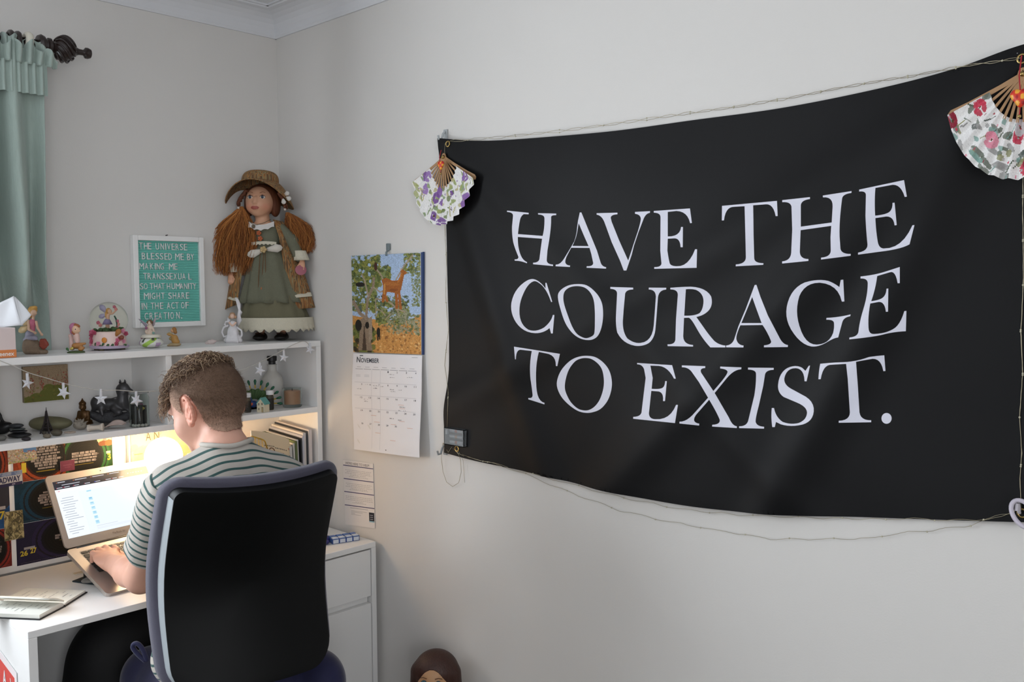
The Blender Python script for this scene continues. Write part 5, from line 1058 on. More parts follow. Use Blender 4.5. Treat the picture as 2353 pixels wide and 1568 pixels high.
# peacock
L = Loc(583, 944, MZ1, -.13); mm = L.m; pk = thing('peacock_ornament', 'green peacock ornament with fanned tail on the middle shelf', 'ornament', L.P)
c0 = (584, 928); TG = mat('peacock_green', '#3f5a30', rough=.45, var=.35, vscale=120)
def tail(u, v):
    a = -.25+u*(PI+.5); r = 14+v*(28+2*math.sin(u*60)); return tuple(L(c0[0]-r*math.cos(a)*.95, c0[1]-r*math.sin(a)*.80+4, .01+.008*v+.002*math.sin(u*PI*34)))
o_ = MB().grid(tail, 120, 8).build('tail_fan', TG, pk, 'keep'); o_.modifiers.new('t', 'SOLIDIFY').thickness = .0015
for i in range(13):
    a = .0+i*PI/12; x = c0[0]-44*math.cos(a)*.95; y = c0[1]-44*math.sin(a)*.80+4; MB().tube([L(x, y, .018), L(x-8*math.cos(a), y-8*math.sin(a), .018)], mm(1.5), 6).build('feather_stem', cm('#b79a35', .5), pk)
    wing('feather_tip', L, leafshape(x-7*math.cos(a), y-7*math.sin(a), 14, 6, math.atan2(-math.sin(a), -math.cos(a))), .018, cm('#1f5a40', .4), pk, .0016)
S_ = Soft(.0012, .003).e(L(583, 932), (mm(9), mm(10), mm(8)), L.R).c(L(580, 928, -.008), L(577, 915, -.012), mm(4), mm(2.6)).e(L(576, 912, -.013), mm(3.4)).c(L(575, 912, -.016), L(573, 913, -.022), mm(1.6), mm(.5)); soft('bird_body', S_, cm('#27427c', .4), pk)
MB().ell(L(583, 931, -.010), (mm(6), mm(3), mm(4)), 12, 8).build('breast_patch', cm('#c1502c', .5), pk, True); MB().box(L(574, 944, -.012)+np.array([0, 0, .0005]), L(592, 938, .012), .001).build('plinth_block', cm('#2b211b'), pk)
L = Loc(405, 975, MZ1, -.2); MB()
tag(MB().box(L.P+np.array([0, 0, .0005]), L.P+np.array([.05, .05, .030]), .002).build('dark_trinket_case', mat('dark_case', '#26262a', rough=.5)), 'small dark box just right of the hutch divider', 'box')
# --- star string lights
sl = thing('star_light_string', 'white cord of star-shaped lights draped across the hutch shelves', 'string lights', (-.6, HF-.006, 1.3)); CORD = mat('white_cord', '#bdbab2', rough=.5); STARM = mat('white_star_plastic', '#dcdde2', rough=.3, trans=.1)
ys = HF-.006
def hp2(p_): return np.array(on(p_[0], p_[1], 1, ys))
def smooth_path(pts, k=6):
    out = []; n = len(pts); P_ = [np.array(p_, float) for p_ in pts]
    for i in range(n-1):
        p0, p1, p2, p3 = P_[max(i-1, 0)], P_[i], P_[i+1], P_[min(i+2, n-1)]
        for t in np.linspace(0, 1, k, endpoint=False): out.append(.5*(2*p1+(p2-p0)*t+(2*p0-5*p1+4*p2-p3)*t*t+(3*p1-p0-3*p2+p3)*t**3))
    return out+[P_[-1]]
MB().tube(smooth_path([hp2(p_) for p_ in ((-30, 812), (0, 829), (30, 841), (66, 857), (106, 869), (150, 882), (190, 891), (232, 897), (270, 897), (312, 900), (350, 899), (395, 896), (440, 890), (490, 877), (540, 857), (560, 849), (605, 829), (650, 805), (675, 792), (695, 785), (706, 788), (714, 800))]), .0011, 6).build('cord', CORD, sl, True)
def star(px, py, r_px, rot, yaw):
    c_ = hp2((px, py)); s_ = FPX/((c_-CAM)@CF); R_ = r_px/s_; v = []; n = 5
    X_ = np.array([math.cos(yaw), math.sin(yaw), 0]); N_ = np.array([-math.sin(yaw), math.cos(yaw), 0])
    for sg_ in (-1, 1): v.append(c_+N_*sg_*.004)
    for i in range(10): a = rot+i*PI/5; rr = R_ if i % 2 == 0 else R_*.42; v.append(c_+X_*rr*math.sin(a)+np.array([0, 0, rr*math.cos(a)]))
    f = [(0, 2+i, 2+(i+1) % 10) for i in range(10)]+[(1, 2+(i+1) % 10, 2+i) for i in range(10)]
    st_ = MB().add(v, f).build('star_light', STARM, sl)
    MB().box(c_+np.array([-.003, -.003, R_*.3]), c_+np.array([.003, .003, R_*1.45]), .001).build('lamp_socket', STARM, st_)
for a in ((63, 881, 16, .3, .25), (146, 903, 16, .5, -.6), (232, 917, 16, 0, -.7), (313, 921, 15, .5, -.3), (597, 852, 13, .4, -.6), (652, 822, 12, .2, -.3), (712, 804, 11, .4, -.5)): star(*a)
# ================================================================== pinned pictures in the lower bay
def bx(px, py=1100): return on(px, py, 1, PBY)[0]
def bz(py, px=80): return on(px, py, 1, PBY)[2]
xa, xb, xc, xd = bx(33, 1150), bx(150, 1060), bx(258, 1040), bx(22, 1160)
zt_, z1_, z2_, z3_ = MZ0-.004, bz(1104), bz(1199), bz(1293)
def disc_sheet(seed, base, ring, text, num, disc=(.62, .5), rows=8, wid=.5, nums='', small=True):
    c = Cv(96, 84, base); q = random.Random(seed); c.blobs(40, (0, 0, 1, 1), [base, ring], (.03, .1), seed, .35)
    cx, cy = disc
    for r, col in ((.62, ring), (.56, '#241a18'), (.53, ring), (.47, '#1c1916')): c.ell(cx, cy, r*.875, r, col, 0, .9)
    for r in (.43, .38, .33, .28): c.ell(cx, cy, r*.875, r, '#242119', 0, .9); c.ell(cx, cy, (r-.012)*.875, r-.012, '#191713', 0, .9)
    y0 = cy-rows*.052/1.6
    for k in range(rows):
        ww = wid*(.45+.55*math.sin(PI*(k+1)/(rows+1)))*q.uniform(.85, 1.1) if rows > 3 else wid; x = cx-ww/2; y = y0+k*.062
        while x < cx+ww/2-.02:
            l_ = q.uniform(.05, .15); c.rect(x, y, min(x+l_, cx+ww/2), y+.045, '#b5a8a2'); x += l_+.018
            for t in range(5): c.rect(x-l_*q.random(), y+.012, x-l_*q.random()+.004, y+.034, '#6d625e', .5)
    c.rect(cx-wid*.35, y0+rows*.062+.02, cx+wid*.3, y0+rows*.062+.036, '#a58f2c', .9)
    if small:
        for k in range(40): c.rect(.05+k*.023, .955, .05+k*.023+.012, .968, '#8d8584', .6)
    c.grain(.08, seed); c.a *= .62; return c  # whole print darkened: shade put into the colour where lamplight misses the posters
def poster(c, x0, x1, z0, z1, label, name='poster', d=.0, cat='poster', group='quote posters pinned in the desk bay', m=PRINT):
    o = sheet(name, c, bil((x0, PBY-.0012-d, z1), (x1, PBY-.0012-d, z1), (x1, PBY-.0012-d, z0), (x0, PBY-.0012-d, z0)), m, None, back=.001, loc=((x0+x1)/2, PBY-d, z0)); return tag(o, label, cat, group)
YEL = mat('yellow_print', '#c2ab2e', rough=.6)
def num(o, s_, x0, x1, z0, z1, fr, d=.0):
    put_text(s_, 'number_print', YEL, o, bil((x0, PBY-.0016-d, z1), (x1, PBY-.0016-d, z1), (x1, PBY-.0016-d, z0), (x0, PBY-.0016-d, z0)), fr, bold=.03, lift=.0002)
c = disc_sheet(1, '#a3441f', '#c2562a', 8, '', (.62, .50), 10, .56); c.rect(.03, .42, .18, .55, '#b8461e'); c.rect(.11, .50, .27, .55, '#b9aca6')
o = poster(c, xa, xb, z1_+.0005, zt_, 'orange quote poster with dark disc pinned above the blue poster'); num(o, '1', xa, xb, z1_, zt_, (.15, .58, .24, .80))
c = disc_sheet(2, '#2f5a2c', '#3b7a3a', 4, '', (.40, .62), 4, .62, small=False)
c.ell(.82, .18, .16, .22, '#c7b08a'); c.ell(.92, .16, .12, .2, '#dcc9a2'); c.ell(.76, .15, .07, .12, '#e0d2b4'); c.poly([(.80, .1), (.88, .1), (.87, .42), (.80, .4)], '#8f8276'); c.ell(.8, .36, .1, .06, '#7a4a2a'); c.ell(.93, .36, .09, .07, '#9a6034'); c.rect(.86, .55, .96, .605, '#b9aca6'); c.rect(.985, 0, 1, 1, '#27301f')
o = poster(c, xb, xc, z1_-.004, zt_, 'green quote poster with dark disc pinned at the right of the row'); num(o, '3', xb, xc, z1_, zt_, (.885, .62, .96, .78))
c = disc_sheet(3, '#16384a', '#1d4a62', 6, '', (.62, .5), 6, .56); o = poster(c, xa, xb+.03, z2_+.0005, z1_-.0005, 'dark blue quote poster with dark disc pinned in the middle row')
c = disc_sheet(4, '#2b2540', '#352c52', 2, '', (.76, .48), 2, .42); c.rect(.10, .58, .26, .64, '#9a938f'); o = poster(c, xa, xb+.05, z3_, z2_-.0005, 'dark purple quote poster with dark disc pinned in the bottom row')
num(o, '26', xa, xb+.05, z3_, z2_, (.05, .66, .155, .79)); num(o, '27', xa, xb+.05, z3_, z2_, (.19, .63, .28, .76))
xl = DX0+T+.001
c = disc_sheet(5, '#7c2f1e', '#a84524', 5, '', (.45, .55), 5, .6); o = poster(c, xl, xd, bz(1108, 10), zt_, 'rust red quote poster pinned at the top left of the bay')
c = Cv(60, 70, '#1f4a7a'); c.blobs(50, (0, 0, 1, 1), ['#27568a', '#173a62', '#2f2f36'], (.05, .15), 3, .6); c.ell(.62, .25, .5, .4, '#33323a'); c.rect(.6, .52, .9, .58, '#a8a4a4')
o = poster(c, xl, xd, bz(1214, 10), bz(1109, 10), 'bright blue poster pinned in the left column'); num(o, '27', xl, xd, bz(1214, 10), bz(1109, 10), (.62, .62, .88, .80))
c = disc_sheet(7, '#8a2b20', '#a8382a', 6, '', (.5, .5), 6, .62); o = poster(c, xl, xd, bz(1304, 10), bz(1215, 10), 'dark red quote poster pinned at the bottom left of the bay')
# postcards
def card(c, pts, d, name, label, cat): 
    o = sheet(name, c, bil(*[on(*p_, 1, PBY-d) for p_ in pts]), PRINT, None, back=.0015, loc=on(*pts[3], 1, PBY-d)); return tag(o, label, cat)
c = Cv(70, 44, '#9a9084'); c.blobs(300, (0, 0, 1, 1), ['#b4a99a', '#8c7b6a', '#a05a4a', '#6d7a54', '#7f8a94', '#c0b6a4', '#9a8f5a'], (.015, .05), 5); c.rect(.55, 0, 1, .32, '#4f78a8'); c.blobs(30, (.55, .2, 1, .4), ['#a89f90', '#8a4a3c'], (.02, .05), 6); c.blobs(30, (0, .82, 1, 1), ['#7c8a48', '#a39a5a'], (.02, .06), 7)
card(c, [(17, 1035), (83, 1028), (85, 1056), (19, 1068)], .004, 'postcard', 'busy multicoloured crowd picture postcard pinned over the red and orange posters', 'postcard')
c = Cv(46, 60, '#8a7d56'); q = random.Random(9); c.blobs(120, (0, 0, 1, 1), ['#a3956a', '#6d6340', '#4d4630', '#b5a67a', '#7d7150'], (.03, .10), 5)
for _ in range(18): x, y = q.random(), q.random(); c.line([(x, y), (x+q.uniform(-.3, .3), y+q.uniform(-.2, .2)), (x+q.uniform(-.3, .3), y+q.uniform(.0, .3))], .03, q.choice(['#3d3824', '#b8a97c', '#57503a']), .8)
card(c, [(9, 1178), (52, 1172), (56, 1236), (11, 1245)], .004, 'postcard', 'sepia sculpture picture postcard pinned between the posters', 'postcard')
c = Cv(30, 22, '#6b3346'); c.grain(.06, 3); c.rect(.2, .35, .8, .5, '#7f4a5c', .5); c.rect(.3, .6, .7, .68, '#7f4a5c', .5)
card(c, [(138, 1061), (171, 1056), (172, 1080), (139, 1086)], .004, 'maroon_card', 'plain maroon card pinned between the orange and green posters', 'card')
# street-plate magnet
pp = [on(*p_, 1, PBY-.006) for p_ in ((-34, 1094), (51, 1080), (53, 1112), (-32, 1128))]; f_ = bil(*pp)
pl = thing('number_plate_magnet', 'white and blue BROADWAY number plate pinned at the left', 'number plate', pp[3])
c = Cv(60, 28, '#b9b6b6'); c.rect(0, 0, 1, .27, '#5a6a8e'); c.blobs(30, (.3, .05, 1, .25), ['#7d8aa6', '#8c94a8'], (.05, .1), 2, .7); c.rect(0, .80, 1, 1, '#2d2a48'); c.rect(0, 0, 1, .03, '#8c8c92'); c.rect(.98, 0, 1, 1, '#8c8c92'); c.rect(.7, .86, .78, .92, '#9a98a8')
po = sheet('plate', c, f_, PRINT, pl, back=.002); put_text('BROADWAY', 'plate_lettering', mat('navy_print', '#2a2a4e', rough=.5), po, f_, (.05, .33, .94, .74), bold=.03)

# framed map behind the lamp
mp = thing('framed_map', 'framed antique sepia map leaning behind the glowing lamp', 'framed map', (bx(380, 1050), -.02, DZ)); mx0, mx1 = bx(290, 1020), bx(470, 1020); mzt = MZ0-.012
for lo, hi in (((mx0, DZ+.002), (mx0+.006, mzt)), ((mx1-.006, DZ+.002), (mx1, mzt)), ((mx0+.006, DZ+.002), (mx1-.006, DZ+.010)), ((mx0+.006, mzt-.006), (mx1-.006, mzt))): MB().box((lo[0], PBY-.016, lo[1]), (hi[0], PBY, hi[1]), .001).build('frame_rail', WHITE, mp)
MB().box((mx0+.006, PBY-.012, DZ+.010), (mx0+.0095, PBY-.004, mzt-.006)).build('inner_edge', cm('#3d4f57'), mp)
f_ = bil((mx0+.0095, PBY-.008, mzt-.006), (mx1-.006, PBY-.008, mzt-.006), (mx1-.006, PBY-.008, DZ+.01), (mx0+.0095, PBY-.008, DZ+.01))
c = Cv(90, 130, '#cdb78e'); c.blobs(80, (0, 0, 1, 1), ['#c3ab7e', '#d6c39c', '#bfa477', '#cbb793'], (.03, .1), 4, .6)
for y in (.30, .56, .8): c.rect(0, y, 1, y+.008, '#8d7a58', .8)
for x in (.34, .7): c.rect(x, .3, x+.008, 1, '#8d7a58', .6)
c.rect(.04, .22, .16, .23, '#6d5d42', .8); c.rect(0, .305, .34, .56, '#d8c3a4', .7); q = random.Random(3)
for _ in range(40): x, y = q.random(), q.uniform(.32, 1); c.rect(x, y, x+.08, y+.006, '#9a8560', .5)
mo = sheet('map_sheet', c, f_, PRINT, mp, back=.001); TK = mat('map_title_ink', '#4a443a', rough=.7)
put_text('A', 'map_title', TK, mo, f_, (.20, .045, .27, .12)); put_text('N', 'map_title', TK, mo, f_, (.31, .045, .38, .12)); put_text('VES', 'map_title', TK, mo, f_, (.66, .045, .90, .12))

# glowing lamp
lp = on(376, 1050, 1, -.150); lm = thing('table_lamp', 'glowing round globe table lamp on the desk behind the laptop', 'lamp', (lp[0], lp[1], DZ))
BULB = mat('lamp_glow', '#fff1da', rough=.5, emit='#ffdcae', estr=32.)
MB().ell(lp, (.056, .056, .060), 32, 20).build('globe', BULB, lm, True)
BRASS = mat('brass', '#b08d4a', rough=.3, metal=1.)
MB().lathe([(.05, 0.0005), (.052, .006), (.03, .012), (.007, .02), (.006, lp[2]-.056-DZ), (.018, lp[2]-.054-DZ), (.02, lp[2]-.046-DZ)], 28, (lp[0], lp[1], DZ)).build('stem_and_base', BRASS, lm, 'auto')
# yellow bottle top behind the shoulder
L = Loc(437, 1046, DZ, -.30, -.2); y_ = -.22; P = on(439, 1050, 1, y_); r = .0125
tag(MB().lathe([(r*1.6, 0), (r*1.7, .004), (r*1.7, P[2]-DZ-.05), (r*.8, P[2]-DZ-.025), (r*.8, P[2]-DZ-.012), (r, P[2]-DZ-.006), (r*1.05, P[2]-DZ+.002), (r*.8, P[2]-DZ+.010), (.0005, P[2]-DZ+.0135)], 24, (P[0], P[1], DZ+.0005)).build('yellow_bottle', mat('yellow_plastic', '#c9a23c', rough=.4), None, True), 'yellow bottle with rounded cap just above the shoulder of the seated person', 'bottle')

# books and papers at the right end of the bay
bk = [(.012, 1.088, '#d8cfcb', 'white slip-cased book standing against the right panel'), (.004, 1.083, '#3a3f44', 'thin dark folder beside the white book'), (.012, 1.078, '#dcd6d0', 'cream covered book third from the right panel'), (.005, 1.070, '#b9bac4', 'lavender grey exercise book fourth from the right panel'), (.004, 1.062, '#26282b', 'thin black notebook beside the lavender exercise book'), (.008, 1.058, '#c9c8c9', 'pale grey paperback left of the black notebook'), (.007, 1.055, '#5d6b45', 'olive green book standing in the row'), (.006, 1.048, '#cfccc4', 'off-white booklet left of the olive book'), (.005, 1.044, '#8f928e', 'grey cardboard folder near the gold rack'), (.008, 1.040, '#c5c2bc', 'white magazine left of the grey folder'), (.005, 1.034, '#b0452c', 'red and orange magazine left end of the row')]
x = DX1-T-.012
for i, (th, zt2, col, lab) in enumerate(bk):
    y0 = HF+.016+.004*(i % 3); y1_ = -.018; o = thing('book', lab, 'book', (x-th/2, (y0+y1_)/2, DZ), 'books standing in the right bay'); cmat = mat('book_cover_%d' % i, col, rough=.5, var=.06, vscale=30)
    dy = (y1_-y0); sh = .0
    def hexa(xs0, xs1, e, name, m_):
        lean = .03*(zt2-DZ)*(1 if i > 4 else .3)
        v = [(xx-(lean if z_ > DZ+.1 else 0), yy, z_) for xx in (xs0, xs1) for yy in (y0+e, y1_-e*.2) for z_ in (DZ+.0008+e, (zt2-e) if yy < -.1 else zt2+.012-e)]
        MB().add(v, [(0, 1, 3, 2), (4, 6, 7, 5), (0, 4, 5, 1), (2, 3, 7, 6), (0, 2, 6, 4), (1, 5, 7, 3)]).build(name, m_, o)
    hexa(x-th+.0008, x-.0008, .002, 'page_block', cm('#d9d3c8', .8)); 
    lean = .03*(zt2-DZ)*(1 if i > 4 else .3)
    for xs in (x-th, x-.0012):
        v = [(xx-(lean if z_ > DZ+.1 else 0), yy, z_) for xx in (xs, xs+.0012) for yy in (y0, y1_) for z_ in (DZ+.0006, zt2 if yy < -.1 else zt2+.012)]
        MB().add(v, [(0, 1, 3, 2), (4, 6, 7, 5), (0, 4, 5, 1), (2, 3, 7, 6), (0, 2, 6, 4), (1, 5, 7, 3)]).build('cover', cmat, o)
    v = [(xx-(lean if z_ > DZ+.1 else 0), yy, z_) for xx in (x-th, x) for yy in (y0-.0012, y0) for z_ in (DZ+.0006, zt2)]; MB().add(v, [(0, 1, 3, 2), (4, 6, 7, 5), (0, 4, 5, 1), (2, 3, 7, 6), (0, 2, 6, 4), (1, 5, 7, 3)]).build('spine', cmat, o)
    x -= th+.0012
# booklet in a gold wire rack
rk = thing('wire_rack', 'gold wire document rack on the desk in the right bay', 'rack', (-.22, -.2, DZ)); GOLD = mat('gold_wire', '#b89a45', rough=.25, metal=1.)
dR = -.262
for pts in ([(578, 1003), (592, 1007), (607, 1013), (612, 1025), (619, 1045), (626, 1075), (632, 1130)], [(578, 1003), (579, 1030), (583, 1070), (590, 1140)]):
    MB().tube(smooth_path([on(*p_, 1, dR) for p_ in pts], 4)+[np.array([on(*pts[-1], 1, dR)[0]+.01, dR, DZ+.004])], .0022, 8).build('wire_loop', GOLD, rk, True)
for k in range(4): MB().tube([on(578+k*8, 1003+k*2.6, 1, dR)+np.array([0, .0, 0]), on(582+k*9, 1075, 1, dR)], .0011, 6).build('wire_upright', GOLD, rk, True)
xs0 = on(590, 1140, 1, dR)[0]; MB().tube([(xs0-.01, dR, DZ+.003), (xs0+.08, dR, DZ+.003), (xs0+.08, dR+.13, DZ+.003), (xs0-.01, dR+.13, DZ+.003)], .002, 8, closed=True).build('wire_base', GOLD, rk, True)
_a, _b = on(577, 990, 1, -.235), on(664, 1010, 1, -.215); f0_ = bil(_a, _b, (_b[0]+.03, -.238, DZ+.002), (_a[0]+.012, -.252, DZ+.002))
c = Cv(90, 90, '#d9c8aa'); q = random.Random(6)
def scrib(c, x0, x1, y, sl, h, col):
    x = x0
    while x < x1:
        l_ = q.uniform(.015, .05); yy = y+(x-x0)*sl; c.rect(x, yy, x+l_, yy+h, col, .85); x += l_+.012
scrib(c, .30, .86, .12, .03, .012, '#55504a'); scrib(c, .34, .98, .17, .03, .007, '#7d756a'); scrib(c, .36, .98, .20, .03, .007, '#7d756a')
fcur = lambda u, v: f0_(u, v)+np.array([0, -.016*math.sin(PI*u)*v, .012*u*(1-u)*2])
tag(sheet('booklet', c, fcur, PRINT, None, back=.004, loc=f0_(.5, 1)), 'cream printed booklet bowed over in the gold wire rack', 'booklet')
MB()
pth = smooth_path([on(*p_, 1, -.272) for p_ in ((610, 1030), (616, 1038), (622, 1030), (630, 1034), (633, 1050), (637, 1075))], 5)
tag(MB().tube(pth, .0016, 6).build('beaded_cord', mat('brown_beads', '#5d3a26', rough=.4, var=.3, vscale=200), None, True), 'brown beaded cord hanging on the gold rack', 'cord')
sn = thing('spiral_notebook', 'black spiral notebook standing in front of the cream booklet', 'notebook', on(655, 1080, 1, -.285)); f_ = bil(on(636, 1046, 1, -.29), on(667, 1048, 1, -.285), np.array([on(670, 1048, 1, -.285)[0], -.285, DZ+.001]), np.array([on(639, 1046, 1, -.29)[0], -.29, DZ+.001]))
c = Cv(4, 4, '#17171a'); sheet('cover', c, f_, PRINT, sn, back=.006)
for k in range(9):
    p_ = np.array(f_(1., .04+k*.11)); MB().tube([p_+np.array([.006*math.cos(a)+.002, -.003+.006*math.sin(a)*.6, .004*math.sin(a)]) for a in np.linspace(0, 2*PI, 13)[:-1]], .0009, 5, closed=True).build('coil_ring', cm('#c9c6c2', .3, metal=.8), sn, True)

# ================================================================== laptop
HLp = np.array([-.862, -.2127, .8426]); ly, lt, ll = .1177, .3768, .5001
lr = np.array([math.cos(ly), math.sin(ly), 0]); lbk = np.array([-math.sin(ly), math.cos(ly), 0]); up_ = np.array([0, 0, 1.])
fdir = -math.cos(lt)*lbk-math.sin(lt)*up_; nb = np.cross(lr, -fdir); nb = nb if nb[2] > 0 else -nb
ldir = math.cos(ll)*up_+math.sin(ll)*lbk; nl = np.cross(lr, ldir); nl = nl if nl[1] < 0 else -nl
LW, LD, LH = .325, .227, .222
ALU = mat('brushed_aluminium', '#b3aca6', rough=.35, metal=.75, var=.03, vscale=200)
lpt = thing('laptop', 'open silver laptop tilted on a stand at the left of the desk', 'laptop', HLp+lr*LW/2+fdir*LD)
def base(a, d, h): return tuple(HLp+lr*a+fdir*d+nb*h)
def lidp(a, d, h): return tuple(HLp+lr*a+ldir*d+nl*h)
def slab(fn, a0, a1, d0, d1, h0, h1, rc=.012, n=5):
    poly = []
    for cx, cy, s in ((a1-rc, d1-rc, 0), (a0+rc, d1-rc, 1), (a0+rc, d0+rc, 2), (a1-rc, d0+rc, 3)):
        for i in range(n+1): t = s*PI/2+i/n*PI/2; poly.append((cx+rc*math.cos(t), cy+rc*math.sin(t)))
    return MB().prism(poly, h0, h1, fn)
slab(base, 0, LW, .0, LD, -.011, 0).build('base_body', ALU, lpt, 'auto')
slab(lidp, 0, LW, .004, LH, -.006, 0).build('lid', ALU, lpt, 'auto')
MB().tube([base(.03, .0, -.002), base(LW-.03, .0, -.002)], .0045, 10).build('hinge', mat('dark_hinge', '#3a3836', rough=.4), lpt, True)
KEY = mat('black_key', '#16171a', rough=.5); kb = slab(base, .027, LW-.027, .020, .020+6*.0185-.004, -.0002, .0003, .004).build('keyboard_well', mat('keyboard_well_alu', '#8d8a87', rough=.4, metal=.6), lpt)
for r_ in range(6):
    n_ = 14; wds = [1]*14
    if r_ == 1: wds = [1]*13+[1.5]
    elif r_ == 2: wds = [1.5]+[1]*13
    elif r_ == 3: wds = [1.8]+[1]*11+[1.8]
    elif r_ == 4: wds = [2.3]+[1]*10+[2.3]
    elif r_ == 5: wds = [1, 1, 1, 1.25, 5, 1.25, 1, 1, 1, 1]
    tot = sum(wds); pit = (LW-.056)/tot; a = .028
    for w_ in wds:
        hh = .0155 if r_ else .010; d0 = .0215+r_*.0185+(.004 if r_ == 0 else 0)
        if a < .20: slab(base, a+.0012, a+w_*pit-.0012, d0, d0+hh, .0003, .0016, .0015, 2).build('key', KEY, kb)
        else: slab(base, a+.0012, a+w_*pit-.0012, d0, d0+hh, .0003, .0016, .0015, 2).build('key', KEY, kb)
        a += w_*pit
slab(base, .11, .215, .138, .215, .0, .0004, .004).build('trackpad', mat('trackpad_alu', '#a8a29d', rough=.3, metal=.6), lpt)
c = Cv(150, 96, '#eaf3fb'); q = random.Random(11); SX = c
c.rect(0, 0, 1, .145, '#1d1f2b'); c.rect(0, .05, 1, .052, '#2f3242')
for x0_, n_ in ((.05, .07), (.22, .12), (.40, .12), (.58, .11)): c.rect(x0_-.018, .018, x0_-.008, .032, '#c8703c'); c.rect(x0_, .02, x0_+n_, .032, '#d5d7e2')
c.rect(.08, .068, .26, .08, '#c6c9d6'); c.rect(.27, .07, .4, .077, '#5a5e74')
for k, x0_ in enumerate((.03, .10, .20, .31, .42, .53, .60, .67)): c.rect(x0_-.012, .11, x0_-.002, .125, '#c8405a' if k != 4 else '#5a6ad8'); c.rect(x0_, .112, x0_+.05, .123, '#cfd2de')
for k, x0_ in enumerate((.77, .80, .83, .86, .89, .92, .95)): c.rect(x0_, .07, x0_+.013, .085, ['#d5d7e2', '#9a9db0', '#8a6ad8', '#e8e8f0', '#d0d0dc', '#e8e8f0', '#3f8a4c'][k])
c.rect(0, .145, 1, .20, '#f8fbff'); c.rect(.03, .165, .05, .185, '#e3b8c0'); c.rect(0, .20, 1, .235, '#eef2fa')
for x0_ in (.03, .12, .18, .26, .35, .46, .52, .6): c.rect(x0_, .214, x0_+.05, .22, '#a7a9b8', .7)
c.rect(0, .24, .22, 1, '#eef6fb'); c.rect(.245, .27, .25, .72, '#c9c8da')
for k in range(16):
    x = .03+.02*(k % 3 == 0); l_ = q.uniform(.06, .17); c.rect(x, .30+k*.042, x+l_, .308+k*.042, '#8f93a6', .75)
c.rect(.29, .24, .84, .86, '#e9fbff'); c.rect(.30, .245, .345, .275, '#9fd2ea')
for k in range(6): c.rect(.30, .37+k*.085, .342, .425+k*.085, '#bfe3f3'); c.rect(.308, .38+k*.085, .334, .392+k*.085, '#7fbfe0'); c.rect(.308, .40+k*.085, .334, .408+k*.085, '#9ccde8')
c.rect(.30, .885, .52, .90, '#c4cbd8', .6)
for k in range(4): c.rect(.30, .92+k*.018, .7, .925+k*.018, '#d9dfe9', .6)
c.rect(.85, .26, 1, 1, '#f1f6fc')
for k in range(10): c.rect(.88, .34+k*.04, .88+q.uniform(.05, .11), .349+k*.04, '#9a9db0', .75)
for k in range(3): c.rect(.88, .33+k*.035, .97, .345+k*.035, '#7b7f92', .8)
c.ell(.965, .172, .008, .013, '#2f4a3c'); c.rect(.88, .16, .94, .172, '#cba8c8', .6)
SCR = mat('screen_glow', attr='Col', rough=.2, emit='attr', estr=1.05)
for _l in list(SCR.node_tree.links):
    if _l.to_socket.name == 'Base Color': SCR.node_tree.links.remove(_l)
SCR.node_tree.nodes['Principled BSDF'].inputs['Base Color'].default_value = (.01, .01, .012, 1)
sfn = bil(lidp(.016, LH-.020, .0004), lidp(LW-.016, LH-.020, .0004), lidp(LW-.016, .030, .0004), lidp(.016, .030, .0004)); so = sheet('screen', c, sfn, SCR, lpt, back=.0003)
put_text('MacBook Air', 'lid_print', cm('#6d6863'), lpt, bil(lidp(0, LH, .0003), lidp(LW, LH, .0003), lidp(LW, 0, .0003), lidp(0, 0, .0003)), (.44, .905, .56, .935))
MB().tube([lidp(LW/2, LH-.010, .0), lidp(LW/2, LH-.010, .0006)], .0018, 10).build('webcam', cm('#1a1a1c'), lpt)
sd_ = thing('laptop_stand', 'black sloping laptop stand under the silver laptop', 'stand', HLp+lr*LW/2+np.array([0, -.1, DZ-HLp[2]]))
BLK = mat('black_plastic', '#17181a', rough=.5)
for a in (.04, LW-.05):
    p0, p1, p2 = np.array(base(a, .195, -.013)), np.array(base(a, .02, -.013)), np.array(base(a, .02, -.013)); p2[2] = DZ+.001; p0b = p0.copy(); p0b[2] = DZ+.001
    MB().add([tuple(p_) for p_ in (p0, p1, p2, p0b)]+[tuple(p_+lr*.01) for p_ in (p0, p1, p2, p0b)], [(0, 1, 2, 3), (7, 6, 5, 4), (0, 4, 5, 1), (1, 5, 6, 2), (2, 6, 7, 3), (3, 7, 4, 0)]).build('side_support', BLK, sd_)
p_ = [np.array(base(a, d, -.0125)) for a, d in ((.04, .02), (LW-.04, .02), (LW-.04, .04), (.04, .04))]; MB().add([tuple(x_) for x_ in p_]+[tuple(x_-nb*.004) for x_ in p_], [(0, 1, 2, 3), (7, 6, 5, 4), (0, 4, 5, 1), (1, 5, 6, 2), (2, 6, 7, 3), (3, 7, 4, 0)]).build('cross_bar', BLK, sd_)
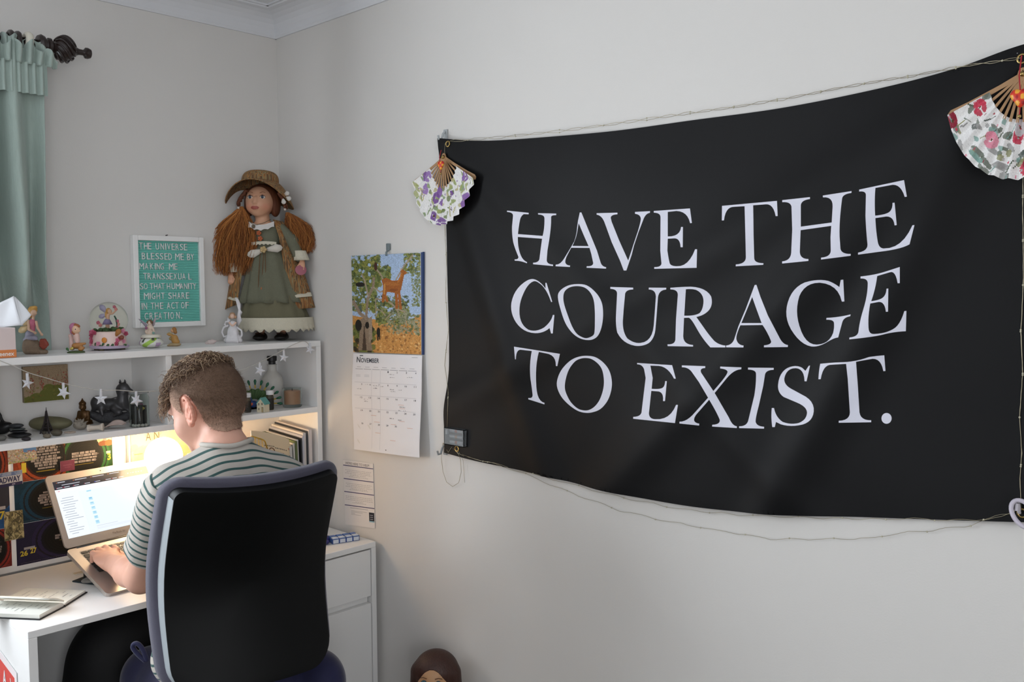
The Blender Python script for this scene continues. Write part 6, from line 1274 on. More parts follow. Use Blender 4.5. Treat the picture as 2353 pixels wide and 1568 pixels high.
# glasses cloth / pouch by the laptop
def deskp(px, py, h=0.): return on(px, py, 2, DZ+h)
q4 = [deskp(166, 1337, .002), deskp(205, 1322, .002), deskp(262, 1338, .002), deskp(222, 1345, .002)]
tag(MB().prism([(p_[0], p_[1]) for p_ in q4], DZ+.0006, DZ+.004, lambda x, y, h: (x, y, h)).build('black_tablet_case', mat('dark_teal_fabric', '#1e2a30', rough=.7)), 'flat black case on the desk beneath the laptop edge', 'case')
c0 = deskp(212, 1332, .008); S_ = Soft(.002, .006).e(c0, (.030, .020, .007)).e(c0+np.array([.02, .01, .001]), (.028, .020, .007)); tag(soft('grey_pouch', S_, mat('grey_felt', '#77746f', rough=.9, var=.1, vscale=150, sheen=.3)), 'soft grey felt pouch beside the laptop front edge', 'pouch')
c0 = deskp(180, 1318, .002); tag(MB().box((c0[0]-.012, c0[1]-.009, DZ+.0005), (c0[0]+.014, c0[1]+.009, DZ+.004), .001).build('eraser', cm('#c8bda9', .7)), 'small cream eraser behind the grey pouch', 'eraser')

# open notebook
S1, B1, B2, A1 = deskp(150, 1385, .012), deskp(200, 1360, .004), deskp(72, 1355, .004), deskp(92, 1417, .010); dv = (B2-B1); dv[2] = 0; dv *= 1.12
B1[2] = A1[2] = S1[2] = DZ
S2, B2, A2 = S1+dv, B1+dv, A1+dv
nbk = thing('open_notebook', 'open black-covered notebook lying on the desk front left', 'notebook', (S1+S2)/2)
PAGE = mat('notebook_paper', '#d9d8cf', rough=.8, var=.01); COVB = mat('black_notebook_cover', '#151517', rough=.5)
for E1, E2, nm, th in ((B1, B2, 'far', .007), (A1, A2, 'near', .012)):
    n = 12
    def top(u, v, E1=E1, E2=E2, th=th): 
        p_ = (S1*(1-u)+E1*u)*(1-v)+(S2*(1-u)+E2*u)*v; return p_+np.array([0, 0, .003+th*(1-.25*u)*(min(1, u*7+.25))])
    b = MB().grid(lambda u, v: tuple(top(u*.97+.005, .02+v*.96)), n, 8); nn = len(b.v)
    b.grid(lambda u, v: (lambda p_: (p_[0], p_[1], DZ+.003))(top(u*.97+.005, .02+v*.96)), n, 8)
    b.grid(lambda u, v: (lambda p_: (p_[0], p_[1], DZ+.003+(p_[2]-DZ-.003)*v))(top(.975, .02+u*.96)), 8, 1); b.grid(lambda u, v: (lambda p_: (p_[0], p_[1], DZ+.003+(p_[2]-DZ-.003)*v))(top(u*.97+.005, .02)), n, 1); b.grid(lambda u, v: (lambda p_: (p_[0], p_[1], DZ+.003+(p_[2]-DZ-.003)*v))(top(u*.97+.005, .98)), n, 1)
    pg_ = b.build('page_block', PAGE, nbk)
    MB().prism([tuple(p_[:2]) for p_ in (S1, E1+(E1-S1)*.02, E2+(E2-S2)*.02, S2)], DZ+.0006, DZ+.0028, lambda x, y, h: (x, y, h)).build('cover', COVB, nbk)
    qq = random.Random(3 if nm == 'far' else 4); w_ = MB()
    for k in range(9):
        v0 = .1+k*.09; 
        for j in range(qq.randint(1, 3)):
            u0 = qq.uniform(.2, .7); p0 = top(u0, v0); p1 = top(u0+qq.uniform(.08, .2), v0); e = np.array([0, 0, .0004]); s_ = (top(u0, v0+.008)-p0); w_.add([tuple(p0+e), tuple(p1+e), tuple(p1+s_+e), tuple(p0+s_+e)], [(0, 1, 2, 3)])
    w_.build('handwriting', cm('#7f8284', .8), pg_)
def flip(u, v):
    p_ = (S1*(1-u)+A1*u)*(1-v)+(S2*(1-u)+A2*u)*v; return tuple(p_+np.array([0, 0, .014+.022*math.sin(min(1, u*1.25)*PI*.62)+.004*u]))
o = MB().grid(lambda u, v: flip(u*.62, .02+v*.96), 12, 6).build('lifted_pages', PAGE, nbk, 'keep'); o.modifiers.new('t', 'SOLIDIFY').thickness = .003
MB().tube([S1+np.array([0, 0, .002]), S2+np.array([0, 0, .002])], .003, 8).build('spine', COVB, nbk)
# pill organiser and blue clip at the desk's right end
c0 = deskp(791, 1250); pz = thing('pill_organiser', 'blue and white weekly pill organiser on the desk right end', 'pill box', c0); BLU = mat('blue_plastic', '#2a4a8a', rough=.35)
X_ = np.array([.962, -.27, 0]); D_ = np.array([.27, .962, 0]); o0 = deskp(764, 1252)
def pzp(a, d, h): return tuple(o0+X_*a+D_*d+np.array([0, 0, h]))
MB().prism([(0, 0), (.092, 0), (.092, .046), (0, .046)], .0006, .016, lambda x, y, h: pzp(x, y, h)).build('tray', BLU, pz)
for i in range(4):
    for j in range(2): MB().prism([(.0025+i*.023, .002+j*.022), (.0205+i*.023, .002+j*.022), (.0205+i*.023, .020+j*.022), (.0025+i*.023, .020+j*.022)], .016, .0185, lambda x, y, h: pzp(x, y, h)).build('compartment_lid', cm('#c9d3e2', .25) if j == 0 else cm('#3f68b0', .25), pz)
    MB().prism([(.0025+i*.023, -.0012), (.0205+i*.023, -.0012), (.0205+i*.023, -.0002), (.0025+i*.023, -.0002)], .002, .014, lambda x, y, h: pzp(x, y, h)).build('compartment_window', cm('#c9cfd8', .25), pz)
c0 = deskp(748, 1245, .008); S_ = Soft(.0018, .005).c(c0+np.array([-.03, .02, 0]), c0+np.array([.015, .012, .002]), .009, .008).e(c0+np.array([-.005, -.006, 0]), (.014, .012, .008)).c(c0+np.array([.015, .012, .002]), c0+np.array([.026, .024, .004]), .007, .006); tag(soft('blue_case', S_, mat('indigo_plastic', '#2b2a66', rough=.4)), 'rounded indigo blue case behind the pill organiser', 'case')
# red and white sign on the outside of the desk's left panel
yA, yB = -.440, -.06; zA, zB = .10, .625; f_ = bil((DX0-.003, yB, zB+.06), (DX0-.003, yA, zB), (DX0-.003, yA, zA), (DX0-.003, yB, zA+.06)); 
f_ = bil((DX0-.003, yB, zB+.075), (DX0-.003, yA, zB), (DX0-.003, yA, zA), (DX0-.003, yB, zA))
c = Cv(60, 80, '#e9dede'); c.rect(.03, .04, .97, .96, '#d8524a'); c.rect(.10, .16, .90, .90, '#ead9d9')
for x, y in ((.2, .3), (.5, .28), (.8, .3), (.3, .55), (.72, .56), (.5, .75)): c.poly([(x+.10*(1 if k % 2 == 0 else .42)*math.sin(k*PI/5), y-.075*(1 if k % 2 == 0 else .42)*math.cos(k*PI/5)) for k in range(10)], '#d8524a')
sgn = sheet('sign_sheet', c, f_, PRINT, None, back=.002, loc=f_(.5, 1)); tag(sgn, 'red and white star printed sign on the left outside face of the desk', 'sign')
for ch, u in (('A', .74), ('V', .88)): put_text(ch, 'sign_letter', cm('#efe6e6'), sgn, f_, (u, .065, u+.07, .14), lift=.0008, bold=.02)
# black bag under the desk
S_ = Soft(.004, .03).e((-.74, -.235, .40), (.155, .11, .24)).e((-.72, -.235, .52), (.150, .10, .125)).e((-.66, -.235, .54), (.16, .10, .12)).e((-.72, -.235, .18), (.165, .115, .18)).c((-.84, -.235, .03), (-.60, -.235, .03), .03, .03)
bgp = thing('backpack', 'black rounded backpack standing under the desk', 'bag', (-.72, -.235, 0)); soft('bag_body', S_, mat('black_nylon', '#0d0d0f', rough=.7, var=.2, vscale=60, bump=.15), bgp)
MB().tube([(-.76, -.235, .63), (-.75, -.235, .665), (-.71, -.235, .668), (-.70, -.235, .64)], .008, 8).build('top_handle', bpy.data.materials['black_nylon'], bgp, True)
# ================================================================== office chair
CF_, CRr = np.array([.233, .972, 0.]), np.array([.972, -.233, 0.]); CC = np.array([-.743, -1.034, 0.])
ZF = [.40, .64, .72, .82, .90, .98, 1.06, 1.16, 1.25]; FF = [.03, .02, .045, .078, .082, .055, .005, -.042, -.09]
def cs(u, z, h=0.):
    return CC+CRr*u+CF_*(float(np.interp(z, ZF, FF))+.045*(u/.19)**2-h)+np.array([0, 0, z])
_zz = np.linspace(.55, 1.25, 60); _ff = np.interp(_zz, ZF, FF); _ff = np.convolve(np.pad(_ff, 6, mode='edge'), np.ones(13)/13, mode='valid')
def cs(u, z, h=0.): return CC+CRr*u+CF_*(float(np.interp(z, _zz, _ff))+.045*(u/.19)**2-h)+np.array([0, 0, z])
def rrect(hw, z0, z1, rt, rb, n=8, mid=12, bow=.0):
    pts = []
    for cx, cz, r, s in ((hw-rt, z1-rt, rt, 0), (-hw+rt, z1-rt, rt, 1), (-hw+rb, z0+rb, rb, 2), (hw-rb, z0+rb, rb, 3)):
        arc = [(cx+r*math.cos(s*PI/2+i/n*PI/2), cz+r*math.sin(s*PI/2+i/n*PI/2)) for i in range(n+1)]
        if pts:
            a, b_ = pts[-1], arc[0]; pts += [(a[0]+(b_[0]-a[0])*k/mid, a[1]+(b_[1]-a[1])*k/mid) for k in range(1, mid)]
        pts += arc
    a, b_ = pts[-1], pts[0]; pts += [(a[0]+(b_[0]-a[0])*k/mid, a[1]+(b_[1]-a[1])*k/mid) for k in range(1, mid)]
    zc = (z0+z1)/2
    out = []
    for u, z in pts:
        t = (z-z0)/(z1-z0); out.append((u*(1+bow*math.sin(PI*t)), z+.012*(u/hw)**2*max(0, (t-.5)*2)))
    return out, zc
def ringslab(outl, rings, m, name, par, smooth='auto'):
    pts, zc = outl; n = len(pts); b = MB()
    for k, h, off in rings:
        for u, z in pts:
            uu, zz2 = u*k, zc+(z-zc)*k
            if off:
                L_ = math.hypot(u, z-zc); uu -= off*u/L_; zz2 -= off*(z-zc)/L_
            b.v.append(tuple(cs(uu, zz2, h)))
    R_ = len(rings)
    for j in range(R_-1): b.f += [(j*n+i, j*n+(i+1) % n, (j+1)*n+(i+1) % n, (j+1)*n+i) for i in range(n)]
    b.c = [None]*len(b.f); return b.build(name, m, par, smooth)
ch = thing('office_chair', 'black high-backed office chair with grey upholstery under the seated person', 'chair', (CC[0]+.06, CC[1]+.24, 0))
FAB = mat('grey_chair_fabric', '#4f4d5b', rough=.85, var=.12, vscale=500, bump=.35, bscale=900, sheen=.25)
SHELL = mat('black_shell_plastic', '#070808', rough=.55, var=.04, spec=.22); GREYP = mat('grey_frame_plastic', '#969da1', rough=.45, var=.03)
core = [(k, None, 0) for k in ()]
pad = rrect(.203, .655, 1.158, .045, .06, bow=.05)
ringslab(pad, [(.02, -.002, 0), (.5, -.002, 0), (.9, -.002, 0), (1, -.002, .012), (1, -.006, .003), (1, -.016, 0), (1, -.034, 0), (1, -.046, .006), (1, -.054, .02), (.8, -.058, 0), (.5, -.060, 0), (.02, -.060, 0)], FAB, 'back_cushion', ch, True)
fr = rrect(.189, .660, 1.140, .022, .06, bow=.045); hwf = .189
for sgn_ in (-1, 1):
  ro = ringslab(fr, [(1, -.006, .002), (1, .008, .003), (1, .020, .0055), (1, .032, .009)], GREYP, 'side_rail', ch, 'auto')
  bm = bmesh.new(); bm.from_mesh(ro.data); dele = []
  for fc in bm.faces:
    c_ = np.array(fc.calc_center_median())+np.array(world_loc(ro)); u_ = (c_-CC)@CRr*sgn_
    if u_ < .150 or c_[2] > 1.122: dele.append(fc)
  bmesh.ops.delete(bm, geom=dele, context='FACES'); bm.to_mesh(ro.data); bm.free()
ringslab(fr, [(.97, -.008, 0), (1, -.008, .003), (1, .008, .0045), (1, .020, .007), (1, .033, .0088), (1, .0345, .016), (.85, .0335, 0), (.6, .034, 0), (.3, .034, 0), (.08, .034, 0), (0, .034, 0)], SHELL, 'back_shell', ch, 'auto')
SCx = CC+CF_*.30
def seat(u, v, h): return tuple(SCx+CRr*u+CF_*v+np.array([0, 0, h]))
poly = [(.245*(abs(math.cos(t))**.5)*math.copysign(1, math.cos(t)), .235*(abs(math.sin(t))**.5)*math.copysign(1, math.sin(t))) for t in np.linspace(0, 2*PI, 41)[:-1]]
b = MB(); n = len(poly)
for k, h in ((.02, .415), (.9, .415), (.97, .42), (1, .435), (1, .462), (.97, .478), (.9, .486), (.5, .488), (.02, .488)): b.v += [seat(x*k, y*k, h) for x, y in poly]
for j in range(8): b.f += [(j*n+i, j*n+(i+1) % n, (j+1)*n+(i+1) % n, (j+1)*n+i) for i in range(n)]
b.c = [None]*len(b.f); b.build('seat_cushion', mat('black_seat_fabric', '#151518', rough=.9, var=.1, vscale=300), ch, True)
MB().tube([cs(0, .69, -.02), cs(0, .62, .0), tuple(SCx-CF_*.27+np.array([0, 0, .44])), tuple(SCx-CF_*.12+np.array([0, 0, .40]))], .022, 10).build('back_support', SHELL, ch, True)
g = SCx; MB().lathe([(.045, .36), (.05, .40), (.09, .41)], 20, g).build('tilt_mechanism', SHELL, ch, 'auto'); MB().lathe([(.022, .10), (.022, .25), (.016, .25), (.016, .37)], 16, g).build('gas_column', SHELL, ch, 'auto')
for i in range(5):
    a = .4+i*2*PI/5; d = np.array([math.cos(a), math.sin(a), 0]); b = MB().tube([g+np.array([0, 0, .11]), g+d*.15+np.array([0, 0, .095]), g+d*.29+np.array([0, 0, .075])], [.026, .020, .013], 8).build('base_leg', SHELL, ch, True)
    t_ = np.array([-d[1], d[0], 0])
    for s_ in (-1, 1): MB().tube([g+d*.29+t_*s_*.008+np.array([0, 0, .0265]), g+d*.29+t_*s_*.024+np.array([0, 0, .0265])], .026, 14).build('caster_wheel', SHELL, b, 'auto')

# ================================================================== the seated person
SKM = mat('skin', '#d2a18d', rough=.5, var=.05, vscale=40, sss=.12, spec=.35)
def join(*Ss):
    V, Q = [], []; o = 0
    for S_ in Ss:
        v, q = S_.mesh() if isinstance(S_, Soft) else S_; V.append(v); Q.append(q+o); o += len(v)
    return np.concatenate(V), np.concatenate(Q)
Hc = at(474, 922, 2.265); hy_, hp_ = math.radians(-20), math.radians(-24)
hf = np.array([math.sin(hy_)*math.cos(hp_), math.cos(hy_)*math.cos(hp_), math.sin(hp_)]); HR = RM(hf, (0, 0, 1))
def hd(r, f, u): return Hc+HR[0]*r+HR[1]*f+HR[2]*u
C7 = np.array([-.702, -.862, 1.190])
def neck(S_, i):
    S_.chain([hd(0, -.018, -.045), hd(0, -.012, -.080), C7+np.array([.0, .036, -.005]), C7+np.array([0, .050, -.09])], [.049+i, .046+i, .049+i, .06+i], .010).c(hd(0, .02, -.08), C7+np.array([-.01, .075, -.03]), .036+i, .044+i, .012).c(C7+np.array([.0, .034, -.012]), C7+np.array([-.06, .03, -.05]), .04, .03, .02).c(C7+np.array([.0, .034, -.012]), C7+np.array([.06, .005, -.05]), .04, .03, .02)
def head_soft(res, infl=0., ears=True, face=True):
    S_ = Soft(res, .022); i = infl
    S_.e(hd(0, -.010, .018), (.074+i, .093+i, .084+i), HR).e(hd(0, -.035, -.005), (.066+i, .064+i, .07+i), HR).e(hd(0, .034, -.02), (.060+i, .058+i, .085+i), HR)
    if face:
        S_.e(hd(0, .040, -.078), (.048, .046, .036), HR).e(hd(0, .074, -.100), (.020, .016, .018), HR, .02).e(hd(.036, .056, -.045), (.026, .026, .028), HR).e(hd(-.036, .056, -.045), (.026, .026, .028), HR)
        S_.c(hd(0, .090, -.010), hd(0, .106, -.040), .008, .011, .012).e(hd(0, .084, .008), (.046, .014, .011), HR, .012).e(hd(0, .092, -.070), (.021, .010, .010), HR, .008)
        for s_ in (-1, 1): S_.e(hd(s_*.030, .100, -.006), (.015, .012, .007), HR, .0, True)
        neck(S_, 0)
    else: S_.chain([hd(0, -.018, -.045), hd(0, -.012, -.080), C7+np.array([.0, .036, -.005])], [.049+i, .046+i, .051+i], .012)
    return S_
def ear_soft(s_):
    E = Soft(.0014, .004); t = np.array([s_, 0, 0])
    def ep(o, f, u): return hd(s_*(.069+o), -.006+f, -.022+u)
    ring = [ep(.016-.006*math.cos(a), -.004+.015*math.cos(a)-.006, .004+.031*math.sin(a)) for a in np.linspace(.35*PI, 1.75*PI, 14)]
    E.chain(ring, [.0042]*14, .003)
    E.e(ep(.004, -.004, 0), (.008, .014, .027), HR, .006).c(ep(.008, .006, -.018), ep(.010, .002, -.030), .007, .0075, .005)
    E.c(ep(.010, -.010, .014), ep(.010, -.004, -.012), .0038, .0038, .004).c(ep(.002, .010, .002), ep(.004, .012, -.008), .006, .005, .004)
    E.e(ep(.016, -.002, .002), (.006, .008, .012), HR, 0, True); return E
LS, RS = np.array([-.828, -.775, 1.090]), np.array([-.560, -.865, 1.080])
EL, WL_ = at(324, 1328, 2.31), np.array([-.796, -.366, .822]); ER, WR_ = np.array([-.535, -.62, .835]), np.array([-.600, -.40, .822])
BR_ = RM((.14, .99, 0), (0, 0, 1))
torso = Soft(.009, .04).e((-.695, -.80, .60), (.15, .105, .11), BR_).e((-.70, -.795, .78), (.135, .095, .14), BR_).e((-.702, -.82, .98), (.15, .10, .15), BR_).e((-.70, -.835, 1.08), (.14, .085, .07), BR_).c(LS, RS, .035, .035)
KL, KR = np.array([-.755, -.50, .53]), np.array([-.58, -.49, .53]); FL_, FR_ = np.array([-.79, -.58, .09]), np.array([-.58, -.58, .09]); HLg, HRg = np.array([-.765, -.80, .545]), np.array([-.615, -.82, .55])
legs = Soft(.009, .03).chain([HLg, KL, FL_], [.075, .055, .036]).chain([HRg, KR, FR_], [.075, .055, .036])
def arm(S, E_, W_, tips, side):
    A = Soft(.0026, .014); mid = S*.45+E_*.55
    A.chain([S*.85+E_*.15, mid, E_], [.038, .042, .037]).e(E_+(E_-S)/np.linalg.norm(E_-S)*.008, .030).chain([E_, E_*.6+W_*.4, W_], [.037, .038, .025])
    up = np.array([.043, -.365, .93]); hdv = np.mean(tips, 0)-W_; hdv[2] = 0; hdv /= np.linalg.norm(hdv); rt = np.cross(hdv, up); rt /= np.linalg.norm(rt)
    PR = np.array([rt, np.cross(up, rt), up]); pc = W_+(np.mean(tips, 0)-W_)*.42+up*.006
    A.e(pc, (.039, .044, .014), PR, .012).e(W_+(pc-W_)*.5, (.028, .03, .018), PR, .012)
    H = Soft(.0020, .005)
    for k, tp in enumerate(tips):
        mc = pc+rt*(-.032+.0213*k)+np.cross(up, rt)*(.036 if 0 < k < 3 else .030)+up*.002
        r = (.0076, .0084, .0088, .0086)[k] if side < 0 else (.0086, .0088, .0084, .0076)[k]
        pip = mc*.38+tp*.62+up*.013; H.chain([pc+(mc-pc)*.4, mc], [r*1.1, r*1.08], .006); H.chain([mc, pip], [r*1.08, r], .0015); dip = pip*.35+tp*.65+up*.003; H.chain([pip, dip, tp], [r, r*.9, r*.78], .0015)
    th0 = pc+rt*(.032 if side < 0 else -.032)-np.cross(up, rt)*.018-up*.006; s2 = 1 if side < 0 else -1
    H.chain([th0, th0+rt*s2*.018+np.cross(up, rt)*.022-up*.004, th0+rt*s2*.012+np.cross(up, rt)*.048-up*.010, th0+rt*s2*.004+np.cross(up, rt)*.066-up*.014], [.014, .012, .0105, .008], .006)
    A.p += H.p; return A
def kbp(a, d, h=.008): return HLp+lr*a+fdir*d+nb*h
tipsL = [kbp(.030, .085), kbp(.052, .064), kbp(.074, .060), kbp(.096, .070)]
tipsR = [kbp(.170, .068), kbp(.192, .060), kbp(.214, .064), kbp(.236, .082)]
V, Q = join(head_soft(.004), ear_soft(-1), ear_soft(1), torso, legs, arm(LS, EL, WL_, tipsL, -1), arm(RS, ER, WR_, tipsR, 1))
per = thing('person', 'person in striped tee and navy trousers seated typing at the laptop', 'person', (-.70, -.80, 0))
cols = np.tile(lin('#cf9f8b'), (len(V), 1)); loc_ = (V-Hc)@HR.T
ear = (np.abs(loc_[:, 0]) > .070) & (np.abs(loc_[:, 1]) < .035) & (np.abs(loc_[:, 2]+.02) < .045); cols[ear] = lin('#cf8f79')
lip = (loc_[:, 1] > .088) & (np.abs(loc_[:, 2]+.07) < .010) & (np.abs(loc_[:, 0]) < .024); cols[lip] = lin('#bd8375')
SKA = mat('skin_tone', attr='Col', rough=.48, var=.05, vscale=60, sss=.10, spec=.35)
qmesh('body', V, Q, SKA, per, cols)
for s_ in (-1, 1):
    E_ = MB().ell(hd(s_*.030, .0770, -.006), .0118, 16, 12).build('eye', cm('#d8d4cf', .2), per, True); MB().ell(hd(s_*.030, .0862, -.0075), (.0048, .003, .0048), 12, 8, Matrix(HR.T.tolist())).build('iris', cm('#4a5a5c', .15), E_, True)
# hair: clipped back and sides, longer curls on top
V, Q = head_soft(.0032, .0032, False, False).mesh(); lc = (V-Hc)@HR.T; q = np.random.default_rng(3)
def hairline(l): return l[:, 2]-np.interp(l[:, 1], [-.11, -.07, -.035, -.01, .012, .035, .06, .085], [-.105, -.100, -.080, -.045, -.030, -.005, .035, .058])
hl = hairline(lc); earc = ((lc[:, 1]+.006)/.024)**2+((lc[:, 2]+.02)/.042)**2 < 1
keep = (hl > 0) & ~(earc & (np.abs(lc[:, 0]) > .04)); Qk = Q[keep[Q].all(1)]
used, inv = np.unique(Qk, return_inverse=True); Vh = V[used]; Qh = inv.reshape(Qk.shape); lh = lc[used]; hh = hairline(lh)
t = np.clip(hh/.075, 0, 1)[:, None]; ns = q.normal(0, .10, (len(Vh), 1)); hc = (lin('#ab8a76')*(1-t)+lin('#6b5546')*t)*(1+ns)
HAIRA = mat('clipped_hair', attr='Col', rough=.75, var=.25, vscale=350, bump=.5, bscale=600, spec=.2)
hair = qmesh('hair', Vh, Qh, HAIRA, per, np.clip(hc, 0, 1))
# fuzz of short hairs
idx = q.choice(len(Vh), 9000); P0 = Vh[idx]+q.normal(0, .0012, (9000, 3)); nr_ = (P0-hd(0, -.005, 0)); nr_ /= np.linalg.norm(nr_, axis=1)[:, None]
dn_ = -HR[2]*.9-HR[1]*.2; ln = (.003+.006*t[idx, 0])[:, None]; tip = P0+(nr_*.75+dn_*.55+q.normal(0, .25, (9000, 3)))*ln; sd2 = np.cross(nr_, dn_); sd2 /= np.linalg.norm(sd2, axis=1)[:, None]+1e-9
Vf = np.stack([P0-sd2*.0004, P0+sd2*.0004, tip], 1).reshape(-1, 3); Qf = np.arange(27000).reshape(-1, 3); cf = np.repeat(np.clip((lin('#7d6452')*(1-t[idx])+lin('#6a5241')*t[idx])*(1+q.normal(0, .25, (9000, 1))), 0, 1), 3, 0)
qmesh('clipped_strands', Vf, Qf, mat('hair_strand', attr='Col', rough=.5, spec=.3), hair, cf, smooth=False)['kind'] = 'stuff'
def curls(n, seed, region, fall, rad, length, turns, thick, colsA):
    rr = random.Random(seed); VV, FF2, CC2 = [], [], []
    for _ in range(n):
        while True:
            a, e = rr.uniform(0, 2*PI), rr.uniform(0, PI/2); d = np.array([math.cos(a)*math.cos(e), math.sin(a)*math.cos(e), math.sin(e)]); l = np.array([0, -.008, .018])+d*np.array([.076, .095, .087])
            if region(l): break
        nrm = HR.T@d; L_ = rr.uniform(*length); g_ = HR.T@np.array(fall(l, rr)); g_ = g_/np.linalg.norm(g_); p = Hc+HR.T@l; ph = rr.uniform(0, 6.28); R_ = rr.uniform(*rad); tn = rr.uniform(*turns); K = 16
        ax = g_-nrm*np.dot(g_, nrm)*.8; ax /= np.linalg.norm(ax); s1_ = np.cross(ax, nrm); pts = []
        for k in range(K):
            tt = k/(K-1); base_ = p+nrm*(.003+.012*math.sin(min(1, tt*1.6)*PI*.55))+ax*L_*tt+np.array([0, 0, -.02*tt*tt]); w_ = R_*min(1, tt*3)
            pts.append(base_+w_*(nrm*math.cos(ph+tt*tn*6.28)*.8+s1_*math.sin(ph+tt*tn*6.28)))
        b = MB().tube(pts, [thick*(1-.55*k/(K-1)) for k in range(K)], 4); o = len(VV); VV += b.v[:K*4]; FF2 += [tuple(i+o for i in f) for f in b.f if len(f) == 4 and max(f) < K*4]; c_ = lin(rr.choice(colsA)); CC2 += [c_]*(K*4)
    return np.array(VV), np.array(FF2), np.array(CC2)
hcol = ['#5f493a', '#735b49', '#876d57', '#9a8067', '#503d31', '#ac957a']
v1 = curls(1400, 5, lambda l: l[2] > .062 and l[1] > -.075, lambda l, r: (r.uniform(-.8, .8)+l[0]*8, .55+r.uniform(-.5, .4), -.15+r.uniform(-.2, .5)), (.004, .009), (.018, .038), (.8, 1.7), .0008, hcol)
v2 = curls(600, 6, lambda l: l[2] > .035 and l[1] > .045, lambda l, r: (r.uniform(-.7, .7)+l[0]*6, .9, -.5+r.uniform(-.4, .5)), (.004, .009), (.018, .040), (.8, 2.), .0008, hcol)
v3 = curls(260, 7, lambda l: l[2] > .070 and -.09 < l[1] < -.03, lambda l, r: (r.uniform(-.9, .9), -.6, .3), (.004, .008), (.014, .030), (.8, 1.6), .0009, hcol)
VV = np.concatenate([v1[0], v2[0], v3[0]]); QQ = np.concatenate([v1[1], v2[1]+len(v1[0]), v3[1]+len(v1[0])+len(v2[0])]); qmesh('curls', VV, QQ, bpy.data.materials['hair_strand'], hair, np.concatenate([v1[2], v2[2], v3[2]]))['kind'] = 'stuff'
# striped tee
def stripe_mat():
    m = mat('striped_jersey', '#b5aea5', rough=.85, var=.04, vscale=120, bump=.25, bscale=35, sheen=.1); nt = m.node_tree; N, L = nt.nodes, nt.links; bs = N['Principled BSDF']
    a = N.new('ShaderNodeAttribute'); a.attribute_name = 'stripe'; d = N.new('ShaderNodeMath'); d.operation = 'DIVIDE'; d.inputs[1].default_value = .0200; L.new(a.outputs['Fac'], d.inputs[0])
    f = N.new('ShaderNodeMath'); f.operation = 'FRACT'; L.new(d.outputs[0], f.inputs[0]); c = N.new('ShaderNodeMath'); c.operation = 'LESS_THAN'; c.inputs[1].default_value = .30; L.new(f.outputs[0], c.inputs[0])
    mx = N.new('ShaderNodeMix'); mx.data_type = 'RGBA'; L.new(c.outputs[0], mx.inputs[0]); src = bs.inputs['Base Color'].links[0].from_socket; L.new(src, mx.inputs[6]); mx.inputs[7].default_value = (*lin('#33524f'), 1); L.new(mx.outputs[2], bs.inputs['Base Color']); return m
TEE = stripe_mat()
T_ = Soft(.006, .035).e((-.700, -.80, .68), (.182, .128, .10), BR_).e((-.70, -.795, .80), (.156, .116, .13), BR_).e((-.702, -.822, .98), (.168, .116, .15), BR_).e((-.700, -.842, 1.085), (.155, .10, .07), BR_).c(LS+np.array([.012, 0, -.004]), RS+np.array([-.012, 0, -.004]), .058, .058).c(C7+np.array([-.02, .026, -.040]), LS+np.array([.01, 0, .006]), .058, .056).c(C7+np.array([.02, .020, -.040]), RS+np.array([-.01, 0, .006]), .058, .056).e((-.70, -.775, 1.02), (.15, .10, .13), BR_).e(C7+np.array([0, .034, -.034]), (.070, .070, .032), None, .02)
V, Q = T_.mesh(); d = V-np.array([-.70, -.82, 0]); lu, lf = d@BR_[0], d@BR_[1]
V = V+np.stack([np.zeros(len(V)), np.zeros(len(V)), .0018*np.sin(V[:, 0]*70+V[:, 2]*25)], 1)
shirt = qmesh('shirt', V, Q, TEE, per, fattr={'stripe': d[:, 2]+.28*lf+1.5*lu*lu-.03*lu})
def sleeve(S, E_, t1, s_):
    ax = E_-S; L_ = np.linalg.norm(ax); ax = ax/L_; h = np.array([1., 0, 0]); n1 = np.cross(ax, h); n1 /= np.linalg.norm(n1); n2 = np.cross(ax, n1); VV, st = [], []; n, K = 36, 26
    for k in range(K):
        tt = -.12+(t1+.12)*k/(K-1); r = np.interp(tt, [-.12, -.04, .1, .35, t1], [.046, .060, .063, .061, .063])
        for i in range(n):
            a = 2*PI*i/n; rr = r*(1+.03*math.sin(3*a+tt*9)+.015*math.sin(7*a+tt*20)); VV.append(S+ax*L_*tt+rr*(math.cos(a)*n1+math.sin(a)*n2)); st.append(tt*L_+.02*math.cos(a)*.35)
    Q = np.array([(j*n+i, j*n+(i+1) % n, (j+1)*n+(i+1) % n, (j+1)*n+i) for j in range(K-1) for i in range(n)]); o = qmesh('sleeve', VV, Q, TEE, shirt, fattr={'stripe': st}); o.modifiers.new('t', 'SOLIDIFY').thickness = .002
sleeve(LS, EL, .66, -1); sleeve(RS, ER, .66, 1)
nx_, ny_ = C7[0], C7[1]+.034; dx_, dy_ = V[:, 0]-nx_, V[:, 1]-ny_; rr_ = np.hypot(dx_, dy_); an_ = np.arctan2(dy_, dx_); zz_ = []
for a in np.linspace(0, 2*PI, 41)[:-1]:
    m_ = (np.abs((an_-a+PI) % (2*PI)-PI) < .22) & (rr_ > .052) & (rr_ < .064); zz_.append(V[m_, 2].max() if m_.any() else C7[2]-.04)
zz_ = np.array(zz_); zz_ = (np.roll(zz_, 1)+zz_+np.roll(zz_, -1)+np.roll(zz_, 2)+np.roll(zz_, -2))/5
pts = [np.array([nx_+.0585*math.cos(a), ny_+.0585*math.sin(a), z_+.001]) for a, z_ in zip(np.linspace(0, 2*PI, 41)[:-1], zz_)]
CLR = mat('jersey_collar', '#b6afa5', rough=.85, var=.04, vscale=200); MB().tube(pts, .0060, 10, closed=True).build('collar', CLR, shirt, True)
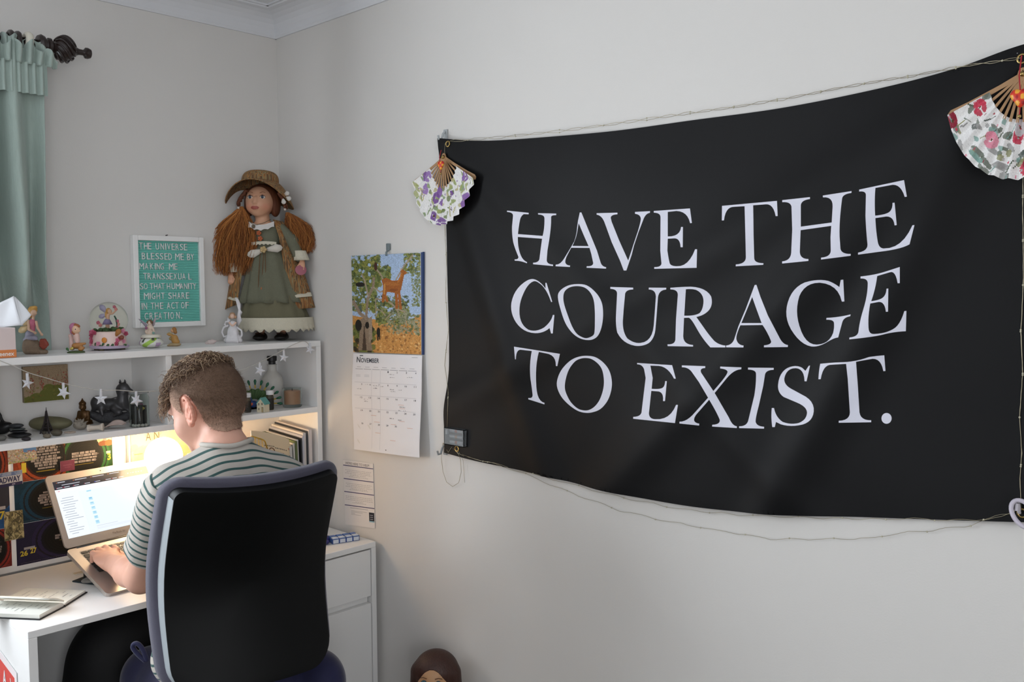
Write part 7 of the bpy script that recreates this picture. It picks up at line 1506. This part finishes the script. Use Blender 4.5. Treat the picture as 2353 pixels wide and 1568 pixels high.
# trousers
VEL = mat('navy_velvet', '#1b1c3f', rough=.8, var=.25, vscale=25, sheen=.3, bump=.2, bscale=30)
TR = Soft(.007, .03).e((-.695, -.815, .575), (.185, .135, .10), BR_).chain([HLg, KL, FL_], [.092, .075, .058]).chain([HRg, KR, FR_], [.092, .075, .058]).e((-.800, -.87, .565), (.05, .08, .065), BR_).e((-.515, -.93, .575), (.06, .08, .075), BR_)
soft('trousers', TR, VEL, per)
for F0, s_ in ((FL_, -1), (FR_, 1)):
    S_ = Soft(.004, .02).e(F0+np.array([0, .06, -.055]), (.042, .10, .034)).e(F0+np.array([0, -.01, -.045]), (.038, .05, .042)); soft('shoe', S_, cm('#26262a', .6), per)
lpp = [at(*p_, 2.22) for p_ in ((335, 1520), (318, 1505), (306, 1490), (307, 1482), (316, 1480), (326, 1490), (334, 1508), (338, 1520))]; MB().tube(smooth_path(lpp, 5), .006, 8).build('waist_tie', VEL, per, True)
# ================================================================== the large doll on top of the hutch
def ramp_mat(name, cols, scale, stretch, rough=.85):
    m = mat(name, cols[0], rough=rough, bump=.2, bscale=300); nt = m.node_tree; N, L = nt.nodes, nt.links; bs = N['Principled BSDF']
    tc = N.new('ShaderNodeTexCoord'); mp = N.new('ShaderNodeMapping'); mp.inputs['Scale'].default_value = stretch; n = N.new('ShaderNodeTexNoise'); n.inputs['Scale'].default_value = scale; n.inputs['Detail'].default_value = 1; r = N.new('ShaderNodeValToRGB'); r.color_ramp.interpolation = 'CONSTANT'
    L.new(tc.outputs['Object'], mp.inputs[0]); L.new(mp.outputs[0], n.inputs['Vector']); L.new(n.outputs['Fac'], r.inputs[0]); L.new(r.outputs[0], bs.inputs['Base Color'])
    e = r.color_ramp.elements; e[0].position = 0; e[0].color = (*lin(cols[0]), 1); e[1].position = .38; e[1].color = (*lin(cols[1]), 1)
    for k, c_ in enumerate(cols[2:]): x = e.new(.45+k*.06); x.color = (*lin(c_), 1)
    return m
L = Loc(613, 782, HT, -.15); mm = L.m; DS = L.s
DF = -L.D*.97-L.X*.22; DF /= np.linalg.norm(DF)
dl = thing('porcelain_doll', 'long-haired auburn doll in olive dress and striped hat standing on the hutch', 'doll', L.P)
OLIVE = mat('olive_linen', '#6a6a58', rough=.9, var=.12, vscale=200, bump=.3, bscale=400); OLIVE2 = mat('olive_underskirt', '#6a6650', rough=.9, var=.1, vscale=200)
STRIPE = ramp_mat('rust_striped_wool', ['#7a5230', '#9c6a3a', '#8a7c5a', '#664e36', '#a87848', '#5a4632'], 1., (130, 130, 2)); LACE = mat('cream_lace', '#cfc8b4', rough=.9, var=.12, vscale=300, bump=.5, bscale=500); DSKIN = mat('doll_porcelain', '#cf9a7a', rough=.4, var=.05, vscale=40); AUB = ['#92582e', '#a56734', '#b87a40', '#7a4724', '#ad6e38']
# skirts: pleated cones
def cone(name, y0, y1, x0a, x0b, x1a, x1b, m, pl, depth=1., n=96, amp=.03, d0=0., scal=0):
    def fn(u, v):
        a = 2*PI*u; y = y0+(y1-y0)*v; cx = ((x0a+x0b)*(1-v)+(x1a+x1b)*v)/2; r = ((x0b-x0a)*(1-v)+(x1b-x1a)*v)/2; r *= 1+amp*v*math.sin(a*pl)+.01*math.sin(a*5)
        yy = y+(scal*abs(math.sin(a*pl*.5)) if v > .99 else 0)
        return tuple(L(cx+r*math.cos(a), yy, d0+mm(r*math.sin(a))*depth*.72))
    o = MB().grid(fn, n, 12, closeu=True).build(name, m, dl, 'keep'); o.data.polygons.foreach_set('use_smooth', [True]*len(o.data.polygons)); o.modifiers.new('t', 'SOLIDIFY').thickness = .0012; return o
cone('lace_petticoat', 729, 753, 548, 718, 550, 721, LACE, 26, amp=.012, scal=9)
cone('underskirt', 600, 737, 588, 655, 553, 712, OLIVE2, 14, amp=.02)
cone('overskirt', 572, 694, 584, 652, 556, 698, OLIVE, 11, amp=.08, scal=3)
S_ = Soft(.002, .006).e(L(617, 548), (mm(33), mm(22), mm(32)), L.R).e(L(616, 528), (mm(38), mm(20), mm(16)), L.R).e(L(617, 572), (mm(31), mm(22), mm(10)), L.R); soft('bodice', S_, OLIVE, dl)
S_ = Soft(.002, .006).chain([L(652, 528), L(676, 555, -.004), L(693, 592, -.014)], [mm(12), mm(14), mm(12)]); soft('sleeve', S_, OLIVE, dl)
S_ = Soft(.002, .006).chain([L(580, 528), L(556, 565, -.004), L(545, 615, -.012)], [mm(12), mm(14), mm(12)]); soft('sleeve', S_, OLIVE, dl)
def cuff(cx, cy, r, h, d):
    o = MB().grid(lambda u, v: tuple(L(cx+(r+3*v+1.6*math.sin(u*2*PI*9)*v)*math.cos(2*PI*u)+v*4, cy+h*v, d+mm((r+2*v)*math.sin(2*PI*u)))), 48, 4, closeu=True).build('lace_cuff', LACE, dl, 'keep'); o.modifiers.new('t', 'SOLIDIFY').thickness = .001
cuff(695, 578, 13, 22, -.014); cuff(544, 606, 12, 20, -.012)
def dhand(x, y, d, s):
    S_ = Soft(.0011, .003).c(L(x-2*s, y-12, d), L(x, y, d-.004), mm(6), mm(6)).e(L(x, y+4, d-.006), (mm(6.5), mm(4.5), mm(8)), L.R)
    for k in range(4): S_.chain([L(x+(-4.5+3*k), y+8, d-.007), L(x+(-4.8+3.2*k)-1*s, y+15, d-.010), L(x+(-4.6+3*k)-3*s, y+19, d-.006)], [mm(2.1), mm(1.9), mm(1.5)])
    S_.chain([L(x-5*s, y+2, d-.008), L(x-9*s, y+8, d-.012), L(x-9*s, y+13, d-.013)], [mm(2.4), mm(2.1), mm(1.7)]); soft('hand', S_, DSKIN, dl)
dhand(701, 606, -.016, 1); dhand(538, 634, -.014, -1)
MB().lathe([(mm(12), 0), (mm(12.5), .0012), (mm(11), .0024)], 24, M=L.M(699, 622, -.03) @ Matrix.Rotation(PI/2-.3, 4, 'X') @ Matrix.Rotation(.3, 4, 'Y')).build('pink_tag', cm('#a3606c', .6), dl, 'auto')
# head
S_ = Soft(.0015, .008); hx, hy = 605, 466
S_.e(L(hx, hy-3, .010), (mm(34), mm(34), mm(34)), L.R).e(L(hx, hy+8, -.010), (mm(29), mm(27), mm(27)), L.R).e(L(hx-14, hy+13, -.022), (mm(12), mm(11), mm(11)), L.R).e(L(hx+14, hy+13, -.022), (mm(12), mm(11), mm(11)), L.R).e(L(hx, hy+27, -.024), (mm(12), mm(9), mm(8)), L.R).e(L(hx-3, hy+4, -.050), (mm(4.5), mm(5), mm(4)), L.R).e(L(hx-2, hy-2, -.046), (mm(3), mm(4), mm(7)), L.R).e(L(hx-4, hy+15, -.047), (mm(7), mm(3), mm(2.2)), L.R, .003).e(L(hx-3, hy+18.5, -.046), (mm(6), mm(3), mm(2.2)), L.R, .003).e(L(hx+34, hy+10, .004), (mm(4), mm(5), mm(8)), L.R, .003)
S_.c(L(608, 492, 0), L(611, 520, .002), mm(15), mm(17)).c(L(585, 524, .004), L(640, 524, .004), mm(10), mm(10)).e(L(612, 517, -.008), (mm(22), mm(10), mm(8)), L.R)
def fcol(V):
    C = np.tile(lin('#c9997c'), (len(V), 1)); d = V-L.P; x = d@L.X*L.s+L.px; y = L.py-d[:, 2]*L.s; dd = d@L.D
    for cx in (hx-20, hx+20): w_ = np.exp(-(((x-cx)/11)**2+((y-hy-14)/9)**2))*(dd < -.01); C = C*(1-.5*w_[:, None])+lin('#c27058')*.5*w_[:, None]
    m = (((x-hx+4)/9.5)**2+((y-hy-16)/4)**2 < 1) & (dd < -.03); C[m] = lin('#9c4f44'); return C
soft('head', S_, mat('doll_face', attr='Col', rough=.4, spec=.4), dl, fcol)
for ex in (-15, 13):
    E_ = MB().ell(L(hx+ex, hy-8, -.0395), (mm(6), mm(4), mm(4.5)), 14, 10, Matrix(L.R.T.tolist())).build('eye', cm('#d5d0ca', .15), dl, True); MB().ell(L(hx+ex, hy-8, -.0435), (mm(3.4), mm(2.2), mm(3.7)), 12, 8, Matrix(L.R.T.tolist())).build('iris', cm('#2a3442', .1), E_, True)
    MB().tube([L(hx+ex-6, hy-9, -.042), L(hx+ex, hy-13, -.044), L(hx+ex+6, hy-9.5, -.042)], mm(.9), 6).build('eyelid', cm('#6b4636', .6), dl, True); MB().tube([L(hx+ex-6, hy-17, -.040), L(hx+ex, hy-20, -.041), L(hx+ex+6, hy-18, -.039)], mm(.8), 6).build('eyebrow', cm('#9a6a4c', .6), dl, True)
# hat with turned-up brim
def hatp(u, v):
    a = 2*PI*u
    if v < .45: t = v/.45; r = 40*math.sin(t*PI/2)**.6; h = 46-24*t**2.4
    else: t = (v-.45)/.55; r = 38+37*t**.85; h = 22-20*t
    x = r*math.cos(a); d = r*math.sin(a)*.86; tb_ = max(0, (v-.45)/.55); y = h-.03*x-d*.10-tb_*(30*(x/70)**2)+tb_*(14 if d < 0 else -16)*abs(math.sin(a))
    return tuple(L(604+x-3+h*.10, 444-y, .014+mm(d)))
o = MB().grid(hatp, 72, 26, closeu=True).build('hat', STRIPE, dl, 'keep'); o.data.polygons.foreach_set('use_smooth', [True]*len(o.data.polygons)); o.modifiers.new('t', 'SOLIDIFY').thickness = .003
for k, (x, y, a) in enumerate(((668, 453, -.5), (672, 458, .4), (666, 461, 1.4))): wing('hat_petal', L, leafshape(x-4, y, 13, 10, a), -.026-.002*k, cm('#d2cdc6', .8), dl, .0016)
# hair: scalp cap, two long bunches and side plaits
HM = mat('auburn_strand', attr='Col', rough=.55, spec=.3)
S_ = Soft(.0022, .006).e(L(hx+1, hy-6, .022), (mm(39), mm(36), mm(36)), L.R).e(L(hx-27, hy+8, .012), (mm(11), mm(18), mm(24)), L.R).e(L(hx+31, hy+8, .016), (mm(12), mm(18), mm(26)), L.R); soft('hair_cap', S_, mat('auburn_hair', '#5c3018', rough=.7, var=.35, vscale=80, stretch=(1, 1, .15), bump=.6, bscale=200), dl)
def strands(n, seed, fn, thick, K=14):
    rr = random.Random(seed); VV, QQ, C_ = [], [], []
    for _ in range(n):
        pts = fn(rr, K); b = MB().tube(pts, [thick*(1-.5*k/(K-1)) for k in range(K)], 3); o = len(VV); VV += b.v; QQ += [tuple(i+o for i in f) for f in b.f if len(f) == 4]; C_ += [lin(rr.choice(AUB))*rr.uniform(.75, 1.25)]*len(b.v)
    return np.array(VV), np.array(QQ), np.clip(np.array(C_), 0, 1)
def bunch(top, bots, d0, spread):
    def fn(rr, K):
        u = rr.random(); w_ = rr.gauss(0, 1); bx_ = bots[0]+(bots[1]-bots[0])*u; by_ = bots[2]+rr.uniform(-18, 6)-14*abs(u-.5); dd = d0+rr.gauss(0, .012); ph = rr.uniform(0, 6.28); fr_ = rr.uniform(9, 15); P_ = []
        for k in range(K):
            t = k/(K-1); s_ = 1-(1-t)**2.2; x = top[0]+(bx_-top[0])*s_+spread*math.sin(PI*t)*(u-.5)*.9; y = top[1]+(by_-top[1])*t; P_.append(L(x+3.0*math.sin(ph+t*fr_)+2*w_*t, y, dd*(s_)+.002*math.cos(ph+t*fr_)+d0*(1-s_)))
        return P_
    return fn
for nm, top, bots, d0, sp, n in (('hair_bunch', (566, 478), (498, 590, 632), -.018, 30, 1300), ('hair_bunch', (664, 490), (672, 724, 584), .012, 22, 800)):
    v_ = strands(n, int(top[0]), bunch(top, bots, d0, sp), .0010); qmesh(nm, v_[0], v_[1], HM, dl, v_[2])['kind'] = 'stuff'
for pts, b_ in (([(580, 440), (570, 452), (563, 462), (558, 475)], (560, 481)), ([(650, 446), (660, 462), (664, 474), (666, 482)], (665, 485))):
    P_ = smooth_path([L(x, y, -.022) for x, y in pts], 6); MB().tube([p_+np.array([.0025*math.sin(k*1.6), 0, 0]) for k, p_ in enumerate(P_)], [mm(4.4)+mm(1.2)*math.sin(k*1.6) for k in range(len(P_))], 8).build('plait', bpy.data.materials['auburn_hair'], dl, True); MB().ell(L(*b_, -.024), mm(3), 10, 6).build('plait_bead', cm('#c9bdb2', .3), dl, True)
# coat: striped open panels and strap
def panel(name, edge_in, edge_out, d_in, d_out, m=STRIPE, wav=.003):
    n = len(edge_in)
    def fn(u, v):
        t = v*(n-1); i = min(int(t), n-2); f = t-i; a = np.array(edge_in[i])*(1-f)+np.array(edge_in[i+1])*f; c_ = np.array(edge_out[i])*(1-f)+np.array(edge_out[i+1])*f; p_ = a*(1-u)+c_*u; return tuple(L(p_[0], p_[1], d_in*(1-u)+d_out*u-.016*math.sin(PI*u)*min(1, v*2)+wav*math.sin(u*14)*v))
    o = MB().grid(fn, 18, 30).build(name, m, dl, 'keep'); o.data.polygons.foreach_set('use_smooth', [True]*len(o.data.polygons)); o.modifiers.new('t', 'SOLIDIFY').thickness = .002
panel('coat_panel', [(638, 508), (650, 545), (656, 580), (664, 640), (672, 712)], [(655, 512), (672, 548), (676, 575), (704, 640), (724, 708)], -.028, .004); panel('coat_panel', [(590, 560), (572, 600), (562, 650), (552, 700)], [(580, 560), (548, 610), (528, 660), (517, 712)], -.030, .0)
panel('coat_trim', [(668, 676), (672, 686)], [(716, 673), (719, 682)], -.034, .0, LACE, 0); panel('coat_trim', [(557, 684), (553, 692)], [(528, 676), (524, 684)], -.036, -.004, LACE, 0)
# collar, trims, buttons, bow
MB().grid(lambda u, v: tuple(L(583+58*u, 512+8*math.sin(PI*u)+14*v-3*abs(math.sin(u*12))*v, -.030-.014*math.sin(PI*u)-.003*v)), 30, 5).build('lace_collar', mat('white_cotton', '#cfcac6', rough=.9), dl, 'keep')
MB().grid(lambda u, v: tuple(L(590+56*u, 559-2*math.sin(u*3)+7*v+1.2*math.sin(u*40)*v, -.036-.006*math.sin(PI*u))), 40, 3).build('lace_trim', LACE, dl, 'keep')
for x, y in ((607.5, 538.5), (610.5, 551)): flowers(dl, L, [(x, y)], -.040, ['#b8623c'], 4.5, 'flower_button')
MB().tube([L(x, y, -.032-.012*math.sin(PI*(x-585)/50)) for x, y in ((584, 510), (590, 516), (597, 520), (606, 520), (620, 516), (634, 508))], mm(.7), 5).build('necklace', cm('#6b5a40', .5), dl, True); MB().ell(L(597, 524, -.047), (mm(5), mm(2), mm(4.5)), 10, 6).build('pendant', cm('#6b6152', .5), dl, True)
for x, y, l_, a in ((617, 578, 37, PI-.30), (624, 576, 38, -.12)): wing('waist_petal', L, leafshape(x, y, l_, 17, a), -.046, cm('#cdc6bb', .85), dl, .0028)
flowers(dl, L, [(619, 576)], -.051, ['#c2a878'], 6, 'waist_flower')
for pts in ([(620, 582), (617, 620), (616, 660)], [(623, 582), (624, 630), (624, 684)], [(612, 584), (608, 640), (607, 690)]): MB().tube([L(x, y, -.052-.0001*(y-580)) for x, y in pts], mm(.8), 5).build('waist_cord', cm('#6d4a2c', .8), dl, True); MB().ell(L(pts[-1][0], pts[-1][1]+4, -.064), (mm(3), mm(3), mm(4.5)), 8, 6).build('cord_bead', cm('#a86438', .5), dl, True)
for x in (600, 649):
    S_ = Soft(.0018, .005).e(L(x, 776, -.012), (mm(16), mm(22), mm(7)), L.R).c(L(x, 770, .004), L(x, 735, .004), mm(8), mm(8)); S_.p[-1] = S_.p[-1]; soft('shoe', Soft(.0018, .005).e(L(x, 775, -.012), (mm(16), mm(22), mm(7.5)), L.R).e(L(x, 772, .002), (mm(13), mm(12), mm(9)), L.R), mat('black_shoe_leather', '#1d1917', rough=.4) if x == 600 else bpy.data.materials['black_shoe_leather'], dl)
    MB().tube([L(x, 768, .004), L(x, 700, .004)], mm(8), 10).build('leg', DSKIN, dl, True); MB().tube([L(x-10, 767, -.014), L(x, 763, -.020), L(x+10, 767, -.014)], mm(1.6), 6).build('shoe_strap', cm('#5d4034', .6), dl, True)

# ================================================================== the second doll, on the floor by the right wall
P0 = on(1000, 1497, 0, -.115); D2P = np.array([P0[0], P0[1], 0.]); H2 = P0[2]
d2 = thing('floor_doll', 'doll with straight dark auburn hair standing on the floor by the right wall', 'doll', D2P)
Xs = L.X; f2 = np.array([-.82, -.57, 0]); r2 = np.array([.57, -.82, 0]); R2 = np.array([r2, -f2, [0, 0, 1.]])
def dp(x, f, z): return D2P+r2*x+f2*f+np.array([0, 0, z])
hz = H2-.075
S_ = Soft(.0026, .012).e(dp(0, 0, hz), (.052, .054, .058), R2).e(dp(0, .014, hz-.022), (.044, .042, .040), R2).e(dp(0, .030, hz-.048), (.014, .012, .010), R2).e(dp(0, .058, hz-.018), (.007, .007, .006), R2, .006).e(dp(0, .050, hz-.036), (.013, .006, .004), R2, .004).c(dp(0, -.004, hz-.04), dp(0, 0, hz-.10), .022, .024)
S_.chain([dp(-.05, 0, hz-.11), dp(-.075, .0, hz-.20), dp(-.08, .02, hz-.27)], [.018, .015, .012]).chain([dp(.05, 0, hz-.11), dp(.075, 0, hz-.20), dp(.08, .02, hz-.27)], [.018, .015, .012]).e(dp(-.08, .025, hz-.285), (.012, .012, .016), R2).e(dp(.08, .025, hz-.285), (.012, .012, .016), R2).chain([dp(-.028, 0, .22), dp(-.028, 0, .03)], [.026, .018]).chain([dp(.028, 0, .22), dp(.028, 0, .03)], [.026, .018]).e(dp(0, 0, hz-.17), (.045, .034, .08), R2)
soft('doll_body', S_, mat('doll_vinyl', '#b98d66', rough=.5), d2)
for s_ in (-1, 1):
    E_ = MB().ell(dp(s_*.021, .0515, hz+.002), (.0095, .005, .0085), 12, 8, Matrix(R2.T.tolist())).build('eye', cm('#39525a', .15), d2, True); MB().ell(dp(s_*.021, .0555, hz+.002), (.005, .003, .0055), 10, 6, Matrix(R2.T.tolist())).build('pupil', cm('#101416', .1), E_, True); MB().tube([dp(s_*.012, .055, hz+.016), dp(s_*.022, .054, hz+.019), dp(s_*.032, .049, hz+.015)], .0012, 6).build('eyebrow', cm('#6b4a34', .7), d2, True)
S_ = Soft(.0028, .008).e(dp(0, -.012, hz+.012), (.066, .060, .062), R2)
S_.e(dp(0, .062, hz-.012), (.036, .05, .052), R2, 0, True)
for s_ in (-1, 1): S_.p.insert(1, ('c', dp(s_*.050, -.004, hz+.012), dp(s_*.066, -.010, hz-.16), (.024, .020), .012, False))
S_.p.insert(1, ('e', dp(0, -.034, hz-.07), np.array([.062, .030, .12]), R2, .012, False))
soft('hair', S_, mat('dark_auburn_hair', '#3c2118', rough=.45, var=.35, vscale=120, stretch=(1, 1, .08), bump=.5, bscale=300), d2)
def dress(u, v):
    a = 2*PI*u; r = np.interp(v, [0, .12, .35, 1], [.03, .052, .044, .105])*(1+.05*math.sin(a*11)*v); return tuple(dp(r*math.cos(a), r*.75*math.sin(a), hz-.085-v*(hz-.085-.12)))
o = MB().grid(dress, 66, 14, closeu=True).build('dress', mat('plum_cotton', '#4a3540', rough=.9, var=.1, vscale=120), d2, 'keep'); o.data.polygons.foreach_set('use_smooth', [True]*len(o.data.polygons)); o.modifiers.new('t', 'SOLIDIFY').thickness = .0015
for s_ in (-1, 1): soft('shoe', Soft(.003, .006).e(dp(s_*.028, .014, .017), (.020, .034, .0165), R2), cm('#221c1c', .4), d2)
